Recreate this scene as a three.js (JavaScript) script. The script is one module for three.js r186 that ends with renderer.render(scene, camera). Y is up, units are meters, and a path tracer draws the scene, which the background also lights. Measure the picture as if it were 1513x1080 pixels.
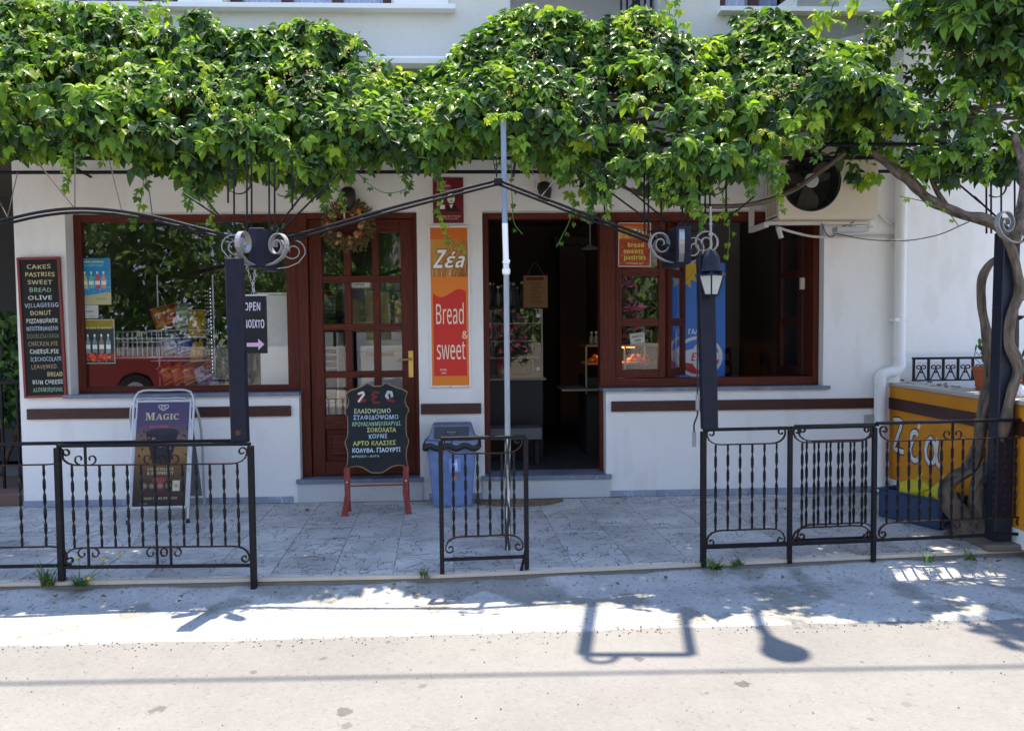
import * as THREE from 'three';
import { mergeGeometries } from 'three/addons/utils/BufferGeometryUtils.js';
import { RoundedBoxGeometry } from 'three/addons/geometries/RoundedBoxGeometry.js';

// ---------------------------------------------------------------- camera, sky, sun, exposure
const scene = new THREE.Scene();
const renderer = new THREE.WebGLRenderer({ antialias: true });
renderer.setSize(1024, 730);
renderer.toneMapping = THREE.LinearToneMapping;
renderer.toneMappingExposure = 2.6;
renderer.shadowMap.enabled = true;
renderer.shadowMap.type = THREE.PCFSoftShadowMap;

const FOCAL = 1151.5 / 540;                       // focal length over half the picture's height
const camera = new THREE.PerspectiveCamera(2 * Math.atan(1 / FOCAL) * 180 / Math.PI, 1024 / 730, 0.05, 900);
camera.position.set(0, 1.387, 6.40);
camera.rotation.order = 'YXZ';
camera.rotation.set(-0.04428, -0.04019, -0.009375);
scene.add(camera);
camera.updateMatrixWorld(true);

// computed sky: deep blue overhead, paler towards the horizon, no sun disc
{
  const w = 256, h = 128, d = new Float32Array(w * h * 4), S = 0.93;
  for (let j = 0; j < h; j++) for (let i = 0; i < w; i++) {
    const el = ((j + 0.5) / h - 0.5) * Math.PI, s = Math.max(0, Math.sin(el)), k = Math.pow(s, 0.45);
    const c = [0.72 + (0.25 - 0.72) * k, 0.82 + (0.40 - 0.82) * k, 0.96 + (0.78 - 0.96) * k], o = (j * w + i) * 4;
    for (let n = 0; n < 3; n++) d[o + n] = c[n] * S;
    d[o + 3] = 1;
  }
  const sky = new THREE.DataTexture(d, w, h, THREE.RGBAFormat, THREE.FloatType);
  sky.mapping = THREE.EquirectangularReflectionMapping; sky.magFilter = THREE.LinearFilter; sky.needsUpdate = true;
  scene.background = sky; scene.environment = sky;
}
const SUN_DIR = new THREE.Vector3(0.0618, 0.9613, -0.2685).normalize();   // towards the sun: high, behind the building
const sun = new THREE.DirectionalLight(0xfff2de, 4.9);
sun.target.position.set(0, 0, 2); sun.position.copy(SUN_DIR).multiplyScalar(30).add(sun.target.position);
sun.castShadow = true; sun.shadow.mapSize.set(4096, 4096);
Object.assign(sun.shadow.camera, { left: -14, right: 14, top: 14, bottom: -14, near: 1, far: 70 });
scene.add(sun, sun.target);

// ---------------------------------------------------------------- helpers
let seed = 12345;
function rnd() { seed = (seed + 0x6d2b79f5) | 0; let t = Math.imul(seed ^ (seed >>> 15), 1 | seed); t = (t + Math.imul(t ^ (t >>> 7), 61 | t)) ^ t; return ((t ^ (t >>> 14)) >>> 0) / 4294967296; }
const rr = (a, b) => a + (b - a) * rnd();
const pick = (a) => a[Math.floor(rnd() * a.length)];
const V = (x, y, z) => new THREE.Vector3(x, y, z);
const lerp = (a, b, t) => a + (b - a) * t;
const clamp = (x, a, b) => Math.min(b, Math.max(a, x));
const sstep = (a, b, x) => { const t = clamp((x - a) / (b - a), 0, 1); return t * t * (3 - 2 * t); };
// survey of the photograph: the world point seen at a pixel of the 1513 x 1080 picture on the upright plane z, or at the height y
function sight(px, py) { return V((px - 756.5) / 1151.5, -(py - 540) / 1151.5, -1).applyQuaternion(camera.quaternion); }
function W(px, py, z = 0) { const d = sight(px, py); return d.multiplyScalar((z - 6.40) / d.z).add(camera.position); }
function G(px, py, y = 0) { const d = sight(px, py); return d.multiplyScalar((y - 1.387) / d.y).add(camera.position); }

const used = {};
function numbered(n) { if (!(n in used)) { used[n] = 0; return n; } used[n]++; return n + '_' + String(used[n]).padStart(3, '0'); }
function finish(m) { m.castShadow = true; m.receiveShadow = true; return m; }
function tag(o, label, category, group, kind) { if (label) o.userData.label = label; if (category) o.userData.category = category; if (group) o.userData.group = group; if (kind) o.userData.kind = kind; return o; }
function thing(name, label, category, pos = [0, 0, 0], turn = 0, group) {
  const o = new THREE.Group(); o.name = numbered(name); scene.add(o);
  o.position.set(...(pos.isVector3 ? [pos.x, pos.y, pos.z] : pos)); o.rotation.y = turn;
  return tag(o, label, category, group);
}
function obj(name, geos, mat, parent = scene) {
  const g = Array.isArray(geos) ? join(geos) : geos;
  const m = finish(new THREE.Mesh(g, mat)); m.name = parent === scene ? numbered(name) : name; parent.add(m); return m;
}
function struct(name, geos, mat) { const m = obj(name, geos, mat); m.userData.kind = 'structure'; return m; }
function join(list) {
  const a = list.map((g) => { const n = g.index ? g.toNonIndexed() : g; for (const k of Object.keys(n.attributes)) if (!['position', 'normal', 'uv'].includes(k)) n.deleteAttribute(k); return n; });
  return a.length === 1 ? a[0] : mergeGeometries(a, false);
}
// uv in metres by the face's main direction
function metreUV(g0, sx = 1, sy = 1, ox = 0, oy = 0) {
  const g = g0.index ? g0.toNonIndexed() : g0, p = g.attributes.position, n = g.attributes.normal, uv = new Float32Array(p.count * 2);
  for (let i = 0; i < p.count; i += 3) {
    let nx = 0, ny = 0, nz = 0;
    for (let k = 0; k < 3; k++) { nx += n.getX(i + k); ny += n.getY(i + k); nz += n.getZ(i + k); }
    nx = Math.abs(nx); ny = Math.abs(ny); nz = Math.abs(nz);
    for (let k = 0; k < 3; k++) {
      const x = p.getX(i + k), y = p.getY(i + k), z = p.getZ(i + k);
      const [u, v] = nz >= nx && nz >= ny ? [x, y] : nx >= ny ? [z, y] : [x, z];
      uv[(i + k) * 2] = u * sx + ox; uv[(i + k) * 2 + 1] = v * sy + oy;
    }
  }
  g.setAttribute('uv', new THREE.BufferAttribute(uv, 2)); return g;
}
function bx(x0, x1, y0, y1, z0, z1, r = 0.004) {   // a box between corners, edges rounded by r, uv in metres
  const w = Math.abs(x1 - x0), h = Math.abs(y1 - y0), d = Math.abs(z1 - z0);
  const rad = Math.min(r, w * 0.3, h * 0.3, d * 0.3);
  const g = rad > 0.0004 ? new RoundedBoxGeometry(w, h, d, 1, rad) : new THREE.BoxGeometry(w, h, d);
  g.translate((x0 + x1) / 2, (y0 + y1) / 2, (z0 + z1) / 2);
  metreUV(g);
  if (w > h * 1.3) { const uv = g.attributes.uv; for (let i = 0; i < uv.count; i++) uv.setXY(i, uv.getY(i) + 0.37, uv.getX(i)); }   // grain runs along the longer side
  return g;
}
const cb = (x, y, z, w, h, d, r) => bx(x - w / 2, x + w / 2, y - h / 2, y + h / 2, z - d / 2, z + d / 2, r);
function tube(pts, r, seg, rad = 6, closed = false) {
  const c = pts.length === 2 ? new THREE.LineCurve3(...pts) : new THREE.CatmullRomCurve3(pts, closed, 'centripetal');
  return new THREE.TubeGeometry(c, seg || Math.max(1, (pts.length - 1) * 4), r, rad, closed);
}
function taperTube(pts, radii, seg = 40, rad = 9, wob = 0) {   // a tube whose radius follows a list
  const c = new THREE.CatmullRomCurve3(pts, false, 'centripetal'), g = new THREE.TubeGeometry(c, seg, 1, rad, false), p = g.attributes.position;
  const ctr = V(0, 0, 0), v = V(0, 0, 0);
  for (let i = 0; i <= seg; i++) {
    c.getPointAt(i / seg, ctr);
    const f = i / seg * (radii.length - 1), k = Math.min(radii.length - 2, Math.floor(f)), r0 = lerp(radii[k], radii[k + 1], f - k);
    for (let j = 0; j <= rad; j++) {
      const n = i * (rad + 1) + j; v.fromBufferAttribute(p, n).sub(ctr);
      const a = (j % rad) / rad * Math.PI * 2, q = 1 + wob * (Math.sin(a * 2 + i * 0.35) * 0.5 + Math.sin(a * 3 - i * 0.22 + 1) * 0.5 + Math.sin(i * 0.7) * 0.35);
      v.multiplyScalar(r0 * q).add(ctr); p.setXYZ(n, v.x, v.y, v.z);
    }
  }
  g.computeVertexNormals(); return g;
}
function lathe(pts, seg = 24) { return new THREE.LatheGeometry(pts.map(([r, y]) => new THREE.Vector2(r, y)), seg); }
function rod(a, b, r, rad = 8) { return tube([a, b], r, 1, rad); }
function bar(a, b, w, t) {   // square bar from a to b, w wide across and t thick in z
  const d = V(0, 0, 0).subVectors(b, a), L = d.length(), g = new THREE.BoxGeometry(w, L, t);
  g.applyQuaternion(new THREE.Quaternion().setFromUnitVectors(V(0, 1, 0), d.normalize()));
  return g.translate((a.x + b.x) / 2, (a.y + b.y) / 2, (a.z + b.z) / 2);
}
function plate(shape, depth, z = 0, bevel = 0.002) {
  const g = new THREE.ExtrudeGeometry(shape, { depth: Math.max(0.0005, depth - 2 * bevel), bevelEnabled: bevel > 0, bevelThickness: bevel, bevelSize: bevel, bevelSegments: 1, curveSegments: 10 });
  return metreUV(g.translate(0, 0, z + bevel));
}
function poly(list, holes = []) { const s = new THREE.Shape(list.map(([x, y]) => new THREE.Vector2(x, y))); for (const h of holes) s.holes.push(new THREE.Path(h.map(([x, y]) => new THREE.Vector2(x, y)))); return s; }
const rect = (x0, x1, y0, y1) => [[x0, y0], [x1, y0], [x1, y1], [x0, y1]];
// a flat face carrying a print, uv 0..1
function face(w, h, x = 0, y = 0, z = 0) { return new THREE.PlaneGeometry(w, h).translate(x, y, z); }
// iron strap bent along a curve of [x, y] points: t thick in the plane, w wide across it
function strap(pts, w, t) {
  const pos = [], idx = [], n = pts.length;
  for (let i = 0; i < n; i++) {
    const a = pts[Math.max(0, i - 1)], b = pts[Math.min(n - 1, i + 1)], dx = b[0] - a[0], dy = b[1] - a[1], L = Math.hypot(dx, dy) || 1, nx = -dy / L * t / 2, ny = dx / L * t / 2, [x, y] = pts[i];
    pos.push(x + nx, y + ny, w / 2, x - nx, y - ny, w / 2, x - nx, y - ny, -w / 2, x + nx, y + ny, -w / 2);
  }
  for (let i = 0; i < n - 1; i++) for (let k = 0; k < 4; k++) { const a = i * 4 + k, b = i * 4 + (k + 1) % 4; idx.push(a, b, a + 4, b, b + 4, a + 4); }
  idx.push(0, 2, 1, 0, 3, 2); const e = (n - 1) * 4; idx.push(e, e + 1, e + 2, e, e + 2, e + 3);
  let g = new THREE.BufferGeometry(); g.setAttribute('position', new THREE.Float32BufferAttribute(pos, 3)); g.setIndex(idx);
  g = g.toNonIndexed(); g.computeVertexNormals(); g.setAttribute('uv', new THREE.Float32BufferAttribute(new Float32Array(g.attributes.position.count * 2), 2)); return g;
}
// a spiral of [x, y] points starting on the outside at angle a0, turning by turns (sign = sense)
function spiral(cx, cy, r0, r1, a0, turns, n = 26) { const o = []; for (let i = 0; i <= n; i++) { const t = i / n, a = a0 + turns * 2 * Math.PI * t, r = lerp(r0, r1, t); o.push([cx + r * Math.cos(a), cy + r * Math.sin(a)]); } return o; }

// ---------------------------------------------------------------- noise and textures
const HN = 256, hash = new Float32Array(HN * HN); for (let i = 0; i < HN * HN; i++) hash[i] = rnd();
function vnoise(x, y, px, py) {   // value noise that repeats every px, py cells
  let xi = Math.floor(x), yi = Math.floor(y); let fx = x - xi, fy = y - yi; fx = fx * fx * (3 - 2 * fx); fy = fy * fy * (3 - 2 * fy);
  const w = (a, p) => ((a % p) + p) % p, x0 = w(xi, px) & 255, x1 = w(xi + 1, px) & 255, y0 = (w(yi, py) & 255) * HN, y1 = (w(yi + 1, py) & 255) * HN;
  return lerp(lerp(hash[y0 + x0], hash[y0 + x1], fx), lerp(hash[y1 + x0], hash[y1 + x1], fx), fy);
}
function fbm(u, v, cx, cy, oct, off = 0) { let s = 0, a = 0.5, t = 0; for (let o = 0; o < oct; o++) { s += a * vnoise(u * cx + off * 17, v * cy + off * 31, cx, cy); t += a; a *= 0.5; cx *= 2; cy *= 2; } return s / t; }
function dataTex(w, h, fn, srgb = true, rep = [1, 1]) {
  const d = new Uint8Array(w * h * 4), c = [0, 0, 0];
  for (let j = 0; j < h; j++) for (let i = 0; i < w; i++) {
    fn(i / w, j / h, c, i, j); const o = (j * w + i) * 4;
    for (let k = 0; k < 3; k++) { let x = clamp(c[k], 0, 1); if (srgb) x = x <= 0.0031308 ? x * 12.92 : 1.055 * Math.pow(x, 1 / 2.4) - 0.055; d[o + k] = Math.round(x * 255); }
    d[o + 3] = 255;
  }
  const t = new THREE.DataTexture(d, w, h, THREE.RGBAFormat); t.magFilter = THREE.LinearFilter; t.minFilter = THREE.LinearMipmapLinearFilter; t.generateMipmaps = true;
  t.wrapS = t.wrapT = THREE.RepeatWrapping; t.repeat.set(...rep); if (srgb) t.colorSpace = THREE.SRGBColorSpace; t.needsUpdate = true; return t;
}
function canvasTex(w, h, draw) {
  const c = document.createElement('canvas'); c.width = w; c.height = h; const g = c.getContext('2d'); draw(g, w, h);
  const t = new THREE.CanvasTexture(c); t.colorSpace = THREE.SRGBColorSpace; t.magFilter = THREE.LinearFilter; t.anisotropy = 8; return t;
}
const grey = (c, v) => { c[0] = c[1] = c[2] = v; };
const rgb = (r, g, b) => new THREE.Color().setRGB(r, g, b);
const std = (color, roughness = 0.6, more = {}) => new THREE.MeshStandardMaterial({ color: Array.isArray(color) ? rgb(...color) : color, roughness, ...more });

const T = {};
T.grain = dataTex(512, 512, (u, v, c) => grey(c, 0.5 * fbm(u, v, 64, 64, 3) + 0.5 * fbm(u, v, 8, 8, 3, 1)), false);
T.plaster = dataTex(1024, 1024, (u, v, c) => {
  const b = fbm(u, v, 4, 4, 5, 2), f = fbm(u, v, 90, 90, 2, 3), s = sstep(0.62, 0.78, fbm(u, v, 14, 5, 4, 5));
  const k = 0.95 + 0.06 * (b - 0.5) + 0.03 * (f - 0.5) - 0.05 * s; c[0] = k; c[1] = k * (0.995 - 0.012 * s); c[2] = k * (0.985 - 0.03 * s);
}, true, [1 / 2.6, 1 / 2.6]);
T.plasterBump = dataTex(512, 512, (u, v, c) => grey(c, 0.55 * fbm(u, v, 100, 100, 2, 4) + 0.45 * fbm(u, v, 9, 9, 4, 6)), false, [1 / 0.9, 1 / 0.9]);
T.wood = dataTex(512, 512, (u, v, c) => {   // grain runs along v
  const w = fbm(u, v, 5, 2, 3, 7) * 3, g = fbm(u + 0.0, v, 60, 3, 3, 8), r = 0.5 + 0.5 * Math.sin((u * 12 + w) * 6.283), p = fbm(u, v, 120, 8, 2, 9);
  const k = 0.72 + 0.34 * (g - 0.5) + 0.2 * (r - 0.5) - 0.25 * sstep(0.62, 0.8, p); c[0] = k; c[1] = k * 0.97; c[2] = k * 0.93;
}, true, [2.2, 1.1]);
T.woodBump = dataTex(256, 256, (u, v, c) => grey(c, fbm(u, v, 64, 3, 3, 8)), false, [4, 1.1]);
T.marble = dataTex(512, 512, (u, v, c) => {
  const w = fbm(u, v, 4, 4, 5, 10), q = Math.abs(fbm(u + w * 0.05, v, 6, 10, 5, 11) - 0.5) * 2, k = 0.46 + 0.28 * (w - 0.4) + 0.4 * sstep(0.10, 0.0, q) * w;
  c[0] = k * 0.94; c[1] = k * 0.98; c[2] = k * 1.05;
}, true, [1.2, 1.2]);
T.metal = dataTex(256, 256, (u, v, c) => { const k = 0.82 + 0.36 * (fbm(u, v, 6, 6, 5, 12) - 0.5) + 0.1 * (fbm(u, v, 70, 70, 1, 13) - 0.5); c[0] = k; c[1] = k; c[2] = k; }, true, [3, 3]);
T.iron = dataTex(256, 256, (u, v, c) => { const r = 0.7 * sstep(0.74, 0.80, fbm(u, v, 10, 10, 4, 14)), k = 0.75 + 0.5 * (fbm(u, v, 20, 20, 3, 15) - 0.5); c[0] = lerp(0.022 * k, 0.07, r); c[1] = lerp(0.023 * k, 0.035, r); c[2] = lerp(0.027 * k, 0.022, r); }, true, [3, 3]);
T.bark = dataTex(512, 512, (u, v, c) => { const f = fbm(u, v, 18, 3, 4, 16), q = fbm(u, v, 50, 12, 3, 17), k = 0.6 + 1.1 * (f - 0.5) + 0.6 * (q - 0.5); c[0] = 0.20 * k; c[1] = 0.15 * k; c[2] = 0.105 * k; }, true, [1, 2]);
T.barkBump = dataTex(256, 256, (u, v, c) => grey(c, 0.7 * fbm(u, v, 18, 3, 4, 16) + 0.3 * fbm(u, v, 50, 12, 3, 17)), false, [1, 2]);
T.orange = dataTex(512, 512, (u, v, c) => { const b = fbm(u, v, 5, 5, 5, 18), f = fbm(u, v, 80, 80, 2, 19), k = 0.92 + 0.22 * (b - 0.5) + 0.1 * (f - 0.5), d = sstep(0.68, 0.8, fbm(u, v, 22, 22, 3, 20)); c[0] = lerp(0.74 * k, 0.42, d * 0.5); c[1] = lerp(0.275 * k, 0.22, d * 0.5); c[2] = lerp(0.006, 0.08, d * 0.5); }, true, [0.7, 0.7]);

const M = {
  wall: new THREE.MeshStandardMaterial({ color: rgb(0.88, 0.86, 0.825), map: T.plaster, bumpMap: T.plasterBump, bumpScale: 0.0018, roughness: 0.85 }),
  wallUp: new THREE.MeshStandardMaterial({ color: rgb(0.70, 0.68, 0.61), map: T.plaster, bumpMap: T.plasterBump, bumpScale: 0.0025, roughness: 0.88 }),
  wood: new THREE.MeshPhysicalMaterial({ color: rgb(0.14, 0.025, 0.011), map: T.wood, bumpMap: T.woodBump, bumpScale: 0.0006, roughness: 0.5, specularIntensity: 0.55 }),
  woodDark: new THREE.MeshStandardMaterial({ color: rgb(0.075, 0.018, 0.010), map: T.wood, bumpMap: T.woodBump, bumpScale: 0.0006, roughness: 0.5 }),
  marble: new THREE.MeshStandardMaterial({ map: T.marble, color: rgb(0.58, 0.62, 0.7), roughness: 0.4 }),
  marblePale: new THREE.MeshStandardMaterial({ map: T.plaster, bumpMap: T.grain, bumpScale: 0.001, color: rgb(0.56, 0.57, 0.57), roughness: 0.45 }),
  slate: new THREE.MeshStandardMaterial({ map: T.marble, color: rgb(0.35, 0.4, 0.5), roughness: 0.35 }),
  iron: new THREE.MeshPhysicalMaterial({ map: T.iron, color: rgb(0.6, 0.6, 0.66), roughness: 0.5, specularIntensity: 0.4 }),
  strapIron: new THREE.MeshStandardMaterial({ map: T.metal, color: rgb(0.34, 0.33, 0.31), roughness: 0.38, metalness: 0.35 }),
  bluePost: new THREE.MeshPhysicalMaterial({ map: T.metal, color: rgb(0.015, 0.017, 0.033), roughness: 0.5, specularIntensity: 0.45 }),
  galv: new THREE.MeshStandardMaterial({ map: T.metal, color: rgb(0.42, 0.46, 0.5), roughness: 0.45, metalness: 0.3 }),
  alu: new THREE.MeshStandardMaterial({ map: T.metal, color: rgb(0.6, 0.62, 0.66), roughness: 0.35, metalness: 0.5 }),
  white: std([0.78, 0.78, 0.76], 0.5), paleGrey: std([0.5, 0.5, 0.5], 0.6), black: std([0.015, 0.015, 0.017], 0.5),
  whitePaint: new THREE.MeshStandardMaterial({ map: T.plaster, color: rgb(0.86, 0.86, 0.84), roughness: 0.55 }),
  cream: new THREE.MeshStandardMaterial({ map: T.plaster, color: rgb(0.74, 0.65, 0.51), roughness: 0.5 }),
  bark: new THREE.MeshStandardMaterial({ map: T.bark, bumpMap: T.barkBump, bumpScale: 0.006, roughness: 0.9 }),
  orange: new THREE.MeshStandardMaterial({ map: T.orange, bumpMap: T.plasterBump, bumpScale: 0.002, roughness: 0.75 }),
  glass: new THREE.MeshPhysicalMaterial({ color: 0xffffff, transmission: 1, thickness: 0, roughness: 0, ior: 1.62 }),
  brass: std([0.62, 0.42, 0.14], 0.3, { metalness: 0.9 }),
  redPaint: new THREE.MeshStandardMaterial({ map: T.wood, color: rgb(0.32, 0.04, 0.03), roughness: 0.6 }),
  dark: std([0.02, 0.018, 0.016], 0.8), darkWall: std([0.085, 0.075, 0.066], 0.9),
  terracotta: std([0.42, 0.11, 0.045], 0.8), soil: std([0.05, 0.035, 0.022], 0.95),
  green: std([0.06, 0.16, 0.025], 0.6, { side: THREE.DoubleSide }),
  rope: std([0.09, 0.07, 0.05], 0.9), cable: std([0.02, 0.02, 0.022], 0.6), whiteCable: std([0.55, 0.53, 0.5], 0.6),
};
const printMat = (tex, rough = 0.5) => new THREE.MeshStandardMaterial({ map: tex, roughness: rough });
// ---------------------------------------------------------------- ground, road, gutter, pavement
const edgeZ = (x) => Math.min(1.975 + 0.01 * (x + 0.3), 1.975 - 0.072 * (x + 0.25));   // front edge of the pavement
struct('ground', new THREE.PlaneGeometry(600, 600).rotateX(-Math.PI / 2).translate(0, -0.16, 0), std([0.22, 0.2, 0.17], 0.95));
{
  const stains = []; for (let i = 0; i < 70; i++) stains.push([rnd(), rr(0.3, 1.0), rr(0.0014, 0.0042), rr(0.35, 1.0)]);
  const tex = dataTex(2048, 1024, (u, v, c) => {
    const f = fbm(u, v, 400, 200, 2, 21), m = fbm(u, v, 60, 30, 4, 22), b = fbm(u, v, 7, 4, 4, 23), grit = sstep(0.72, 0.84, fbm(u, v, 700, 350, 2, 24)), dk = sstep(0.72, 0.84, fbm(u, v, 560, 300, 2, 25));
    let k = 0.178 * (1 + 0.26 * (b - 0.5) + 0.14 * (m - 0.5) + 0.10 * (f - 0.5)) + 0.02 * grit - 0.035 * dk, d = 0;
    for (const s of stains) { const dx = u - s[0], dy = (v - s[1]); if (Math.abs(dx) < 0.012 && Math.abs(dy) < 0.024) { const q = Math.hypot(dx, dy * 0.5) / s[2] + 1.5 * (fbm(u, v, 320, 160, 3, 26) - 0.5); d = Math.max(d, sstep(1.0, 0.75, q) * s[3]); } }
    k *= 1 - 0.55 * d; c[0] = k; c[1] = k * (0.972 - 0.02 * d); c[2] = k * (0.925 - 0.04 * d);
  }, true, [1 / 8, 1 / 4]);
  const bump = dataTex(1024, 1024, (u, v, c) => grey(c, 0.6 * fbm(u, v, 200, 200, 2, 27) + 0.4 * fbm(u, v, 22, 22, 4, 28)), false, [1 / 2, 1 / 2]);
  const road = new THREE.PlaneGeometry(60, 5.4).rotateX(-Math.PI / 2).translate(0, -0.104, 2.45 + 2.7);
  { const p = road.attributes.position, uv = road.attributes.uv; for (let i = 0; i < p.count; i++) uv.setXY(i, p.getX(i) + 0.7, p.getZ(i) + 0.2); }
  struct('road', road, new THREE.MeshStandardMaterial({ map: tex, bumpMap: bump, bumpScale: 0.006, roughness: 0.9 }));
  // concrete gutter that slopes from under the pavement's edge down to the road
  const nx = 420, nz = 34, pos = [], uv = [], idx = [], X0 = -10.5, X1 = 10.5;
  for (let i = 0; i <= nx; i++) for (let j = 0; j <= nz; j++) {
    const x = lerp(X0, X1, i / nx), t = j / nz, e = edgeZ(x) - 0.02, far = 2.63 + 0.05 * (fbm(x / 21 + 0.5, 0.3, 40, 4, 3, 30) - 0.5) - 0.02 * x / 3;
    const z = lerp(e, far, t), a = fbm(x / 21 + 0.5, t, 90, 6, 4, 31) - 0.5;
    const s = sstep(0, 0.28, t), y = lerp(-0.052, -0.097, s) + a * 0.03 * (1 - s * 0.75) - sstep(0.93, 1, t) * 0.012;
    pos.push(x, y, z); uv.push(x, z);
  }
  for (let i = 0; i < nx; i++) for (let j = 0; j < nz; j++) { const a = i * (nz + 1) + j, b = a + nz + 1; idx.push(a, a + 1, b, b, a + 1, b + 1); }
  const g = new THREE.BufferGeometry(); g.setAttribute('position', new THREE.Float32BufferAttribute(pos, 3)); g.setAttribute('uv', new THREE.Float32BufferAttribute(uv, 2)); g.setIndex(idx); g.computeVertexNormals();
  const gt = dataTex(2048, 512, (u, v, c) => {
    const f = fbm(u, v, 400, 100, 2, 32), m = fbm(u, v, 60, 16, 4, 33), b = fbm(u, v, 9, 3, 4, 34), pit = sstep(0.70, 0.80, fbm(u, v, 520, 130, 2, 35)), dirt = sstep(0.55, 0.72, fbm(u, v, 30, 9, 4, 36));
    let k = 0.36 * (1 + 0.24 * (b - 0.5) + 0.2 * (m - 0.5) + 0.16 * (f - 0.5)) * (1 - 0.5 * pit) * (1 - 0.38 * dirt);
    c[0] = k; c[1] = k * 0.98; c[2] = k * (0.935 - 0.05 * dirt);
  }, true, [1 / 8, 1 / 2]);
  struct('gutter', g, new THREE.MeshStandardMaterial({ map: gt, bumpMap: bump, bumpScale: 0.008, roughness: 0.9 }));
}
// pavement: a slab with a pale worn nosing, and tiles laid in rows a little askew to the front
{
  const L = -6.2, R = 6.5, region = [[L, -0.3], [R, -0.3], [R, edgeZ(R) - 0.03], [0.0, edgeZ(0.0) - 0.03], [-0.25, edgeZ(-0.25) - 0.03], [L, edgeZ(L) - 0.03]];
  const slab = new THREE.Shape([[L, 0.3], [R, 0.3], [R, -edgeZ(R)], [-0.25, -edgeZ(-0.25)], [L, -edgeZ(L)]].map(([x, y]) => new THREE.Vector2(x, y)));
  const g = metreUV(new THREE.ExtrudeGeometry(slab, { depth: 0.019, bevelEnabled: false }).rotateX(-Math.PI / 2).translate(0, -0.026, 0));
  const under = metreUV(new THREE.ExtrudeGeometry(new THREE.Shape([[L, 0.3], [R, 0.3], [R, -edgeZ(R) + 0.012], [-0.25, -edgeZ(-0.25) + 0.012], [L, -edgeZ(L) + 0.012]].map(([x, y]) => new THREE.Vector2(x, y))), { depth: 0.13, bevelEnabled: false }).rotateX(-Math.PI / 2).translate(0, -0.157, 0));
  const nosing = new THREE.MeshStandardMaterial({ map: T.plaster, bumpMap: T.grain, bumpScale: 0.004, color: rgb(0.55, 0.49, 0.40), roughness: 0.9 });
  const pave = struct('pavement', g, nosing); obj('kerb', under, new THREE.MeshStandardMaterial({ map: T.plaster, bumpMap: T.grain, bumpScale: 0.006, color: rgb(0.2, 0.19, 0.17), roughness: 0.95 }), pave);
  // print on the tiles: short black crooked strokes on grey, as on pressed cement tiles
  const tileTex = canvasTex(1024, 1024, (c, w) => {
    const im = c.createImageData(w, w);
    for (let j = 0; j < w; j++) for (let i = 0; i < w; i++) { const u = i / w, v = j / w, k = 172 * (1 + 0.30 * (fbm(u, v, 5, 5, 5, 40) - 0.5) + 0.14 * (fbm(u, v, 120, 120, 2, 41) - 0.5)), o = (j * w + i) * 4; im.data[o] = k * 1.03; im.data[o + 1] = k * 1.01; im.data[o + 2] = k * 0.98; im.data[o + 3] = 255; }
    c.putImageData(im, 0, 0); c.lineCap = 'round';
    for (let n = 0; n < 255; n++) {
      let x = rnd() * w, y = rnd() * w, a = rnd() * 6.28; c.strokeStyle = 'rgba(14,15,18,' + rr(0.4, 0.8) + ')'; c.lineWidth = rr(3.2, 6);
      for (const [ox, oy] of [[0, 0]]) { c.beginPath(); c.moveTo(x, y); let b = a; for (let k = 0; k < 3; k++) { b += rr(-1.1, 1.1); x += Math.cos(b) * rr(20, 36); y += Math.sin(b) * rr(20, 36); c.lineTo(x, y); } c.stroke(); }
    }
  });
  tileTex.wrapS = tileTex.wrapT = THREE.RepeatWrapping; tileTex.repeat.set(1 / 1.1, 1 / 1.1);
  const mats = [0.62, 0.68, 0.66, 0.73].map((k, i) => new THREE.MeshStandardMaterial({ map: tileTex, color: rgb(k * 1.5, k * 1.5, k * 1.5), roughness: 0.42 + 0.04 * i, bumpMap: T.grain, bumpScale: 0.0012 }));
  const clip = (pts, a, b) => { const out = []; const side = (p) => (b[0] - a[0]) * (p[1] - a[1]) - (b[1] - a[1]) * (p[0] - a[0]); for (let i = 0; i < pts.length; i++) { const p = pts[i], q = pts[(i + 1) % pts.length], sp = side(p), sq = side(q); if (sp >= 0) out.push(p); if (sp * sq < 0) { const t = sp / (sp - sq); out.push([lerp(p[0], q[0], t), lerp(p[1], q[1], t)]); } } return out; };
  const A = 0.052, S = 0.352, ca = Math.cos(A), sa = Math.sin(A);
  for (let i = -17; i < 19; i++) for (let j = -2; j < 8; j++) {
    const gap = 0.003, w = (x, z) => { const X = -0.97 + x, Z = 0.08 + z; return [X * ca + Z * sa, -X * sa + Z * ca]; };
    let p = [w(i * S + gap, j * S + gap), w(i * S + S - gap, j * S + gap), w(i * S + S - gap, j * S + S - gap), w(i * S + gap, j * S + S - gap)];
    for (let k = 0; k < region.length && p.length; k++) p = clip(p, region[k], region[(k + 1) % region.length]);
    if (p.length < 3) continue;
    const ctr = p.reduce((s, q) => [s[0] + q[0] / p.length, s[1] + q[1] / p.length], [0, 0]);
    if (ctr[0] < -5 || ctr[0] > 4.2 || ctr[1] < -0.06) continue;
    const sh = new THREE.Shape(p.map(([x, z]) => new THREE.Vector2(x, -z)));
    const dy = rr(-0.0008, 0.0008), tg = metreUV(new THREE.ExtrudeGeometry(sh, { depth: 0.009, bevelEnabled: true, bevelSize: 0.001, bevelThickness: 0.001, bevelSegments: 1 }).rotateX(-Math.PI / 2).translate(0, -0.0105 + dy, 0), 1, 1, rnd() * 3, rnd() * 3);
    obj('tile', tg, pick(mats), pave);
  }
}

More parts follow.
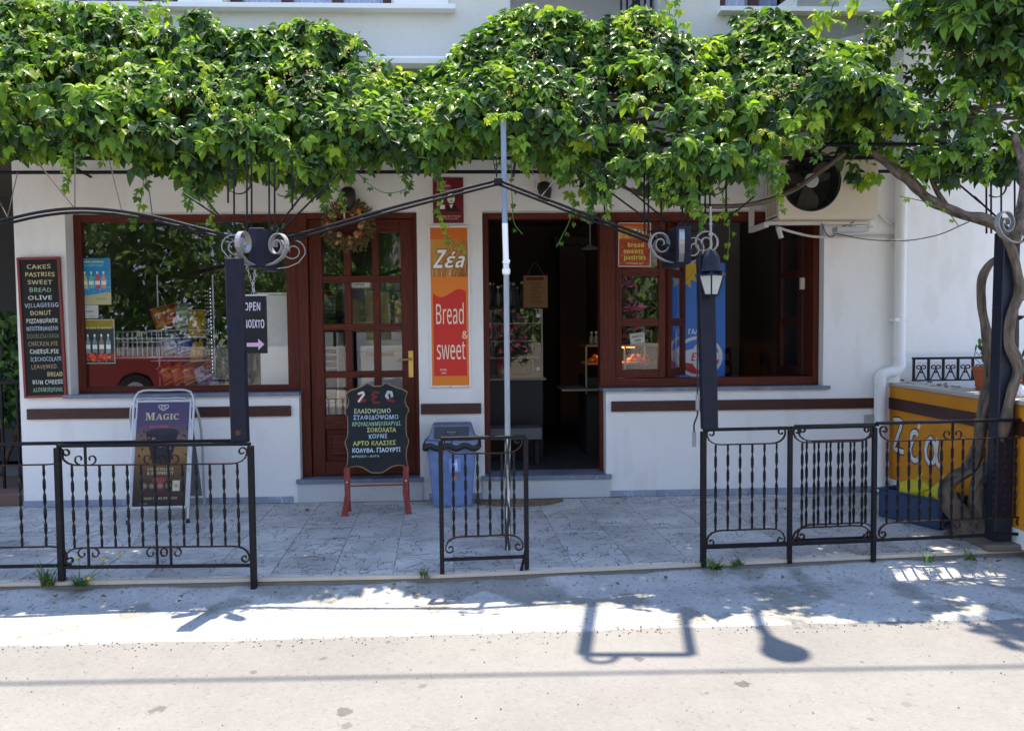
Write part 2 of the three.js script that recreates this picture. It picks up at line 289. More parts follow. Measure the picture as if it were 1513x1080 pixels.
// ---------------------------------------------------------------- the bakery building
const X = { wl: -3.705, winL: -3.305, sillL: -1.485, doorL: -1.485, doorR: -0.508, openL: 0.025, openR: 1.035, winR: 2.865, wr: 3.52 };
const TOPY = 2.365, SILL = 0.885, UPT = 4.75, WT = 4.48, UP0 = 0.27, UP1 = 1.56;
const house = thing('bakery_building', 'white rendered bakery with brown wooden windows and an open doorway', 'building');
const struct2 = (o) => o;
{
  const left = [[X.winL, SILL], [X.doorL, SILL], [X.doorL, 0.0005], [X.doorR, 0.0005], [X.doorR, TOPY], [X.winL, TOPY]];
  const right = [[X.openL, 0.0005], [X.openR, 0.0005], [X.openR, SILL], [X.winR, SILL], [X.winR, TOPY], [X.openL, TOPY]];
  const outline = [[X.wl, 0], [X.doorL, 0], [X.doorL, SILL], [X.winL, SILL], [X.winL, TOPY], [X.doorR, TOPY], [X.doorR, 0], [X.openL, 0], [X.openL, TOPY], [X.winR, TOPY], [X.winR, SILL], [X.openR, SILL], [X.openR, 0], [X.wr, 0], [X.wr, 3.4], [X.wl, 3.4]];
  obj('wall', metreUV(new THREE.ExtrudeGeometry(poly(outline), { depth: 0.25, bevelEnabled: false }).translate(0, 0, -0.25)), M.wall, house);
  // first floor: grey-white wall with window openings and an open stair landing between its two blocks
  const wins = [[W(98, 8).x, W(262, 8).x], [W(334, 8).x, W(578, 8).x]], rw = [[W(1064, 8).x, W(1178, 8).x], [W(1240, 8).x, W(1400, 8).x]];
  const upL = poly(rect(X.wl, UP0, 3.401, UPT), wins.map(([a, b]) => rect(a, b, 3.985, WT))), upR = poly(rect(UP1, X.wr, 3.401, UPT), rw.map(([a, b]) => rect(a, b, 3.985, WT)));
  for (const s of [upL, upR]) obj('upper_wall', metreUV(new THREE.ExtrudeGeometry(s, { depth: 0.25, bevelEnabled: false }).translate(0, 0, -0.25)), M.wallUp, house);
  obj('landing_wall', [bx(UP0, UP1, 3.401, UPT, -1.5, -1.3, 0), bx(UP0 - 0.2, UP0 - 0.001, 3.402, UPT, -1.3, -0.251, 0), bx(UP1 + 0.001, UP1 + 0.2, 3.402, UPT, -1.3, -0.251, 0), bx(UP0, UP1, 3.2, 3.399, -1.3, -0.251, 0)], new THREE.MeshStandardMaterial({ map: T.plaster, color: rgb(0.82, 0.83, 0.86), roughness: 0.85 }), house);
  // shell behind the front: side, back and party walls, floors and roof
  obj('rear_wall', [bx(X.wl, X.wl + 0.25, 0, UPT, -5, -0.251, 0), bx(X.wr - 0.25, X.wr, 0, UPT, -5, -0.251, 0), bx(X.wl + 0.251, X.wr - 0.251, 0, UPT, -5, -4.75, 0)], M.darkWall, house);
  obj('roof', bx(X.wl - 0.02, X.wr + 0.02, UPT + 0.001, UPT + 0.1, -5.02, -0.02, 0.01), M.paleGrey, house);
  obj('upper_floor', [bx(X.wl + 0.251, UP0 - 0.201, 2.75, 3.2, -4.749, -0.252, 0), bx(UP0 - 0.2, UP1 + 0.2, 2.75, 3.15, -4.749, -0.252, 0), bx(UP1 + 0.201, X.wr - 0.251, 2.75, 3.2, -4.749, -0.252, 0)], std([0.16, 0.145, 0.13], 0.9), house);
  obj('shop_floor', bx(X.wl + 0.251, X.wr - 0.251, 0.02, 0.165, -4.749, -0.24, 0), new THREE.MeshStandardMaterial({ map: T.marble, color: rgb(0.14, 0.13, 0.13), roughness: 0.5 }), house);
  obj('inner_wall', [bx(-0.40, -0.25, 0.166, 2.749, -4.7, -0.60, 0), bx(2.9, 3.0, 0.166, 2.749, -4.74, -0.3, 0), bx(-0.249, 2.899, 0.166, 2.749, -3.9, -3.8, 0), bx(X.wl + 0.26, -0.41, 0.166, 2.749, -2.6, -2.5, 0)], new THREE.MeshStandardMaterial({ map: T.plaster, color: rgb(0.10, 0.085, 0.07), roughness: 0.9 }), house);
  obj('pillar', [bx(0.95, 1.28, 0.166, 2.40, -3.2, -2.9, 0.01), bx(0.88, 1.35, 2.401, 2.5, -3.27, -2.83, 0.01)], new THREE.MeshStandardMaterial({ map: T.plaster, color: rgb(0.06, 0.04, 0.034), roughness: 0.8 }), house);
  // moulded ledge under the first floor
  const prof = [[0, 3.30], [0.10, 3.33], [0.14, 3.40], [0.26, 3.42], [0.29, 3.45], [0.29, 3.49], [0.27, 3.51], [0, 3.52]];
  obj('ledge', metreUV(new THREE.ExtrudeGeometry(poly(prof), { depth: 0.25 - X.wl, bevelEnabled: false }).rotateY(-Math.PI / 2).translate(0.25, 0, 0.001)), M.wall, house);
  // long marble sills upstairs
  obj('window_sill', bx(W(88, 14).x, W(673, 14).x, 3.945, 3.984, -0.2, 0.09), M.whitePaint, house);
  obj('window_sill', bx(W(1060, 20).x, W(1422, 20).x, 3.945, 3.984, -0.2, 0.09), M.whitePaint, house);
  const upWin = (a, b, curtain, n) => {
    const f = obj('window_frame', [bx(a, b, 3.986, 4.05, -0.16, -0.10), bx(a, b, WT - 0.06, WT, -0.16, -0.10), ...Array.from({ length: n + 1 }, (_, i) => { const x = lerp(a + 0.04, b - 0.04, i / n); return bx(x - 0.04, x + 0.04, 4.051, WT - 0.061, -0.158, -0.102); })], M.woodDark, house);
    for (let i = 0; i < n; i++) {
      const x0 = lerp(a + 0.04, b - 0.04, i / n) + 0.041, x1 = lerp(a + 0.04, b - 0.04, (i + 1) / n) - 0.041;
      obj('pane', bx(x0, x1, 4.045, WT - 0.061, -0.132, -0.128, 0), M.glass, f);
      if (curtain) { const q = []; for (let k = 0; k <= 40; k++) q.push([lerp(x0, x1, k / 40), 0.012 * Math.sin(k * 1.9) + 0.006 * Math.sin(k * 0.7)]); const cg = strap(q, 0.46, 0.003).rotateX(-Math.PI / 2).translate(0, 4.24, -0.22); obj('curtain', cg, std([0.55, 0.62, 0.8], 0.9, { side: THREE.DoubleSide }), f); }
      else obj('shutter', bx(x0, x1, 4.0, WT - 0.07, -0.2, -0.17), M.woodDark, f);
    }
  };
  upWin(...wins[0], false, 3); upWin(...wins[1], true, 3); upWin(...rw[0], true, 2); upWin(...rw[1], false, 2);
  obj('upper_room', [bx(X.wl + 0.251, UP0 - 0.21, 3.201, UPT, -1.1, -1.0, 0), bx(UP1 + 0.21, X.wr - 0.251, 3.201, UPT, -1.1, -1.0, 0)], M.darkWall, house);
  // white shutter leaves folded on the wall upstairs
  obj('white_shutter', [bx(W(265, 8).x, W(330, 8).x, 3.99, WT, 0.004, 0.035)], M.whitePaint, house);
  obj('white_shutter', [bx(W(582, 8).x, W(662, 8).x, 3.99, WT, 0.004, 0.035)], M.whitePaint, house);
  // stair railing and the sloping underside of the stair on the landing
  { const a = W(905, 32, -0.5), r = []; for (let i = 0; i < 6; i++) { const x = lerp(W(918, 20, -0.5).x, W(962, 0, -0.5).x, i / 5); r.push(bx(x - 0.008, x + 0.008, 3.8, 4.4 + i * 0.03, -0.508, -0.492, 0)); }
    r.push(bar(V(W(914, 36, -0.5).x, a.y - 0.02, -0.5), V(W(975, -40, -0.5).x, W(975, -40, -0.5).y, -0.5), 0.04, 0.02)); obj('stair_railing', r, M.bluePost, house);
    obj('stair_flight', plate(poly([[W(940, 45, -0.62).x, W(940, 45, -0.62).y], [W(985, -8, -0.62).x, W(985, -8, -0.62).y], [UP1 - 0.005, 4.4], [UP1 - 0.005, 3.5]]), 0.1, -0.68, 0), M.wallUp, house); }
  // brown timber bands
  const band = (a, b) => obj('timber_band', bx(a, b, 0.712, 0.797, 0.003, 0.022), M.woodDark, house);
  band(W(40, 600).x, W(430, 600).x); band(W(622, 600).x, W(711, 600).x); band(W(903, 600).x, W(1290, 600).x);
  // marble skirting pieces
  for (const [a, b] of [[X.wl, X.doorL - 0.06], [X.doorR + 0.07, X.openL - 0.03], [X.openR + 0.03, X.wr - 0.12]]) { const n = Math.max(1, Math.round((b - a) / 0.42)); for (let i = 0; i < n; i++) { const g = bx(lerp(a, b, i / n) + 0.001, lerp(a, b, (i + 1) / n) - 0.001, 0.001, 0.052, 0.002, 0.015 + (i % 2) * 0.001, 0.002); const uv = g.attributes.uv, o = rnd() * 5; for (let k = 0; k < uv.count; k++) uv.setXY(k, uv.getX(k) + o, uv.getY(k) + o * 0.7); obj('skirting_tile', g, M.marble, house); } }
  // window sills of dark marble
  obj('window_sill', bx(X.winL - 0.05, X.sillL + 0.012, SILL - 0.006, SILL + 0.022, -0.2, 0.035, 0.003), M.slate, house);
  obj('window_sill', bx(X.openR - 0.03, X.winR + 0.05, SILL - 0.006, SILL + 0.022, -0.2, 0.035, 0.003), M.slate, house);
  // doorsteps: riser and slate tread
  const step = (a, b) => { obj('step_riser', bx(a, b, 0.001, 0.160, -0.2, 0.024, 0.003), M.marblePale, house); obj('step_tread', bx(a - 0.01, b + 0.01, 0.161, 0.192, -0.245, 0.045, 0.003), M.slate, house); };
  step(X.doorL - 0.02, X.doorR + 0.02); step(X.openL - 0.02, X.openR + 0.03);

  // ---- left display window
  const zf = -0.15;
  { const a = X.winL + 0.002, b = X.sillL - 0.002, y0 = SILL + 0.024, y1 = TOPY - 0.002;
    const f = obj('window_frame', [bx(a, a + 0.06, y0, y1, zf - 0.05, zf + 0.03), bx(b - 0.11, b, y0, y1, zf - 0.05, zf + 0.03), bx(a + 0.061, b - 0.111, y1 - 0.06, y1, zf - 0.05, zf + 0.03), bx(a + 0.061, b - 0.111, y0, y0 + 0.05, zf - 0.05, zf + 0.03)], M.wood, house);
    obj('pane', bx(a + 0.061, b - 0.111, y0 + 0.051, y1 - 0.061, zf - 0.006, zf, 0), M.glass, f);
  }
  // ---- closed glazed door
  { const a = X.doorL + 0.002, b = X.doorR - 0.002, y0 = 0.194, y1 = TOPY - 0.002, za = -0.19, zb = -0.10;
    obj('door_frame', [bx(a, a + 0.075, y0, y1, za - 0.02, zb + 0.03), bx(b - 0.035, b, y0, y1, za - 0.02, zb + 0.03), bx(a + 0.076, b - 0.036, y1 - 0.045, y1, za - 0.02, zb + 0.03)], M.wood, house);
    const dr = new THREE.Group(); dr.name = 'door'; house.add(dr); dr.userData.label = 'closed brown door with twelve small panes';
    const L = a + 0.078, R = b - 0.038, B = y0 + 0.004, Tt = y1 - 0.048, sw = 0.105;
    const xs = [L + sw, L + sw + 0.0], cw = (R - L - 2 * sw - 2 * 0.055) / 3;
    const rows = [[1.855, 2.21], [1.46, 1.80], [1.065, 1.405], [0.70, 1.01]];
    const cols = [0, 1, 2].map((i) => [L + sw + i * (cw + 0.055), L + sw + i * (cw + 0.055) + cw]);
    const zA = za + 0.01, zB = zb, pieces = [bx(L, L + sw, B, Tt, zA, zB), bx(R - sw, R, B, Tt, zA, zB), bx(L + sw + 0.001, R - sw - 0.001, rows[0][1], Tt, zA, zB), bx(L + sw + 0.001, R - sw - 0.001, B, B + 0.12, zA, zB), bx(L + sw + 0.001, R - sw - 0.001, 0.585, rows[3][0], zA, zB)];
    for (let i = 0; i < 3; i++) pieces.push(bx(L + sw + 0.001, R - sw - 0.001, rows[i + 1][1], rows[i][0], zA + 0.004, zB - 0.004));
    for (let i = 0; i < 2; i++) for (const [p, q] of rows) pieces.push(bx(cols[i][1], cols[i + 1][0], p + 0.0005, q - 0.0005, zA + 0.006, zB - 0.006));
    obj('door_frame', pieces, M.wood, dr).name = 'door_leaf';
    for (const [p, q] of rows) for (const [c, d] of cols) obj('pane', bx(c - 0.001, d + 0.001, p - 0.001, q + 0.001, -0.147, -0.143, 0), M.glass, dr);
    obj('panel', [bx(L + sw, R - sw, B + 0.1, 0.6, zA + 0.02, zB - 0.035), bx(L + sw + 0.05, R - sw - 0.05, B + 0.165, 0.54, zA + 0.03, zB - 0.008, 0.02)], M.wood, dr);
    const hp = W(607, 540, -0.09); obj('handle_plate', bx(hp.x - 0.02, hp.x + 0.02, 1.01, 1.23, zB + 0.0005, zB + 0.007), M.brass, dr);
    obj('handle', tube([V(hp.x, 1.16, zB), V(hp.x, 1.16, zB + 0.045), V(hp.x - 0.03, 1.16, zB + 0.052), V(hp.x - 0.11, 1.155, zB + 0.05)], 0.008, 14, 8), M.brass, dr);
  }
  // ---- open doorway and right window share one frame
  { const y0 = SILL + 0.024, y1 = TOPY - 0.002, za = -0.2, zb = -0.10, mx = W(886, 450, -0.1).x, mr = W(909, 450, -0.1).x;
    obj('door_frame', [bx(X.openL + 0.002, X.openL + 0.05, 0.194, y1, za, zb), bx(X.openL + 0.051, mx, y1 - 0.05, y1, za, zb), bx(mx, X.openR - 0.003, 0.194, y0 - 0.03, za, zb - 0.03)], M.wood, house);
    obj('window_frame', [bx(mx + 0.001, mr, y0, y1, za - 0.02, zb + 0.015), bx(mr + 0.001, X.winR - 0.052, y1 - 0.07, y1, za - 0.02, zb + 0.015), bx(mr + 0.001, X.winR - 0.052, y0, y0 + 0.07, za - 0.02, zb + 0.015), bx(X.winR - 0.051, X.winR - 0.002, y0, y1, za - 0.02, zb + 0.015)], M.wood, house);
    // fixed leaf with three panes
    const leaf = (root, L, R, B, Tt, rows, sw, z0, z1, wood = M.wood) => {
      const p = [bx(L, L + sw, B, Tt, z0, z1), bx(R - sw, R, B, Tt, z0, z1)]; const ys = [B, ...rows.flat(), Tt];
      for (let i = 0; i < ys.length; i += 2) p.push(bx(L + sw + 0.001, R - sw - 0.001, ys[i], ys[i + 1], z0 + 0.003, z1 - 0.003));
      obj('leaf_frame', p, wood, root); for (const [a, b] of rows) obj('pane', bx(L + sw - 0.001, R - sw + 0.001, a - 0.001, b + 0.001, (z0 + z1) / 2 - 0.002, (z0 + z1) / 2 + 0.002, 0), M.glass, root);
    };
    const B = y0 + 0.073, Tt = y1 - 0.073, rows = [[B + 0.07, B + 0.435], [B + 0.50, B + 0.855], [B + 0.92, Tt - 0.07]];
    const l1 = new THREE.Group(); l1.name = 'window_leaf'; l1.userData.label = 'shut window leaf with poster in its top pane'; house.add(l1);
    const xr = W(983, 450, -0.12).x; leaf(l1, mr + 0.004, xr, B, Tt, rows, 0.055, -0.165, -0.11);
    const l2 = new THREE.Group(); l2.name = 'window_leaf'; l2.userData.label = 'window leaf swung open into the shop'; house.add(l2);
    leaf(l2, 0, 0.42, B, Tt, rows, 0.06, -0.02, 0.02); l2.position.set(xr + 0.025, 0, -0.16); l2.rotation.y = 0.98;
    const l3 = new THREE.Group(); l3.name = 'window_leaf'; l3.userData.label = 'right window leaf folded back against the jamb'; house.add(l3);
    leaf(l3, 0, 0.42, B, Tt, rows, 0.07, -0.02, 0.02, M.woodDark); l3.position.set(X.winR - 0.07, 0, -0.22); l3.rotation.y = 1.72;
    obj('bolt_plate', bx(X.winR - 0.11, X.winR - 0.075, 1.72, 1.82, -0.235, -0.2), M.cream, house);
  }
  // drainpipe with its swan neck, clips
  { const p = W(1331, 400, 0.06), q = W(1300, 650, 0.06), pipe = (pts) => tube(pts, 0.05, 30, 12);
    obj('drainpipe', [rod(V(p.x, 3.3, 0.06), V(p.x, 1.13, 0.06), 0.046, 14), tube([V(p.x, 1.14, 0.06), V(p.x, 1.06, 0.06), V(p.x - 0.05, 1.02, 0.06), V(q.x + 0.06, 1.01, 0.06), V(q.x + 0.005, 0.98, 0.06), V(q.x, 0.92, 0.06)], 0.048, 26, 14), rod(V(q.x, 0.93, 0.06), V(q.x, 0.02, 0.06), 0.046, 14)], M.whitePaint, house);
    for (const y of [2.1, 1.45]) obj('pipe_clip', cb(p.x, y, 0.05, 0.125, 0.03, 0.1), M.whitePaint, house); }
  { const p = W(1285, 620, 0.02); obj('socket_box', cb(p.x, p.y, 0.03, 0.075, 0.08, 0.055, 0.006), std([0.33, 0.33, 0.29], 0.6), house); }
}
// the wall that continues to the right of the bakery, set back behind the terrace
const nb = thing('neighbour_wall', 'white rendered wall right of the drainpipe, behind the raised terrace', 'wall');
obj('wall', bx(X.wr + 0.02, 7.5, 0, UPT, -0.6, -0.18, 0.01), M.wall, nb);
const nl = thing('grey_alley_wall', 'shadowed grey house wall at the far left past the alley', 'wall');
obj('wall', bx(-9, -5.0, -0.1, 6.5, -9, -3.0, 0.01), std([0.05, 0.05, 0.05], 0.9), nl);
// ---------------------------------------------------------------- orange terrace wall on the right, with its railing
{
  const w = thing('orange_wall', 'orange painted low wall with hand painted white letters and brown stripe', 'wall', [3.445, 0, -0.12], -0.052);
  const Lz = 2.3, th = 0.28, Ht = 0.925;   // own axes: face towards -x, runs along +z
  obj('wall', bx(0, th, 0.12, Ht - 0.03, 0, Lz, 0.006), M.orange, w);
  obj('base_strip', bx(-0.004, th, 0.001, 0.119, 0.0, Lz, 0.004), M.whitePaint, w);
  obj('coping', bx(-0.012, th + 0.02, Ht - 0.029, Ht, 0.0, Lz, 0.006), new THREE.MeshStandardMaterial({ map: T.plaster, bumpMap: T.grain, bumpScale: 0.004, color: rgb(0.5, 0.45, 0.38), roughness: 0.9 }), w);
  obj('timber_band', bx(-0.010, -0.0005, 0.705, 0.80, 0.002, Lz), M.woodDark, w);
  // painted letters: white strokes with a black outline, thin as paint
  const letter = (pts, z, y, s) => { for (const [k, t, m] of [[0.062, 0.0012, M.black], [0.040, 0.0022, M.white]]) {
    const g = strap(pts.map(([a, b]) => [a * s, b * s]), t, k).rotateY(-Math.PI / 2).translate(-t / 2 - 0.0004, y, z); obj(m === M.white ? 'painted_letter' : 'letter_outline', g, m, w); } };
  letter([[0.0, 0.25], [0.05, 0.262], [0.12, 0.262], [0.155, 0.258], [0.13, 0.2], [0.06, 0.09], [0.01, 0.005], [0.06, 0.0], [0.13, 0.0], [0.19, 0.0]], 0.19, 0.375, 0.95);
  letter([...spiral(0.085, 0.165, 0.065, 0.065, 0.7, 0.48, 12), ...spiral(0.085, 0.06, 0.08, 0.08, 2.0, 0.55, 14)], 0.47, 0.355, 0.9);
  letter([[0.19, 0.22], [0.175, 0.12], [0.14, 0.03], [0.08, 0.0], [0.025, 0.04], [0.01, 0.11], [0.035, 0.18], [0.09, 0.21], [0.145, 0.175], [0.165, 0.1], [0.19, 0.03], [0.23, 0.005]], 0.70, 0.345, 0.95);
  { const g = strap([[0, 0], [0.02, 0.03]], 0.002, 0.03).rotateY(-Math.PI / 2).translate(-0.002, 0.60, 0.60); obj('painted_letter', g, M.white, w); }
  const tf = thing('terrace_slab', 'raised terrace floor behind the orange wall', 'terrace'); obj('slab', bx(3.76, 7.4, 0, 0.86, -0.17, 2.1, 0.01), M.paleGrey, tf);
  const r = thing('terrace_railing', 'small black railing with scrolled hearts on the orange wall corner', 'railing');
  const z = -0.04, A = W(1349, 529, z), B = W(1460, 533, z), yb = 0.93;
  obj('top_rail', bx(A.x, B.x + 0.3, A.y - 0.014, A.y + 0.006, z - 0.012, z + 0.012, 0.002), M.iron, r); obj('bottom_rail', bx(A.x, B.x + 0.3, yb, yb + 0.012, z - 0.01, z + 0.01, 0.002), M.iron, r);
  for (let i = 0; i < 7; i++) { const x = A.x + 0.012 + i * 0.128; obj('baluster', bx(x - 0.009, x + 0.009, yb + 0.012, A.y - 0.014, z - 0.009, z + 0.009, 0.002), M.iron, r);
    if (i < 6) { const m = x + 0.064; for (const s of [-1, 1]) obj('scroll', strap([[m + s * 0.045, yb + 0.012], [m + s * 0.008, yb + 0.09], ...spiral(m + s * 0.024, yb + 0.115, 0.022, 0.008, s > 0 ? Math.PI : 0, s > 0 ? -0.9 : 0.9, 16)], 0.008, 0.008).translate(0, 0, z), M.iron, r); obj('clasp', cb(m, yb + 0.075, z, 0.03, 0.014, 0.014, 0.002), M.iron, r); } }
}

// ---------------------------------------------------------------- street-side iron fences
const twistGeo = {};
function twisted(h, w = 0.0125) {
  const key = h.toFixed(3); if (twistGeo[key]) return twistGeo[key];
  const g = new THREE.BoxGeometry(0.0165, h, 0.0065, 1, 56, 1).translate(0, h / 2, 0), p = g.attributes.position;
  for (let i = 0; i < p.count; i++) { const y = p.getY(i) / h, a = 5 * Math.PI * clamp((y - 0.06) / 0.88, 0, 1), s = 0.72 + 0.28 * (sstep(0.04, 0.12, y) - sstep(0.88, 0.96, y)), x = p.getX(i) * s, z = p.getZ(i); p.setXYZ(i, x * Math.cos(a) - z * Math.sin(a), p.getY(i), x * Math.sin(a) + z * Math.cos(a)); }
  g.computeVertexNormals(); return (twistGeo[key] = g);
}
// A, B: feet [x, z]; heights of the rails above the pavement
function fencePanel(name, label, A, B, o) {
  const dx = B[0] - A[0], dz = B[1] - A[1], L = Math.hypot(dx, dz);
  const t = thing(name, label, 'fence', [A[0], 0, A[1]], -Math.atan2(dz, dx), o.group);
  const { top = 0.775, up = 0.655, low = 0.185, bot = 0.075, n = 12, foot = [-0.02, -0.02], pw = 0.026 } = o, ft = o.flat || 0.018;
  obj('top_rail', bx(-(o.over || 0), L + (o.overR || 0), top - 0.018, top, -0.014, 0.014, 0.003), M.iron, t);
  if (o.bottom !== false) obj('bottom_rail', bx(0, L, bot - ft / 2, bot + ft / 2, -0.009, 0.009, 0.002), M.iron, t);
  const c = 0.075;   // corner scroll reach
  for (const [y, s] of [[up, 1], [low, -1]]) {   // each end sweeps towards the corner and curls back
    const end = [[c * 1.5, y], [c * 1.1, y + s * 0.003], [c * 0.75, y + s * 0.012], [c * 0.45, y + s * 0.03], [c * 0.30, y + s * 0.055], ...spiral(c * 0.30 + 0.025, y + s * 0.068, 0.027, 0.008, s > 0 ? Math.PI : -Math.PI, s > 0 ? -0.95 : 0.95, 22).slice(1)];
    obj('rail', strap([...end.slice().reverse(), [L / 2, y], ...end.map(([x, q]) => [L - x, q])], 0.014, 0.007), M.iron, t);
  }
  if (o.postL !== false) obj('post', bx(-pw / 2, pw / 2, foot[0], top - 0.019, -pw / 2, pw / 2, 0.003), M.iron, t);
  if (o.postR !== false) obj('post', bx(L - pw / 2, L + pw / 2, foot[1], top - 0.019, -pw / 2, pw / 2, 0.003), M.iron, t);
  for (let i = 1; i < n; i++) { const x = L * i / n, long = (o.long || []).includes(i); const h = up - low, m = obj('baluster', twisted(h), M.iron, t); m.position.set(x, low, 0); m.rotation.y = rr(0, 0.6);
    if (long) { obj('bar_end', bx(x - 0.006, x + 0.006, up + 0.004, top - 0.018, -0.006, 0.006, 0.001), M.iron, t); obj('bar_end', bx(x - 0.006, x + 0.006, bot, low - 0.004, -0.006, 0.006, 0.001), M.iron, t);
      for (const [y, s] of [[up, 1], [low, -1]]) for (const q of [-1, 1]) obj('scroll', strap(spiral(x + q * 0.034, y + s * 0.034, 0.030, 0.009, s > 0 ? -1.57 : 1.57, (q > 0 ? 1 : -1) * s * 0.85, 18), 0.01, 0.006), M.iron, t); } }
  return t;
}
const g2 = (px, py, y = 0) => { const v = G(px, py, y); return [v.x, v.z]; };
const fenceGroup = undefined;
fencePanel('iron_fence', 'black iron fence panel at the far left edge of the pavement', [-4.1, 1.90], [-2.35, 1.91], { n: 13, long: [6], top: 0.785, postR: false, overR: 1.0 });
fencePanel('iron_fence', 'black iron fence panel before the ice cream board, worn end post', [-2.385, 1.945], [-1.30, 1.985], { n: 14, long: [2, 7, 8], top: 0.775, pw: 0.032, foot: [0, -0.06] });
{ const f = fencePanel('iron_fence', 'small iron fence panel in the middle beside the leaning pole', [-0.235, 1.955], [0.255, 1.925], { n: 7, long: [], top: 0.785, up: 0.685, low: 0.205, bot: 0.075, foot: [-0.03, 0.0] });
  obj('brace', bar(V(0.455, -0.02, 0.0), V(0.488, 0.12, 0.0), 0.016, 0.012), M.iron, f); }
fencePanel('iron_fence', 'black iron fence panel just right of the entrance gap', [1.315, 1.855], [1.842, 1.825], { n: 7, postR: false, long: [], top: 0.80, up: 0.70, low: 0.185, bot: 0.09, foot: [-0.03, -0.03], pw: 0.032, flat: 0.026 });
fencePanel('iron_fence', 'black iron fence panel with doubled bars, second from the entrance', [1.85, 1.825], [2.385, 1.79], { n: 7, long: [], top: 0.80, up: 0.70, low: 0.185, bot: 0.09, foot: [-0.03, -0.04], pw: 0.026, flat: 0.024 });
fencePanel('sliding_gate', 'narrow iron gate slid behind the second fence panel', [1.905, 1.76], [2.44, 1.725], { n: 7, postL: false, postR: false, long: [], top: 0.80, up: 0.70, low: 0.185, bot: 0.09, foot: [0.0, 0.0], pw: 0.02, flat: 0.02 }).userData.category = 'gate';
fencePanel('iron_fence', 'long iron fence panel in front of the orange wall and vine trunk', [2.40, 1.785], [3.75, 1.68], { n: 19, long: [7, 14], postL: false, top: 0.815, up: 0.695, low: 0.195, bot: 0.09, foot: [-0.03, -0.03] });

// ---------------------------------------------------------------- pergola posts with beam heads and strap scrolls
const scrollPts = () => [[0.0, -0.015], [0.06, -0.005], [0.115, 0.02], [0.15, 0.065], ...spiral(0.085, 0.085, 0.068, 0.016, 0.05, 1.55, 40)];
function bracketHead(t, x, y, z, s = 1, beam = true) {   // beam stub that runs back from the post with scrolls on its sides
  if (beam) obj('beam_head', bx(x - 0.045, x + 0.045, y - 0.03, y + 0.20, z - 0.42, z - 0.02, 0.008), M.bluePost, t);
  if (beam) obj('bracket_plate', bx(x - 0.17, x + 0.17, y + 0.196, y + 0.202, z - 0.30, z - 0.26, 0.001), M.iron, t);
  for (const [a, dx, dz] of [[0.3, 0.046, -0.30], [Math.PI + 0.35, -0.046, -0.1], [-Math.PI / 2 - 0.22, -0.02, -0.015], [-0.55, 0.046, -0.06]]) {
    const g = strap(scrollPts().map(([u, v]) => [u * s, v * s]), 0.03, 0.006).rotateY(a).translate(x + dx, y, z + dz); obj('scroll', g, M.strapIron, t); }
}
{ const z = 1.945, p = W(345, 383, z), q = W(354, 652, z), t = thing('pergola_post', 'dark blue pergola post left of the entrance with scroll head', 'post');
  const sh = [[p.x - 0.037, p.y], [q.x - 0.037, 0.776], [q.x + 0.043, 0.776], [p.x + 0.043, p.y]];
  obj('post', plate(poly(sh.reverse()), 0.07, z - 0.035, 0.004), M.bluePost, t);
  obj('bolt_hole', lathe([[0, 0.002], [0.009, 0.003], [0.015, 0.0]], 14).rotateX(Math.PI / 2).translate(q.x + 0.002, 0.83, z + 0.036), std([0.09, 0.035, 0.02], 0.8), t);
  bracketHead(t, p.x + 0.075, p.y + 0.0, z - 0.16, 1.12); }
{ const z = 1.86, p = W(1043, 378, z), q = W(1046, 640, z), t = thing('pergola_post', 'dark blue pergola post right of the entrance carrying a lantern', 'post');
  const sh = [[p.x - 0.045, p.y], [q.x - 0.03, 0.80], [q.x + 0.05, 0.80], [p.x + 0.04, p.y]];
  obj('post', plate(poly(sh.reverse()), 0.07, z - 0.035, 0.004), M.bluePost, t);
  bracketHead(t, p.x - 0.08, p.y, z - 0.16, 1.12); }
{ const z = 1.62, p = W(1490, 345, z), q = W(1476, 800, z), t = thing('pergola_post', 'thick dark blue pergola post at the right behind the vine trunk', 'post');
  const sh = [[p.x - 0.05, p.y], [q.x - 0.055, 0.0], [q.x + 0.045, 0.0], [p.x + 0.045, p.y]];
  obj('post', plate(poly(sh.reverse()), 0.10, z - 0.05, 0.005), new THREE.MeshStandardMaterial({ map: T.metal, color: rgb(0.014, 0.018, 0.035), roughness: 0.5 }), t);
  obj('footing', [bx(q.x - 0.16, q.x + 0.11, -0.01, 0.03, z - 0.12, z + 0.13, 0.012)], std([0.16, 0.13, 0.1], 0.95), t);
  bracketHead(t, p.x - 0.01, p.y - 0.06, z + 0.26, 1.15, false); }
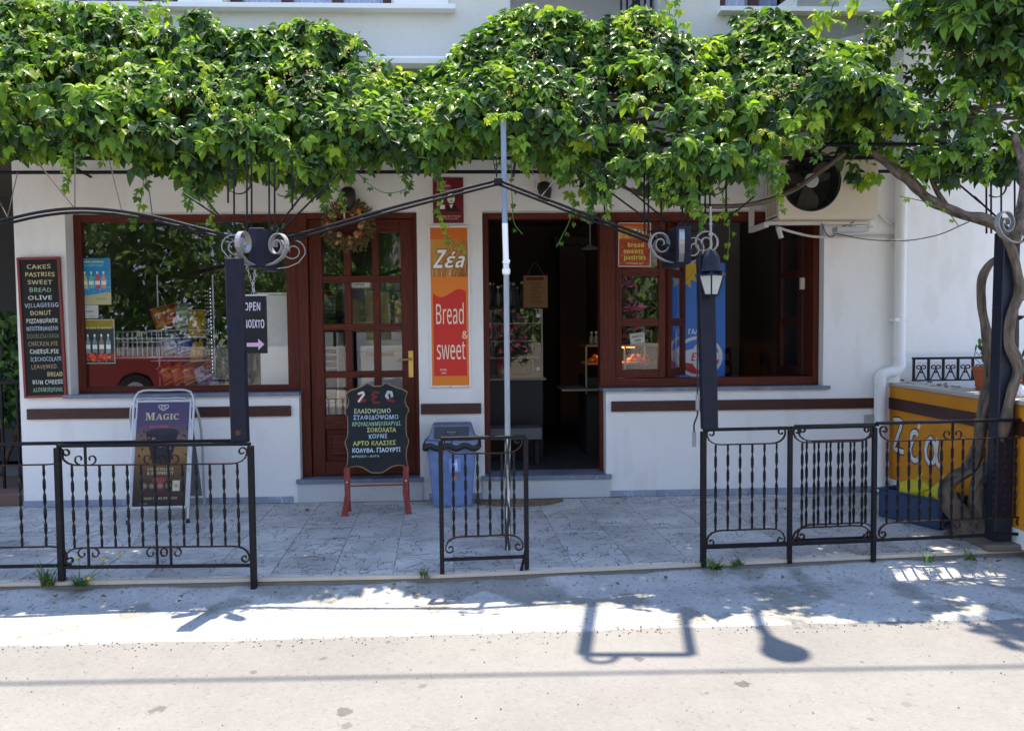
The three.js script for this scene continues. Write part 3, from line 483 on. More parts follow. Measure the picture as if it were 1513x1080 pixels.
// galvanised pole in the middle
{ const z = 1.51, f = W(750, 815, z), a = W(750, 645, z), b = W(748, 400, z), c = W(746, 330, z), d = W(743.5, 176, z), r = 0.018, t = thing('galvanised_pole', 'slim galvanised pole with a sunlit length painted white, beside the small fence', 'pole');
  const chip = dataTex(256, 512, (u, v, k) => { const q = sstep(0.60, 0.66, fbm(u, v, 6, 26, 3, 50)); k[0] = lerp(0.03, 0.62, q); k[1] = lerp(0.028, 0.61, q); k[2] = lerp(0.027, 0.58, q); }, true, [1, 1]);
  obj('lower_tube', rod(V(f.x, -0.005, z), V(a.x, a.y, z), r * 1.08, 14), new THREE.MeshStandardMaterial({ map: chip, roughness: 0.7 }), t);
  obj('middle_tube', rod(V(a.x, a.y, z), b, r, 14), M.galv, t);
  obj('sunlit_white_tube', rod(b, c, r * 1.02, 14), std([0.93, 0.93, 0.93], 0.5), t);  // sunlit stretch of the pole, its brightness put in as white colour
  obj('upper_tube', rod(c, d, r * 0.98, 14), new THREE.MeshStandardMaterial({ map: T.metal, color: rgb(0.28, 0.35, 0.46), roughness: 0.5 }), t);
  obj('collar', [lathe([[0, -0.028], [0.018, -0.026], [0.025, -0.016], [0.026, 0.006], [0.02, 0.016], [0, 0.016]], 16).translate(b.x, b.y, z), tube([V(b.x - 0.022, b.y + 0.055, z + 0.012), V(b.x + 0.002, b.y + 0.046, z + 0.026), V(b.x + 0.02, b.y + 0.066, z + 0.014), V(b.x + 0.004, b.y + 0.03, z + 0.026), V(b.x - 0.014, b.y + 0.016, z + 0.02)], 0.006, 24, 6)], std([0.93, 0.93, 0.92], 0.5), t); }
// arched tie bars between the posts
const arc = (name, label, pts, z) => { const t = thing(name, label, 'iron bar'); const P = pts.map(([x, y]) => W(x, y, z)); obj('bar', tube(P, 0.0095, 40, 8), M.iron, t); obj('bar', tube(P.map((p) => V(p.x, p.y - 0.022, p.z - 0.012)), 0.0085, 40, 8), M.iron, t); return [t, P]; };
{ const [t] = arc('arched_tie_bar', 'low arched iron bar across the left display window', [[-60, 338], [0, 326], [60, 313], [110, 308], [170, 311], [230, 321], [290, 336], [352, 352]], 1.62);
  for (const [a, b, c, d] of [[110, 308, 110, 225], [110, 308, 45, 228], [10, 322, 25, 255], [180, 313, 160, 235], [12, 325, -8, 285], [225, 322, 218, 270]]) obj('hanger', rod(W(a, b, 1.62), W(c, d, 1.5), 0.0035, 5), M.rope, t); }
{ const [t, P] = arc('arched_tie_bar', 'iron bar rising from the left post towards the pole', [[400, 357], [470, 338], [560, 312], [650, 288], [736, 266]], 1.62);
  obj('clasp', cb(P[4].x, P[4].y - 0.01, 1.62, 0.05, 0.04, 0.04, 0.006), M.iron, t); for (const [a, b] of [[728, 232], [733, 232]]) obj('hanger', rod(W(734, 262, 1.62), W(a, b, 1.6), 0.0035, 5), M.iron, t); }
{ const [t] = arc('arched_tie_bar', 'iron bar falling from the pole towards the right post', [[736, 266], [800, 291], [870, 318], [940, 344], [1000, 368]], 1.62);
  for (const [a, b, c, d] of [[795, 288, 785, 245], [800, 290, 822, 264]]) obj('hanger', rod(W(a, b, 1.62), W(c, d, 1.5), 0.0035, 5), M.rope, t); }
// ornamental iron trellis hanging under the vine
function trellis(label, rods, circles, braces, z) {
  const t = thing('iron_trellis', label, 'trellis');
  for (const [x, y0, y1] of rods) obj('rod', rod(W(x, y0, z), W(x + 0.5, y1, z), 0.0058, 6), M.iron, t);
  for (const [x, y, r] of circles) { const c = W(x, y, z); obj('ring', strap(spiral(c.x, c.y, r, r, -2.2, 0.72, 30), 0.012, 0.006).translate(0, 0, z), M.iron, t); }
  for (const [a, b, c, d] of braces) obj('brace', rod(W(a, b, z), W(c, d, z), 0.006, 6), M.iron, t);
}
trellis('black iron rods hanging above the left pergola post', [[336, 235, 300], [345, 235, 344], [364, 220, 345], [371, 220, 345], [397, 235, 346], [405, 235, 345], [431, 235, 310]], [[352, 268, 0.075], [420, 272, 0.075]], [[300, 290, 345, 345], [270, 285, 336, 330], [460, 270, 402, 345], [500, 255, 405, 352]], 1.56);
trellis('black iron rods hanging above the right pergola post', [[887, 240, 300], [893, 240, 330], [952, 255, 345], [958, 255, 345], [977, 240, 330], [1008, 230, 345], [1016, 230, 345], [1034, 230, 345], [1042, 230, 345], [1049, 230, 345], [1073, 230, 330]], [[968, 262, 0.08], [1054, 268, 0.085]], [[842, 240, 985, 345], [870, 230, 990, 330], [1090, 310, 1045, 345], [1115, 290, 1050, 345]], 1.5);
trellis('black iron rods hanging beside the right vine trunk', [[1458, 230, 345], [1465, 230, 345], [1480, 240, 350], [1500, 240, 345]], [[1472, 275, 0.07]], [[1380, 240, 1450, 300], [1440, 290, 1500, 345]], 1.5);

// lantern on the right post
{ const p = W(1050, 440, 1.93), t = thing('wall_lantern', 'dark blue lantern with frosted panes on the right pergola post', 'lantern', [p.x, p.y, 1.95]);
  const frus = (r0, y0, r1, y1) => { const g = new THREE.CylinderGeometry(r1, r0, y1 - y0, 4, 1, true).rotateY(Math.PI / 4 + 0.5).translate(0, (y0 + y1) / 2, 0); const n = g.toNonIndexed(); n.computeVertexNormals(); return n; };
  obj('glass', frus(0.036, 0.018, 0.066, 0.125), new THREE.MeshPhysicalMaterial({ color: rgb(0.66, 0.66, 0.6), roughness: 0.7, transmission: 0.35, side: THREE.DoubleSide }), t);
  const e = []; for (let k = 0; k < 4; k++) { const a = Math.PI / 2 * k + Math.PI / 4 + 0.5; e.push(rod(V(0.037 * Math.sin(a), 0.016, 0.037 * Math.cos(a)), V(0.068 * Math.sin(a), 0.127, 0.068 * Math.cos(a)), 0.005, 5)); }
  obj('frame', [...e, new THREE.CylinderGeometry(0.04, 0.03, 0.014, 4).rotateY(Math.PI / 4 + 0.5).translate(0, 0.012, 0), lathe([[0, -0.03], [0.008, -0.024], [0.004, -0.012], [0.016, 0.0], [0.018, 0.008]], 12)], M.bluePost, t);
  obj('roof', [new THREE.CylinderGeometry(0.05, 0.084, 0.03, 4).rotateY(Math.PI / 4 + 0.5).translate(0, 0.141, 0), lathe([[0.06, 0.15], [0.05, 0.185], [0.046, 0.23], [0.03, 0.262], [0.012, 0.272], [0, 0.282]], 18)], M.bluePost, t);
  obj('arm', tube([V(0, 0.23, -0.02), V(-0.03, 0.25, -0.05), V(-0.045, 0.24, -0.08)], 0.011, 10, 8), M.bluePost, t);
  obj('rod', [rod(V(-0.003, 0.27, 0), V(-0.006, 0.52, 0), 0.007, 8), new THREE.SphereGeometry(0.013, 10, 8).translate(-0.004, 0.36, 0), new THREE.SphereGeometry(0.011, 10, 8).translate(-0.005, 0.42, 0)], M.strapIron, t); }
// awning crank hanging beside the right post
{ const z = 1.25, a = W(1031, 395, z), b = W(1031, 582, z), t = thing('awning_crank', 'thin black awning crank with grey grips hanging left of the lantern post', 'crank');
  const c = W(1031, 606, z), d = W(1026, 638, z), e = W(1026, 660, z);
  obj('rod', [rod(a, b, 0.0055, 7), tube([c, V(c.x, c.y - 0.03, z), V(d.x, d.y + 0.05, z), d], 0.006, 16, 7)], M.black, t);
  obj('grip', rod(b, c, 0.013, 10), std([0.33, 0.32, 0.3], 0.6), t); obj('grip', rod(d, e, 0.013, 10), std([0.33, 0.32, 0.3], 0.6), t); }

// ---------------------------------------------------------------- signs and boards
const txt = (g, s, x, y, size, color, o = {}) => { g.save(); g.translate(x, y); if (o.rot) g.rotate(o.rot); g.scale(o.sx || 1, 1); g.font = (o.style || '') + ' ' + size + 'px ' + (o.font || 'sans-serif'); g.textAlign = o.align || 'center'; g.textBaseline = 'middle'; if (o.stroke) { g.strokeStyle = o.stroke; g.lineWidth = o.lw || 4; g.lineJoin = 'round'; g.strokeText(s, 0, 0); } g.fillStyle = color; g.fillText(s, 0, 0); g.restore(); };
const fit = (g, s, x, y, w, size, color, o = {}) => { g.font = (o.style || '') + ' ' + size + 'px ' + (o.font || 'sans-serif'); const m = g.measureText(s).width; txt(g, s, x, y, size, color, { ...o, sx: w / m }); };
// chalk hand: every letter set a little unevenly to fill a width
function chalk(g, s, x0, x1, y, h, color, jitter = 0.06) {
  g.font = 'bold ' + h + 'px sans-serif'; const ws = [...s].map((c) => g.measureText(c).width), tot = ws.reduce((a, b) => a + b, 0), k = (x1 - x0) / tot; let x = x0;
  [...s].forEach((c, i) => { g.save(); g.translate(x + ws[i] * k / 2, y + rr(-jitter, jitter) * h); g.rotate(rr(-jitter, jitter)); g.scale(k * 0.98, rr(0.95, 1.06)); g.textAlign = 'center'; g.textBaseline = 'middle'; g.font = h + 'px sans-serif'; g.fillStyle = color; g.globalAlpha = rr(0.8, 1); g.fillText(c, 0, 0); g.strokeStyle = color; g.lineWidth = h * 0.05; g.strokeText(c, 0, 0); g.restore(); x += ws[i] * k; });
}
const slateBg = (g, w, h, c = [26, 27, 27]) => { const im = g.createImageData(w, h); for (let j = 0; j < h; j++) for (let i = 0; i < w; i++) { const n = fbm(i / w, j / h, 6, 12, 4, 60) - 0.5, f = rnd() - 0.5, o = (j * w + i) * 4; for (let k = 0; k < 3; k++) im.data[o + k] = c[k] * (1 + 0.5 * n + 0.15 * f); im.data[o + 3] = 255; } g.putImageData(im, 0, 0); };

// price-less menu board on the left of the wall
{ const tex = canvasTex(384, 1280, (g, w, h) => { slateBg(g, w, h, [22, 24, 22]); const C = { y: '#c9bd86', w: '#cfd0c4', b: '#a9b6bd', g: '#8fae8c', o: '#a08a5e', d: '#6f7a55' };
    const rows = [['CAKES', 70, 310, C.y], ['PASTRIES', 50, 345, C.y], ['SWEET', 72, 315, C.y], ['BREAD', 82, 305, C.g], ['OLIVE', 66, 310, C.w], ['VILLAGEEGG', 32, 368, C.b], ['DONUT', 80, 290, C.y], ['PIZZABURKER', 38, 350, C.w], ['NEDITERRANEAN', 36, 350, C.b], ['DOUBLESAUSAGE', 38, 356, C.d], ['CHICKEN.PIE', 46, 340, C.o], ['CHEESE.PIE', 56, 345, C.w], ['ICECHOCOLATE', 60, 366, C.b], ['LEAVEWED.', 62, 330, C.o], ['BREAD', 215, 370, C.y], ['BUN CHEESE', 66, 372, C.w], ['ALOEMIXDRINK', 70, 362, C.g]];
    rows.forEach(([s, a, b, c], i) => chalk(g, s, a, b, 72 + i * 72, 52, c)); });
  const a = W(22, 380, 0.03), b = W(89, 380, 0.03), c = W(36, 588, 0.03), w = 0.335, h = a.y - c.y, cx = (a.x + b.x + c.x + W(96, 588, 0.03).x) / 4, cy = (a.y + c.y) / 2;
  const t = thing('menu_chalkboard', 'tall narrow red framed chalkboard with bakery menu, hung on the wall', 'chalkboard', [cx, cy, 0.012], 0); t.rotation.z = 0.018;
  obj('board', bx(-w / 2 + 0.012, w / 2 - 0.012, -h / 2 + 0.012, h / 2 - 0.012, 0, 0.012), M.black, t); obj('writing', face(w - 0.03, h - 0.03, 0, 0, 0.0135), printMat(tex, 0.85), t);
  const f = 0.02; for (const [x0, x1, y0, y1] of [[-w / 2, -w / 2 + f, -h / 2, h / 2], [w / 2 - f, w / 2, -h / 2, h / 2], [-w / 2 + f + 0.001, w / 2 - f - 0.001, h / 2 - f, h / 2], [-w / 2 + f + 0.001, w / 2 - f - 0.001, -h / 2, -h / 2 + f]]) obj('frame_bar', bx(x0, x1, y0, y1, -0.002, 0.022), M.redPaint, t); }

// the house's vertical advertising panel
const wheat = (g, x, y, w, h) => { const gr = g.createLinearGradient(x, y, x + w, y + h); gr.addColorStop(0, '#d9a03c'); gr.addColorStop(0.5, '#b9761f'); gr.addColorStop(1, '#8d4a17'); g.fillStyle = gr; g.fillRect(x, y, w, h); g.save(); g.beginPath(); g.rect(x, y, w, h); g.clip(); for (let i = 0; i < 46; i++) { g.strokeStyle = pick(['#e9c277', '#f0d79a', '#a3651f', '#c98a34', '#7c4313']); g.lineWidth = rr(1, 4); const a = x + rr(0, w), b = y + h; g.beginPath(); g.moveTo(a, b); g.quadraticCurveTo(a + rr(-60, 90), y + h * 0.5, a + rr(-90, 190), y + rr(0, h * 0.5)); g.stroke(); } g.restore(); };
const zeaLogo = (g, x, y, s, stroke = '#8a5a24') => { g.save(); g.translate(x, y); g.transform(1, 0, -0.10, 1, 0, 0); const o = { style: 'bold italic', stroke, lw: s * 0.12 }; txt(g, 'Z', -s * 0.62, 0, s * 1.35, '#f6f3ea', { ...o, sx: 0.8 }); txt(g, 'έ', 0.0, s * 0.06, s * 1.1, '#f6f3ea', o); txt(g, 'a', s * 0.62, s * 0.06, s * 1.1, '#f6f3ea', { ...o, sx: 0.9 }); g.restore(); };
{ const tex = canvasTex(384, 1480, (g, w, h) => { g.fillStyle = '#e87f14'; g.fillRect(0, 0, w, h); const gr = g.createLinearGradient(0, 380, 0, 620); gr.addColorStop(0, '#cf5a10'); gr.addColorStop(1, '#e57d14'); g.fillStyle = '#d96a12'; g.fillRect(0, 0, w, 110);
    wheat(g, 0, 110, w, 350); zeaLogo(g, 188, 295, 178);
    g.fillStyle = '#d2241a'; g.beginPath(); g.moveTo(20, 1390); g.lineTo(20, 610); g.bezierCurveTo(90, 680, 150, 640, 220, 600); g.bezierCurveTo(280, 560, 330, 575, 362, 600); g.lineTo(362, 1390); g.closePath(); g.fill();
    fit(g, 'Bread', 192, 810, 306, 262, '#f3dfc4'); g.fillStyle = '#d9662a'; g.beginPath(); g.arc(352, 1010, 40, 0, 7); g.fill(); txt(g, '&', 346, 1005, 96, '#f3dfc4'); fit(g, 'sweet', 198, 1145, 300, 250, '#f3dfc4');
    txt(g, '☎', 205, 1300, 30, '#f0d8c4'); txt(g, 'ΕΤΙΚΟ.', 120, 1332, 24, '#f0d8c4', { style: 'bold' }); txt(g, 'ΚΩΜ.', 124, 1362, 22, '#f0d8c4', { style: 'bold' }); });
  const a = W(631.5, 333, 0.02), b = W(693, 333, 0.02), c = W(636, 573, 0.02), d = W(697, 572, 0.02), w = (b.x - a.x + d.x - c.x) / 2, h = a.y - c.y, t = thing('bakery_panel_sign', 'tall orange and red bakery panel sign with white frame between the doors', 'sign', [(a.x + b.x + c.x + d.x) / 4, (a.y + c.y) / 2, 0.002]);
  obj('backing', bx(-w / 2 + 0.01, w / 2 - 0.01, -h / 2 + 0.01, h / 2 - 0.01, 0, 0.012), M.white, t); obj('printed_face', face(w - 0.034, h - 0.034, 0, 0, 0.0135), printMat(tex, 0.4), t);
  const f = 0.017; for (const q of [[-w / 2, -w / 2 + f, -h / 2, h / 2], [w / 2 - f, w / 2, -h / 2, h / 2], [-w / 2 + f + 0.001, w / 2 - f - 0.001, h / 2 - f, h / 2], [-w / 2 + f + 0.001, w / 2 - f - 0.001, -h / 2, -h / 2 + f]]) obj('frame_bar', bx(...q, -0.001, 0.02), M.whitePaint, t);
  for (const y of [h / 2 - 0.008, -h / 2 + 0.008]) obj('screw', lathe([[0, 0.003], [0.004, 0.002], [0.005, 0]], 8).rotateX(Math.PI / 2).translate(0, y, 0.02), M.black, t); }
{ const tex = canvasTex(320, 480, (g, w, h) => { g.fillStyle = '#6e1220'; g.fillRect(0, 0, w, h); txt(g, 'Enjoy', 90, 40, 40, '#e6c9c2', { style: 'italic', font: 'serif' }); txt(g, 'Freddo', 110, 84, 44, '#e6c9c2', { style: 'italic', font: 'serif' }); txt(g, 'Cappuccino', 180, 128, 40, '#e6c9c2', { style: 'italic', font: 'serif' });
    // a man in a suit lifting a cup, in two tones
    g.fillStyle = '#15100f'; g.beginPath(); g.ellipse(195, 205, 56, 62, 0, 0, 7); g.fill(); g.fillStyle = '#e9dccb'; g.beginPath(); g.ellipse(190, 222, 42, 54, -0.1, 0, 7); g.fill(); g.fillStyle = '#15100f'; g.fillRect(165, 206, 18, 6); g.fillRect(200, 206, 18, 6); g.fillRect(190, 214, 5, 24); g.beginPath(); g.ellipse(192, 250, 18, 5, 0.1, 0, 7); g.fill(); g.beginPath(); g.moveTo(120, 360); g.lineTo(150, 290); g.lineTo(190, 320); g.lineTo(230, 278); g.lineTo(280, 360); g.closePath(); g.fill(); g.fillStyle = '#efe6da'; g.beginPath(); g.moveTo(168, 290); g.lineTo(192, 330); g.lineTo(214, 284); g.closePath(); g.fill(); g.fillStyle = '#efe6da'; g.fillRect(70, 290, 52, 44); g.beginPath(); g.ellipse(96, 250, 12, 20, 0.3, 0, 7); g.fill();
    txt(g, 'IS THE PLANET DYNAMO', 165, 412, 22, '#d9a89f', { style: 'italic bold' }); txt(g, 'OR IS IT JUST ME?', 175, 440, 22, '#d9a89f', { style: 'italic bold' }); });
  const a = W(639, 262, 0.03), b = W(685, 329, 0.03), t = thing('coffee_sign', 'small dark red coffee sign with a man\'s portrait above the orange sign', 'sign', [(a.x + b.x) / 2, (a.y + b.y) / 2, 0.002]); const w = b.x - a.x, h = a.y - b.y;
  obj('backing', bx(-w / 2, w / 2, -h / 2, h / 2, 0, 0.015), std([0.14, 0.01, 0.015], 0.5), t); obj('printed_face', face(w - 0.006, h - 0.006, 0, 0, 0.0165), printMat(tex, 0.4), t); }
// poster inside the top pane of the shut window leaf
{ const tex = canvasTex(400, 520, (g, w, h) => { g.fillStyle = '#b9571a'; g.fillRect(0, 0, w, h); g.fillStyle = '#c8481a'; g.fillRect(0, 0, w, 34); wheat(g, 0, 34, w, 150); zeaLogo(g, 240, 110, 84, '#5a3410'); g.fillStyle = '#a33c16'; g.fillRect(0, 200, w, 320); for (let i = 0; i < 160; i++) { g.fillStyle = pick(['#8c3215', '#b5542a', '#7a2a12', '#c06a3a']); g.fillRect(rr(0, w), rr(210, 500), rr(6, 40), rr(4, 22)); }
    txt(g, 'bread', 215, 262, 78, '#d9c95c', { style: 'bold' }); txt(g, 'sweets', 185, 338, 78, '#d9c95c', { style: 'bold' }); txt(g, 'pastries', 205, 414, 78, '#d9c95c', { style: 'bold', sx: 0.95 }); txt(g, '• fresh every day •', 200, 485, 30, '#e8d8c0'); });
  const z = -0.10, a = W(914, 329, z), b = W(962, 394, z), w = b.x - a.x, h = a.y - b.y, t = thing('window_poster', 'orange bread and pastries poster in the top window pane', 'poster', [(a.x + b.x) / 2, (a.y + b.y) / 2, z - 0.006]); t.rotation.z = -0.01;
  obj('sheet', bx(-w / 2, w / 2, -h / 2, h / 2, -0.002, 0.002, 0.0005), std([0.75, 0.7, 0.6], 0.6), t); obj('printed_face', face(w - 0.012, h - 0.012, 0, 0, 0.0026), printMat(tex, 0.45), t); }
// small open/closed plates
const openPlate = (px0, py0, px1, py1, z, label, rot, lines) => { const tex = canvasTex(256, 112, (g, w, h) => { g.fillStyle = '#b9b6a8'; g.fillRect(0, 0, w, h); g.strokeStyle = '#55544c'; g.lineWidth = 3; g.strokeRect(5, 5, w - 10, h - 10); lines.forEach((s, i) => fit(g, s, w / 2, 34 + i * 44, i ? 120 : 200, 40, '#2a2a2a', { style: 'bold' })); });
  const a = W(px0, py0, z), b = W(px1, py1, z), w = b.x - a.x, h = a.y - b.y, t = thing('open_plate', label, 'sign', [(a.x + b.x) / 2, (a.y + b.y) / 2, z]); t.rotation.z = rot; obj('plate', bx(-w / 2, w / 2, -h / 2, h / 2, -0.003, 0, 0.001), std([0.5, 0.5, 0.45], 0.5), t); obj('printed_face', face(w - 0.004, h - 0.004, 0, 0, 0.001), printMat(tex), t); };
openPlate(514, 411, 547, 425, -0.138, 'small beige open plate behind the glass of the closed door', 0, ['ΑΝΟΙΧΤΟ', 'OPEN']);
openPlate(931, 492, 953, 508, -0.13, 'small tilted open plate in the lower pane of the right window', 0.12, ['ΑΝΟΙΧΤΟ', 'OPEN']);
// papers on the left window
const winPaper = (name, label, cat, px0, py0, px1, py1, draw, cw, ch) => { const z = -0.147, a = W(px0, py0, z), b = W(px1, py1, z), w = b.x - a.x, h = a.y - b.y, t = thing(name, label, cat, [(a.x + b.x) / 2, (a.y + b.y) / 2, z + 0.001]); obj('sheet', bx(-w / 2, w / 2, -h / 2, h / 2, -0.0008, 0.0008, 0.0003), std([0.6, 0.6, 0.56], 0.7), t); obj('printed_face', face(w - 0.002, h - 0.002, 0, 0, 0.0016), printMat(canvasTex(cw, ch, draw), 0.5), t); };
const bottleDraw = (g, x, y, w, h, c) => { g.fillStyle = c; g.beginPath(); g.moveTo(x - w / 2, y); g.lineTo(x - w / 2, y - h * 0.6); g.quadraticCurveTo(x - w * 0.2, y - h * 0.7, x - w * 0.16, y - h * 0.85); g.lineTo(x + w * 0.16, y - h * 0.85); g.quadraticCurveTo(x + w * 0.2, y - h * 0.7, x + w / 2, y - h * 0.6); g.lineTo(x + w / 2, y); g.closePath(); g.fill(); g.fillStyle = '#e9e6da'; g.fillRect(x - w * 0.18, y - h, w * 0.36, h * 0.14); g.fillRect(x - w / 2, y - h * 0.45, w, h * 0.22); };
winPaper('blue_drinks_poster', 'blue drinks poster taped inside the left window, topmost of three', 'poster', 114, 382, 164, 450, (g, w, h) => { g.fillStyle = '#1583b8'; g.fillRect(0, 0, w, h); txt(g, 'νέες γεύσεις', w / 2, 26, 30, '#d7e37a', { style: 'bold' }); txt(g, 'ΦΥΣΙΚΟΣ ΧΥΜΟΣ', w / 2, 60, 24, '#9fd3ea'); ['#b9c37a', '#5fb38f', '#c2423f', '#c58a6a'].forEach((c, i) => bottleDraw(g, 62 + i * 58, 262, 44, 150, c)); for (let i = 0; i < 220; i++) { g.fillStyle = pick(['#cfeaf5', '#8fd0ea', '#d8d29a']); g.fillRect(rr(0, w), rr(150, 320), rr(2, 6), rr(2, 6)); } g.fillStyle = '#b3ad7c'; g.beginPath(); g.moveTo(0, 330); g.lineTo(w, 290); g.lineTo(w, h); g.lineTo(0, h); g.closePath(); g.fill(); txt(g, 'Aloe drink', w * 0.7, 350, 20, '#5a5a44'); }, 300, 400);
winPaper('white_notice', 'plain white paper notice between two posters in the left window', 'notice', 118, 451, 145, 470, (g, w, h) => { g.fillStyle = '#bdbdb4'; g.fillRect(0, 0, w, h); txt(g, 'ΔΥΟ', 50, 24, 22, '#444'); txt(g, 'ΨΩΜΙΑ', w / 2, 78, 26, '#333', { style: 'bold' }); txt(g, 'ΕΝΤΟΣ', w * 0.66, 138, 22, '#444'); }, 200, 160);
winPaper('bottle_poster', 'clear edged poster of four bottles low in the left window', 'poster', 119, 472, 170, 537, (g, w, h) => { g.fillStyle = '#20302c'; g.fillRect(0, 0, w, h); g.fillStyle = '#8c7a1c'; g.fillRect(0, 0, w, 80); txt(g, 'the taste of summer', w / 2, 74, 26, '#d8cf8a', { style: 'bold' }); ['#7a8f96', '#6d7f8c', '#8a6f73', '#7b9698'].forEach((c, i) => bottleDraw(g, 56 + i * 62, 300, 42, 170, c)); g.fillStyle = '#b3341f'; g.fillRect(0, 310, w, 50); for (let i = 0; i < 60; i++) { g.fillStyle = pick(['#d94a24', '#e5793a', '#8c1f18']); g.beginPath(); g.arc(rr(0, w), rr(300, 370), rr(6, 16), 0, 7); g.fill(); } g.strokeStyle = '#b9bda8'; g.lineWidth = 5; g.strokeRect(3, 3, w - 6, h - 6); }, 300, 390);

// hanging open sign with chains
{ const z = 1.5, a = W(352, 438, z), b = W(395, 522, z), w = b.x - a.x, h = a.y - b.y, tex = canvasTex(256, 480, (g, W0, H0) => { slateBg(g, W0, H0, [20, 20, 24]); chalk(g, 'OPEN', 50, 215, 85, 92, '#d7d3df', 0.03); chalk(g, 'ΑΝΟΙΧΤΟ', 8, 246, 232, 92, '#d7d3df', 0.03); g.fillStyle = '#c9a9bb'; g.fillRect(20, 392, 170, 34); g.beginPath(); g.moveTo(180, 358); g.lineTo(240, 406); g.lineTo(180, 456); g.closePath(); g.fill(); });
  const t = thing('open_sign', 'black hanging sign with chalk lettering and pink arrow on chains', 'sign', [(a.x + b.x) / 2, (a.y + b.y) / 2, z], -0.06);
  obj('board', bx(-w / 2, w / 2, -h / 2, h / 2, -0.011, 0.011, 0.003), M.black, t); obj('writing', face(w - 0.006, h - 0.006, 0, 0, 0.0125), printMat(tex, 0.8), t); obj('batten', bx(-w / 2 + 0.01, w / 2 + 0.005, h / 2 + 0.001, h / 2 + 0.012, -0.014, 0.014), M.paleGrey, t);
  const link = new THREE.TorusGeometry(0.0095, 0.002, 5, 12); const chain = (x0, y0, x1, y1) => { const q = []; const n = 12; for (let i = 0; i < n; i++) { const g = link.clone(); g.scale(0.7, 1.25, 1); if (i % 2) g.rotateY(Math.PI / 2); g.rotateZ(Math.atan2(-(x1 - x0), y1 - y0)); g.translate(lerp(x0, x1, (i + 0.5) / n), lerp(y0, y1, (i + 0.5) / n), 0); q.push(g); } obj('chain', q, M.alu, t); };
  chain(0.0, h / 2 + 0.01, 0.03, h / 2 + 0.235); chain(0.02, h / 2 + 0.01, -0.045, h / 2 + 0.235); }

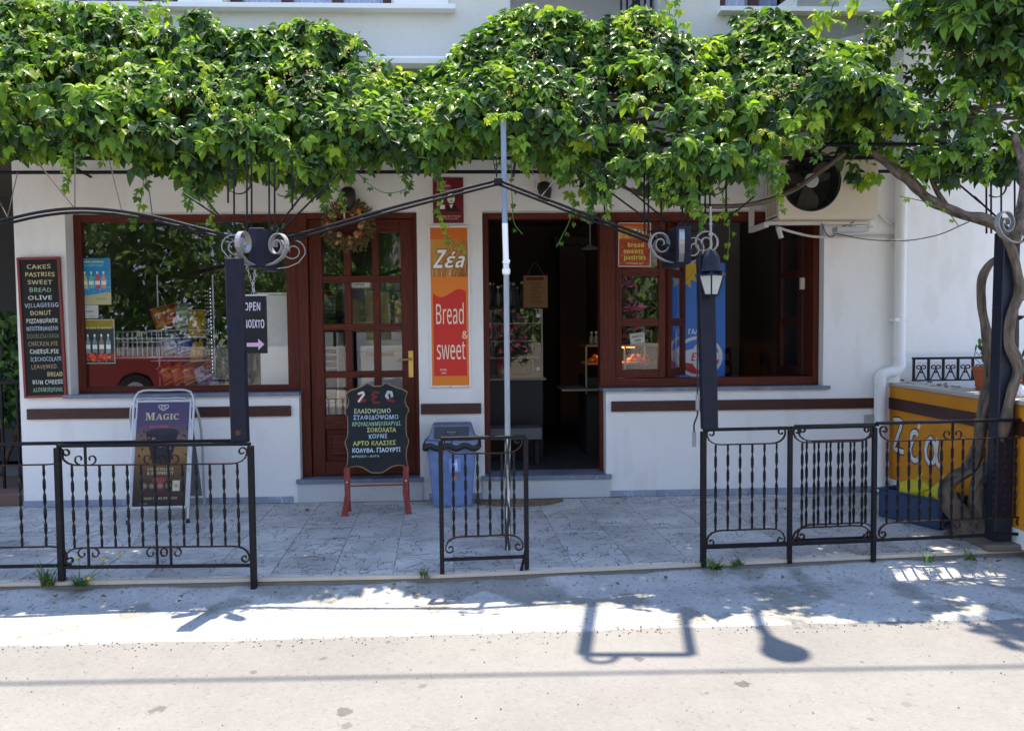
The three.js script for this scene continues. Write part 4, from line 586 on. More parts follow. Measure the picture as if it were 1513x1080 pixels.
// ice cream A-board
{ const tex = canvasTex(512, 1080, (g, w, h) => { const gr = g.createLinearGradient(0, 0, 0, h); gr.addColorStop(0, '#4a3d6b'); gr.addColorStop(0.2, '#55436a'); gr.addColorStop(0.34, '#7a5f55'); gr.addColorStop(0.5, '#9a7138'); gr.addColorStop(0.62, '#6e4a2c'); gr.addColorStop(0.8, '#47302a'); gr.addColorStop(1, '#2b1c1e'); g.fillStyle = gr; g.fillRect(0, 0, w, h);
    g.strokeStyle = '#d8d2c0'; g.lineWidth = 8; g.beginPath(); g.moveTo(256, 88); g.bezierCurveTo(170, 50, 215, 10, 256, 38); g.bezierCurveTo(297, 10, 342, 50, 256, 88); g.stroke(); g.beginPath(); g.ellipse(256, 54, 22, 14, 0, 0, 7); g.stroke();
    txt(g, 'M', 130, 150, 108, '#d9cfa8', { font: 'serif', style: 'bold' }); fit(g, 'AGIC', 300, 155, 228, 86, '#d9cfa8', { font: 'serif', style: 'bold' }); g.fillStyle = '#c95a66'; g.font = 'italic bold 40px serif'; g.fillText('new taste', 120, 268);
    g.fillStyle = '#1d1220'; g.beginPath(); g.moveTo(90, 310); g.quadraticCurveTo(250, 270, 420, 300); g.lineTo(350, 640); g.quadraticCurveTo(260, 670, 175, 640); g.closePath(); g.fill(); g.fillStyle = '#2e1f33'; g.beginPath(); g.ellipse(256, 312, 160, 34, -0.03, 0, 7); g.fill();
    for (let i = 0; i < 26; i++) { g.fillStyle = pick(['#c48aa0', '#b8788f', '#8d5568']); const x = 130 + i * 8 + rr(-14, 14), y = 380 + i * 3.6 + rr(-22, 22); g.beginPath(); g.moveTo(x, y); g.lineTo(x + rr(20, 46), y + rr(-10, 24)); g.lineTo(x + rr(-10, 24), y + rr(16, 44)); g.closePath(); g.fill(); }
    for (let i = 0; i < 34; i++) { g.fillStyle = '#1d1220'; const s = i % 2 ? 1 : -1, x = 256 + s * rr(150, 235), y = rr(250, 560), q = rr(6, 26); g.beginPath(); g.moveTo(x, y); g.lineTo(x + q, y + q * 0.4); g.lineTo(x + q * 0.3, y + q * 1.3); g.closePath(); g.fill(); }
    fit(g, 'CHOCOLATE', 256, 700, 260, 40, '#cdb98a', { style: 'bold' }); fit(g, '& RASPBERRY', 256, 742, 260, 42, '#cdb98a', { style: 'bold' });
    ['#4a2026', '#3a1f1f', '#6d2430', '#2b1518', '#d9cfae'].forEach((c, i) => { g.fillStyle = c; g.fillRect(70 + i * 78, 820, 70, 108); g.strokeStyle = '#c9b27a'; g.lineWidth = 4; g.beginPath(); g.arc(105 + i * 78, 872, 26, 0, 7); g.stroke(); txt(g, 'M', 105 + i * 78, 873, 34, i === 4 ? '#2b1518' : '#d9cfa8', { font: 'serif', style: 'bold' }); });
    g.fillStyle = '#a33a48'; g.beginPath(); g.ellipse(250, 815, 70, 26, 0, 0, 7); g.fill(); fit(g, 'MADE TO BE BROKEN', 262, 1000, 340, 34, '#bfae86', { style: 'bold' }); txt(g, 'f  share', 110, 1052, 22, '#c9c2b4'); });
  const p = G(192, 760, 0), q = G(279, 775, 0), t = thing('ice_cream_board', 'metal framed ice cream advertising A-board behind the left fence', 'advertising board', [-2.385, 0, 0.575], 0.02);
  const w = 0.43, H = 0.985, lean = 0.21; const front = new THREE.Group(); front.name = 'front_panel'; t.add(front); front.rotation.x = -lean; front.position.set(0, 0.0, 0.06);
  const hw = w / 2; obj('tube_frame', tube([V(-hw, 0.0, 0), V(-hw, 0.5, 0), V(-hw, H - 0.06, 0), V(-hw + 0.018, H - 0.018, 0), V(-hw + 0.06, H, 0), V(0, H, 0), V(hw - 0.06, H, 0), V(hw - 0.018, H - 0.018, 0), V(hw, H - 0.06, 0), V(hw, 0.5, 0), V(hw, 0.0, 0)], 0.0088, 60, 10), M.alu, front);
  obj('panel', bx(-hw + 0.012, hw - 0.012, 0.11, H - 0.075, -0.006, 0.004, 0.001), M.paleGrey, front); obj('printed_face', face(w - 0.05, H - 0.215, 0, (0.11 + H - 0.075) / 2, 0.0055), Object.assign(printMat(tex, 0.35), { color: rgb(0.72, 0.72, 0.72) }), front);
  for (const s of [-1, 1]) obj('edge_strip', bx(s * (hw - 0.012) - 0.011, s * (hw - 0.012) + 0.011, 0.11, H - 0.22, -0.004, 0.010, 0.003), M.alu, front); obj('edge_strip', bx(-hw, hw, 0.105, 0.125, -0.004, 0.010, 0.003), M.alu, front);
  const back = new THREE.Group(); back.name = 'back_panel'; t.add(back); back.rotation.x = 0.27; back.position.set(-0.03, 0, -0.42);
  obj('tube_frame', tube([V(-hw, 0, 0), V(-hw, 0.9, 0), V(0, 0.93, 0), V(hw, 0.9, 0), V(hw, 0, 0)], 0.0105, 40, 8), M.alu, back); obj('panel', bx(-hw + 0.012, hw - 0.012, 0.11, 0.86, -0.005, 0.005, 0.001), std([0.12, 0.14, 0.14], 0.5), back);
  for (const s of [-1, 1]) obj('foot', lathe([[0, 0], [0.014, 0], [0.014, 0.03], [0, 0.031]], 10).translate(s * hw, 0.0, 0.06), M.black, t); }

// scalloped chalk A-board with red legs
{ const out = (s) => { const p = []; const add = (x, y) => p.push([x * s, y * s]); const half = [[0, 0.352], [0.03, 0.352], [0.055, 0.368], [0.075, 0.376], [0.105, 0.36], [0.15, 0.338], [0.205, 0.322], [0.235, 0.30], [0.222, 0.268], [0.215, 0.235], [0.225, 0.20], [0.243, 0.17], [0.24, 0.145], [0.226, 0.12], [0.222, 0.08], [0.222, 0.0], [0.226, -0.04], [0.243, -0.075], [0.24, -0.1], [0.226, -0.14], [0.221, -0.19], [0.225, -0.24], [0.236, -0.285], [0.205, -0.27], [0.155, -0.264], [0.11, -0.275], [0.075, -0.298], [0.04, -0.318], [0, -0.32]]; half.forEach(([x, y]) => add(x, y)); half.slice(1, -1).reverse().forEach(([x, y]) => add(-x, y)); return p.reverse(); };
  const tex = canvasTex(700, 1000, (g, w, h) => { slateBg(g, w, h, [26, 30, 32]); const Y = (v) => (0.38 - v) / 0.70 * h, Xp = (v) => (v + 0.245) / 0.49 * w;
    g.lineCap = 'round'; const st = (pts, c, lw) => { g.strokeStyle = c; g.lineWidth = lw; g.lineJoin = 'round'; g.beginPath(); pts.forEach(([x, y], i) => i ? g.lineTo(x, y) : g.moveTo(x, y)); g.stroke(); };
    st([[150, 120], [195, 105], [205, 130], [150, 205], [215, 198]], '#7a2a24', 36); st([[150, 120], [195, 105], [205, 130], [150, 205]], '#ded7cf', 24); st([[365, 112], [320, 100], [300, 135], [340, 160], [300, 180], [318, 225], [370, 222]], '#7a2420', 26); st([[470, 200], [450, 150], [475, 105], [510, 110], [520, 160], [490, 200], [540, 215]], '#7a2420', 26); st([[470, 170], [455, 150], [475, 105], [508, 110], [516, 150]], '#b9c0c4', 30);
    const rows = [['ΕΛΑΙΟΨΩΜΟ', 95, 505, 318, '#c8c79a', 66], ['ΣΤΑΦΙΔΟΨΩΜΟ', 90, 590, 388, '#a9c3d6', 66], ['ΚΡΟΥΑΣΑΝΜΕΛΙΚΑΡΥΔΙ.', 75, 620, 460, '#9cc29a', 62], ['ΣΟΚΟΛΑΤΑ', 240, 560, 530, '#d3cd7a', 66], ['ΚΟΡΝΕ', 255, 465, 600, '#a9c3d6', 66], ['ΑΡΤΟ ΚΛΑΣΙΕΣ', 85, 560, 676, '#c6c96f', 66], ['ΚΟΛΥΒΑ. ΓΙΑΟΥΡΤΙ', 75, 610, 752, '#cfe0ea', 66], ['ΦΡΕΣΚΑ - ΑΥΓΑ', 70, 375, 818, '#a9c9b4', 30]]; rows.forEach(([s, a, b, y, c, hh]) => chalk(g, s, a, b, y, hh, c, 0.04)); });
  const t = thing('scalloped_chalkboard', 'scalloped black chalkboard easel with Greek writing and red legs by the closed door', 'chalkboard', [-0.805, 0, 0.47], 0.06);
  const f = new THREE.Group(); f.name = 'board'; t.add(f); f.position.set(0, 0.615, -0.16); f.rotation.x = -0.2;
  obj('rim', plate(poly(out(1.012)), 0.018, -0.011, 0.003), std([0.28, 0.19, 0.08], 0.6), f); const bd = plate(poly(out(0.985)), 0.02, -0.009, 0.002), uv = bd.attributes.uv; for (let i = 0; i < uv.count; i++) uv.setXY(i, (uv.getX(i) + 0.245) / 0.49, (uv.getY(i) + 0.32) / 0.70); obj('writing', bd, printMat(tex, 0.8), f);
  for (const s of [-1, 1]) { obj('leg', plate(poly([[s * 0.205, 0.36], [s * 0.245, 0.36], [s * 0.235, 0.16], [s * 0.262, 0.0], [s * 0.222, 0.0], [s * 0.2, 0.16]].sort(() => 0)), 0.022, -0.011, 0.003).rotateX(-0.2).translate(0, 0, 0.03), M.redPaint, t);
    obj('leg', plate(poly([[s * 0.215, 0.36], [s * 0.24, 0.36], [s * 0.245, 0.0], [s * 0.21, 0.0]]), 0.022, -0.011, 0.003).rotateX(0.22).translate(0, 0, -0.13), M.redPaint, t); obj('bolt', lathe([[0, 0.004], [0.007, 0.003], [0.008, 0]], 10).rotateX(Math.PI / 2).translate(s * 0.222, 0.25, 0.0), M.alu, t); }
  obj('stretcher', rod(V(-0.22, 0.215, -0.03), V(0.22, 0.215, -0.03), 0.006, 7), M.redPaint, t); }

// blue swing-lid bin
{ const z = 0.17, a = W(633, 749, 0.28), t = thing('swing_bin', 'blue plastic swing-lid bin with black liner beside the orange sign', 'bin', [-0.235, 0, 0.165]);
  const blue = new THREE.MeshStandardMaterial({ map: T.metal, color: rgb(0.17, 0.26, 0.49), roughness: 0.55 }), blue2 = new THREE.MeshStandardMaterial({ map: T.metal, color: rgb(0.17, 0.21, 0.32), roughness: 0.55 });
  const frus = (w0, d0, w1, d1, y0, y1) => { const g = new RoundedBoxGeometry(1, 1, 1, 2, 0.06), p = g.attributes.position; for (let i = 0; i < p.count; i++) { const k = p.getY(i) + 0.5; p.setXYZ(i, p.getX(i) * lerp(w0, w1, k), lerp(y0, y1, k), p.getZ(i) * lerp(d0, d1, k)); } g.computeVertexNormals(); return metreUV(g); };
  obj('body', frus(0.305, 0.24, 0.385, 0.30, 0, 0.485), blue, t);
  { const pts = []; for (let i = 0; i <= 44; i++) { const k = i / 44 * 4, s = Math.floor(k) % 4, f = k - Math.floor(k), W2 = 0.205, D2 = 0.16, cs = [[-W2, D2], [W2, D2], [W2, -D2], [-W2, -D2]], p = cs[s], q = cs[(s + 1) % 4]; pts.push(V(lerp(p[0], q[0], f), 0.485 + 0.012 * Math.sin(i * 1.7), lerp(p[1], q[1], f))); } obj('liner', tube(pts, 0.026, 140, 8, true).scale(1, 1, 1), M.black, t); }
  const lid = obj('lid', [frus(0.425, 0.345, 0.41, 0.335, 0.492, 0.535), frus(0.375, 0.31, 0.305, 0.22, 0.5355, 0.652)], blue2, t);
  obj('flap', bx(-0.135, 0.135, 0.008, 0.100, 0, 0.012, 0.006).rotateX(-0.36).translate(0, 0.543, 0.153), std([0.02, 0.02, 0.024], 0.4), lid);
  obj('brand_print', face(0.1, 0.03, 0, 0.052, 0.0125).rotateX(-0.36).translate(0, 0.543, 0.153), printMat(canvasTex(200, 60, (g, w, h) => { g.fillStyle = '#111114'; g.fillRect(0, 0, w, h); txt(g, 'BRANTIER', 100, 22, 30, '#9a9aa2', { style: 'bold' }); g.strokeStyle = '#9a9aa2'; g.lineWidth = 4; g.beginPath(); g.arc(100, 6, 48, 0.9, 2.2); g.stroke(); })), lid);
  obj('litter_symbol', face(0.085, 0.105, 0.025, 0.345, 0).rotateX(0.06).translate(0, 0.0, 0.1655), printMat(canvasTex(170, 210, (g, w, h) => { g.fillStyle = '#6f8cc4'; g.fillRect(0, 0, w, h); g.strokeStyle = '#b8c8e8'; g.lineWidth = 4; g.strokeRect(5, 5, w - 10, h - 10); g.fillStyle = '#d3dcf0'; g.beginPath(); g.arc(105, 40, 16, 0, 7); g.fill(); g.fillRect(88, 60, 36, 66); g.fillRect(90, 126, 14, 62); g.fillRect(110, 126, 14, 62); g.beginPath(); g.moveTo(88, 64); g.lineTo(52, 98); g.lineTo(60, 108); g.lineTo(92, 84); g.closePath(); g.fill(); g.beginPath(); g.moveTo(28, 140); g.lineTo(64, 140); g.lineTo(58, 190); g.lineTo(34, 190); g.closePath(); g.fill(); g.fillRect(34, 112, 10, 14); })), t);
  obj('round_sticker', lathe([[0, 0.0012], [0.017, 0.001], [0.018, 0]], 18).rotateX(Math.PI / 2 + 0.06).translate(0.02, 0.245, 0.156), std([0.75, 0.16, 0.04], 0.5), t); }
// half-round doormat
{ const c = G(785, 741, 0), s = []; for (let i = 0; i <= 20; i++) { const a = -Math.PI * i / 20; s.push([0.36 * Math.cos(a), 0.20 * Math.sin(a)]); } const t = thing('doormat', 'brown half-round doormat at the open doorway step', 'doormat', [0.30, 0, 0.10]);
  obj('mat', plate(poly(s.reverse()), 0.014, 0, 0.003).rotateX(-Math.PI / 2).translate(0, 0.001, 0), new THREE.MeshStandardMaterial({ map: T.grain, bumpMap: T.grain, bumpScale: 0.01, color: rgb(0.34, 0.22, 0.12), roughness: 1 }), t); }
// ---------------------------------------------------------------- air conditioner on its wall bracket
{ const z1 = 0.38, z0 = 0.09, a = W(1152, 215, z1), b = W(1297, 323, z1), x0 = a.x, x1 = b.x, y0 = b.y, y1 = y0 + 0.58;
  const t = thing('air_conditioner', 'cream outdoor air conditioner unit with black fan grille on the wall', 'air conditioner');
  const c = W(1199, 270, z1), R = 0.235, cy = y0 + 0.295;
  const front = poly(rect(x0, x1, y0 + 0.02, y1)); front.holes.push(new THREE.Path().absarc(c.x, cy, R, 0, Math.PI * 2, true));
  obj('casing', [metreUV(new THREE.ExtrudeGeometry(front, { depth: 0.018, bevelEnabled: true, bevelSize: 0.004, bevelThickness: 0.004, bevelSegments: 2, curveSegments: 48 }).translate(0, 0, z1 - 0.02)), bx(x0, x1, y1 - 0.02, y1 + 0.004, z0, z1 - 0.024), bx(x0, x1, y0, y0 + 0.02, z0, z1 - 0.002), bx(x1 - 0.02, x1, y0 + 0.021, y1 - 0.021, z0, z1 - 0.025), bx(x0, x1 - 0.021, y0 + 0.021, y1 - 0.021, z0, z0 + 0.02)], M.cream, t);
  const gr = []; for (let i = 0; i <= 5; i++) gr.push(bx(x0 - 0.003, x0 + 0.008, y0 + 0.03, y1 - 0.03, lerp(z0 + 0.03, z1 - 0.05, i / 5) - 0.006, lerp(z0 + 0.03, z1 - 0.05, i / 5) + 0.006, 0.002)); for (let i = 0; i <= 3; i++) gr.push(bx(x0 - 0.004, x0 + 0.007, lerp(y0 + 0.03, y1 - 0.05, i / 3), lerp(y0 + 0.03, y1 - 0.05, i / 3) + 0.016, z0 + 0.02, z1 - 0.04, 0.002)); obj('side_grille', gr, M.cream, t); obj('coil', bx(x0 + 0.02, x0 + 0.03, y0 + 0.03, y1 - 0.03, z0 + 0.03, z1 - 0.06, 0), M.dark, t);
  obj('fan_well', [new THREE.CylinderGeometry(R, R * 0.97, 0.16, 40, 1, true).rotateX(Math.PI / 2).translate(c.x, cy, z1 - 0.10), new THREE.CircleGeometry(R * 0.97, 40).translate(c.x, cy, z1 - 0.18)], std([0.022, 0.02, 0.018], 0.7, { side: THREE.DoubleSide }), t);
  const bl = []; for (let k = 0; k < 3; k++) { const s = new THREE.Shape(); s.moveTo(0.03, 0.01); s.quadraticCurveTo(0.1, 0.14, 0.19, 0.1); s.quadraticCurveTo(0.23, 0.02, 0.19, -0.05); s.quadraticCurveTo(0.1, -0.04, 0.03, -0.01); bl.push(new THREE.ExtrudeGeometry(s, { depth: 0.004, bevelEnabled: false }).rotateX(0.35).rotateZ(k * 2.094 + 0.4).translate(c.x, cy, z1 - 0.09)); } obj('fan_blade', bl, std([0.09, 0.075, 0.06], 0.6), t);
  const rings = []; for (let i = 0; i < 15; i++) rings.push(new THREE.TorusGeometry(0.06 + i * 0.0122, 0.0011, 4, 56).translate(c.x, cy, z1 + 0.008)); for (let i = 0; i < 12; i++) { const an = i / 12 * 6.283 + 0.2; rings.push(rod(V(c.x + 0.05 * Math.cos(an), cy + 0.05 * Math.sin(an), z1 + 0.009), V(c.x + R * Math.cos(an), cy + R * Math.sin(an), z1 + 0.004), 0.0018, 5)); } rings.push(new THREE.TorusGeometry(R - 0.003, 0.007, 6, 60).translate(c.x, cy, z1 + 0.002)); obj('fan_grille', rings, M.black, t);
  obj('hub', lathe([[0, 0.006], [0.05, 0.005], [0.056, 0.0]], 28).rotateX(Math.PI / 2).translate(c.x, cy, z1 + 0.01), std([0.42, 0.46, 0.44], 0.5), t);
  const p = W(1267, 267, z1); obj('badge', bx(p.x - 0.088, p.x + 0.088, p.y - 0.026, p.y + 0.026, z1, z1 + 0.007, 0.006), std([0.03, 0.22, 0.09], 0.4), t); obj('badge_print', face(0.165, 0.042, p.x, p.y, z1 + 0.0077), printMat(canvasTex(300, 76, (g, w, h) => { g.fillStyle = '#2f8552'; g.fillRect(0, 0, w, h); txt(g, 'GENERAL', 164, 40, 44, '#cfe3d2', { style: 'bold' }); g.strokeStyle = '#cfe3d2'; g.lineWidth = 6; g.beginPath(); g.arc(40, 38, 15, 0, 7); g.stroke(); g.fillStyle = '#cfe3d2'; g.fillRect(37, 18, 6, 40); })), t);
  obj('bracket', [bx(x0 - 0.11, x0 - 0.07, y0 - 0.06, y0 + 0.3, 0.001, 0.035, 0.003), bx(x0 - 0.11, x0 - 0.07, y0 - 0.06, y0 - 0.02, 0.036, z1 - 0.02, 0.003), bx(x0 - 0.069, x1 - 0.0, y0 - 0.032, y0 - 0.004, z1 - 0.14, z1 - 0.10, 0.003), bx(x1 - 0.04, x1, y0 - 0.06, y0 + 0.3, 0.001, 0.035, 0.003), bx(x1 - 0.04, x1, y0 - 0.06, y0 - 0.046, 0.036, z1 - 0.06, 0.003)], std([0.6, 0.57, 0.5], 0.6), t);
  obj('foot_plate', bx(x1 - 0.28, x1 - 0.02, y0 - 0.09, y0 - 0.05, z1 - 0.18, z1 - 0.08, 0.004).translate(0, 0.0, 0), M.paleGrey, t);
  const h = thing('drain_hose', 'pale drain hose sagging under the air conditioner towards the pipe', 'hose'); obj('hose', [tube([[1148, 335, 0.3], [1165, 341, 0.2], [1200, 349, 0.08], [1225, 350, 0.03], [1290, 349, 0.02], [1325, 349, 0.012]].map(([x, y, z]) => W(x, y, z)), 0.011, 40, 8), rod(W(1150, 336, 0.3), W(1155, 352, 0.3), 0.02, 10), tube([[1295, 310, 0.08], [1305, 322, 0.05], [1326, 336, 0.012]].map(([x, y, z]) => W(x, y, z)), 0.014, 14, 8)], M.whiteCable, h);
  const k = thing('black_cable', 'thin black cable hanging from the air conditioner to the vine', 'cable'); obj('cable', [tube([[1215, 330, 0.3], [1222, 346, 0.2], [1230, 350, 0.15], [1240, 338, 0.2], [1262, 328, 0.3]].map(([x, y, z]) => W(x, y, z)), 0.004, 30, 5), tube([[1232, 344, 0.1], [1275, 353, 0.1], [1330, 356, 0.14], [1380, 349, 0.5], [1432, 328, 1.1]].map(([x, y, z]) => W(x, y, z)), 0.004, 40, 5)], M.cable, k); }

// ---------------------------------------------------------------- wall lamps and the dried wreath
const wallLamp = (px, py, label) => { const p = W(px, py, 0.08), t = thing('wall_lamp', label, 'lamp', [p.x, p.y, 0.001]);
  obj('body', [lathe([[0, -0.11], [0.03, -0.10], [0.055, -0.06], [0.062, 0.0], [0.052, 0.045], [0.03, 0.06], [0, 0.062]], 18).scale(1, 1, 0.7).translate(0, 0, 0.085), bx(-0.03, 0.03, -0.06, 0.05, 0, 0.06, 0.008)], std([0.02, 0.016, 0.014], 0.5), t);
  obj('glass_shade', lathe([[0.03, 0.062], [0.045, 0.10], [0.066, 0.20]], 18).translate(0, 0, 0.085), new THREE.MeshPhysicalMaterial({ color: rgb(0.6, 0.5, 0.36), transmission: 0.4, roughness: 0.8, side: THREE.DoubleSide }), t); };
wallLamp(514, 288, 'black wall lamp with amber glass above the flower wreath');
wallLamp(804, 280, 'black wall lamp with pale glass above the open doorway');
{ const p = W(513, 333, 0.03), t = thing('flower_wreath', 'dried wreath of orange roses hanging over the closed door', 'wreath', [p.x, p.y, 0.02]);
  const tw = []; for (let k = 0; k < 7; k++) { const pts = []; for (let i = 0; i < 18; i++) { const a = i / 18 * 6.283, r = 0.14 + 0.016 * Math.sin(a * 3 + k * 2) + rr(-0.012, 0.012); pts.push(V(Math.cos(a) * r, Math.sin(a) * r * 1.02, 0.01 * Math.cos(a * 4 + k) + rr(-0.01, 0.012))); } tw.push(tube(pts, 0.0065, 60, 5, true)); } obj('twig_ring', tw, std([0.09, 0.055, 0.03], 0.95), t);
  const petal = (c) => { const q = []; for (let r = 0; r < 3; r++) for (let k = 0; k < 5 - r; k++) { const g = new THREE.SphereGeometry(0.014 - r * 0.003, 6, 5, 0, Math.PI).scale(1, 1, 0.45); g.translate(0, 0, 0.004); g.rotateX(-0.5 + r * 0.3).translate(0, 0.011 - r * 0.004, r * 0.003).rotateZ(k * 6.283 / (5 - r) + r); q.push(g); } return join(q); };
  const fg = petal(), mats = [[0.42, 0.15, 0.05], [0.45, 0.2, 0.08], [0.32, 0.09, 0.04], [0.46, 0.27, 0.13], [0.36, 0.27, 0.1], [0.2, 0.03, 0.025]].map((c) => std(c, 0.9, { side: THREE.DoubleSide }));
  for (let i = 0; i < 24; i++) { const a = i / 24 * 6.283 + rr(-0.22, 0.22), r = rr(0.095, 0.168), m = obj('rose', fg, pick(mats), t); m.position.set(Math.cos(a) * r, Math.sin(a) * r, rr(0.012, 0.03)); m.rotation.set(rr(-0.5, 0.5), rr(-0.5, 0.5), rr(0, 6)); m.scale.setScalar(rr(0.6, 1.1)); }
  const lf = [], ls = new THREE.Shape(); ls.moveTo(0, 0); ls.quadraticCurveTo(0.014, 0.02, 0, 0.05); ls.quadraticCurveTo(-0.014, 0.02, 0, 0); for (let i = 0; i < 420; i++) { const a = rr(0, 6.283), r = rr(0.085, 0.205), g = new THREE.ShapeGeometry(ls, 4).rotateX(rr(-0.8, 0.8)).rotateZ(a - Math.PI / 2 + rr(-1.2, 1.2)).translate(Math.cos(a) * r, Math.sin(a) * r, rr(-0.005, 0.03)); lf.push(g); } const L = obj('dry_leaves', lf, std([0.12, 0.085, 0.03], 0.95, { side: THREE.DoubleSide }), t); L.userData.kind = 'stuff';
  obj('ribbon', strap([[0, 0.2], [0.004, 0.15], [-0.004, 0.1], [0.004, 0.05]], 0.012, 0.002).rotateY(Math.PI / 2).translate(-0.02, 0.0, 0.03), std([0.6, 0.42, 0.36], 0.8), t); }

// ---------------------------------------------------------------- inside the shop, seen through the glass and the open door
const bagGeo = (() => { const g = new THREE.PlaneGeometry(1, 1, 8, 10), b = g.clone(); const bulge = (q, s) => { const p = q.attributes.position; for (let i = 0; i < p.count; i++) { const x = p.getX(i) * 2, y = p.getY(i) * 2, k = Math.pow(Math.max(0, 1 - x * x), 0.5) * Math.pow(Math.max(0, 1 - Math.pow(Math.abs(y), 3)), 0.5); p.setXYZ(i, p.getX(i) * (1 - 0.06 * k), p.getY(i), s * (0.16 * k + 0.004) + 0.02 * Math.sin(x * 5 + y * 4) * k); } q.computeVertexNormals(); }; bulge(g, 1); b.rotateY(Math.PI); bulge(b, -1); return join([g, b]); })();
const bagTex = (c0, c1, word) => canvasTex(128, 180, (g, w, h) => { g.fillStyle = c0; g.fillRect(0, 0, w, h); for (let i = 0; i < 40; i++) { g.fillStyle = i % 3 ? c0 : c1; g.globalAlpha = 0.6; g.beginPath(); g.ellipse(rr(10, 118), rr(16, 164), rr(4, 26), rr(4, 16), rr(-1, 1), 0, 7); g.fill(); } g.globalAlpha = 1; g.fillStyle = c1; g.fillRect(14, 54, 96, 20); g.fillStyle = '#e8e4da'; g.fillRect(24, 60, 60, 7); g.fillStyle = c1; g.fillRect(0, 146, w, 12); g.fillStyle = '#fff'; g.fillRect(0, 0, w, 6); g.fillRect(0, h - 6, w, 6); if (word) txt(g, word, 64, 72, 30, '#fff', { style: 'bold italic' }); });
const bagPrint = (t, r) => { const m = printMat(t, r); m.color = rgb(0.5, 0.5, 0.5); return m; };
const bagMats = { red: bagPrint(bagTex('#a81c14', '#e0a020', ''), 0.3), orange: bagPrint(bagTex('#c25a1c', '#d9b23c', ''), 0.3), green: bagPrint(bagTex('#8fa07a', '#d8dccb', ''), 0.3), yellow: bagPrint(bagTex('#d0a90c', '#b8860a', ''), 0.3), blue: bagPrint(bagTex('#27409a', '#c9d2e0', ''), 0.3), white: bagPrint(bagTex('#c9cdd0', '#4a7fb0', ''), 0.3) };
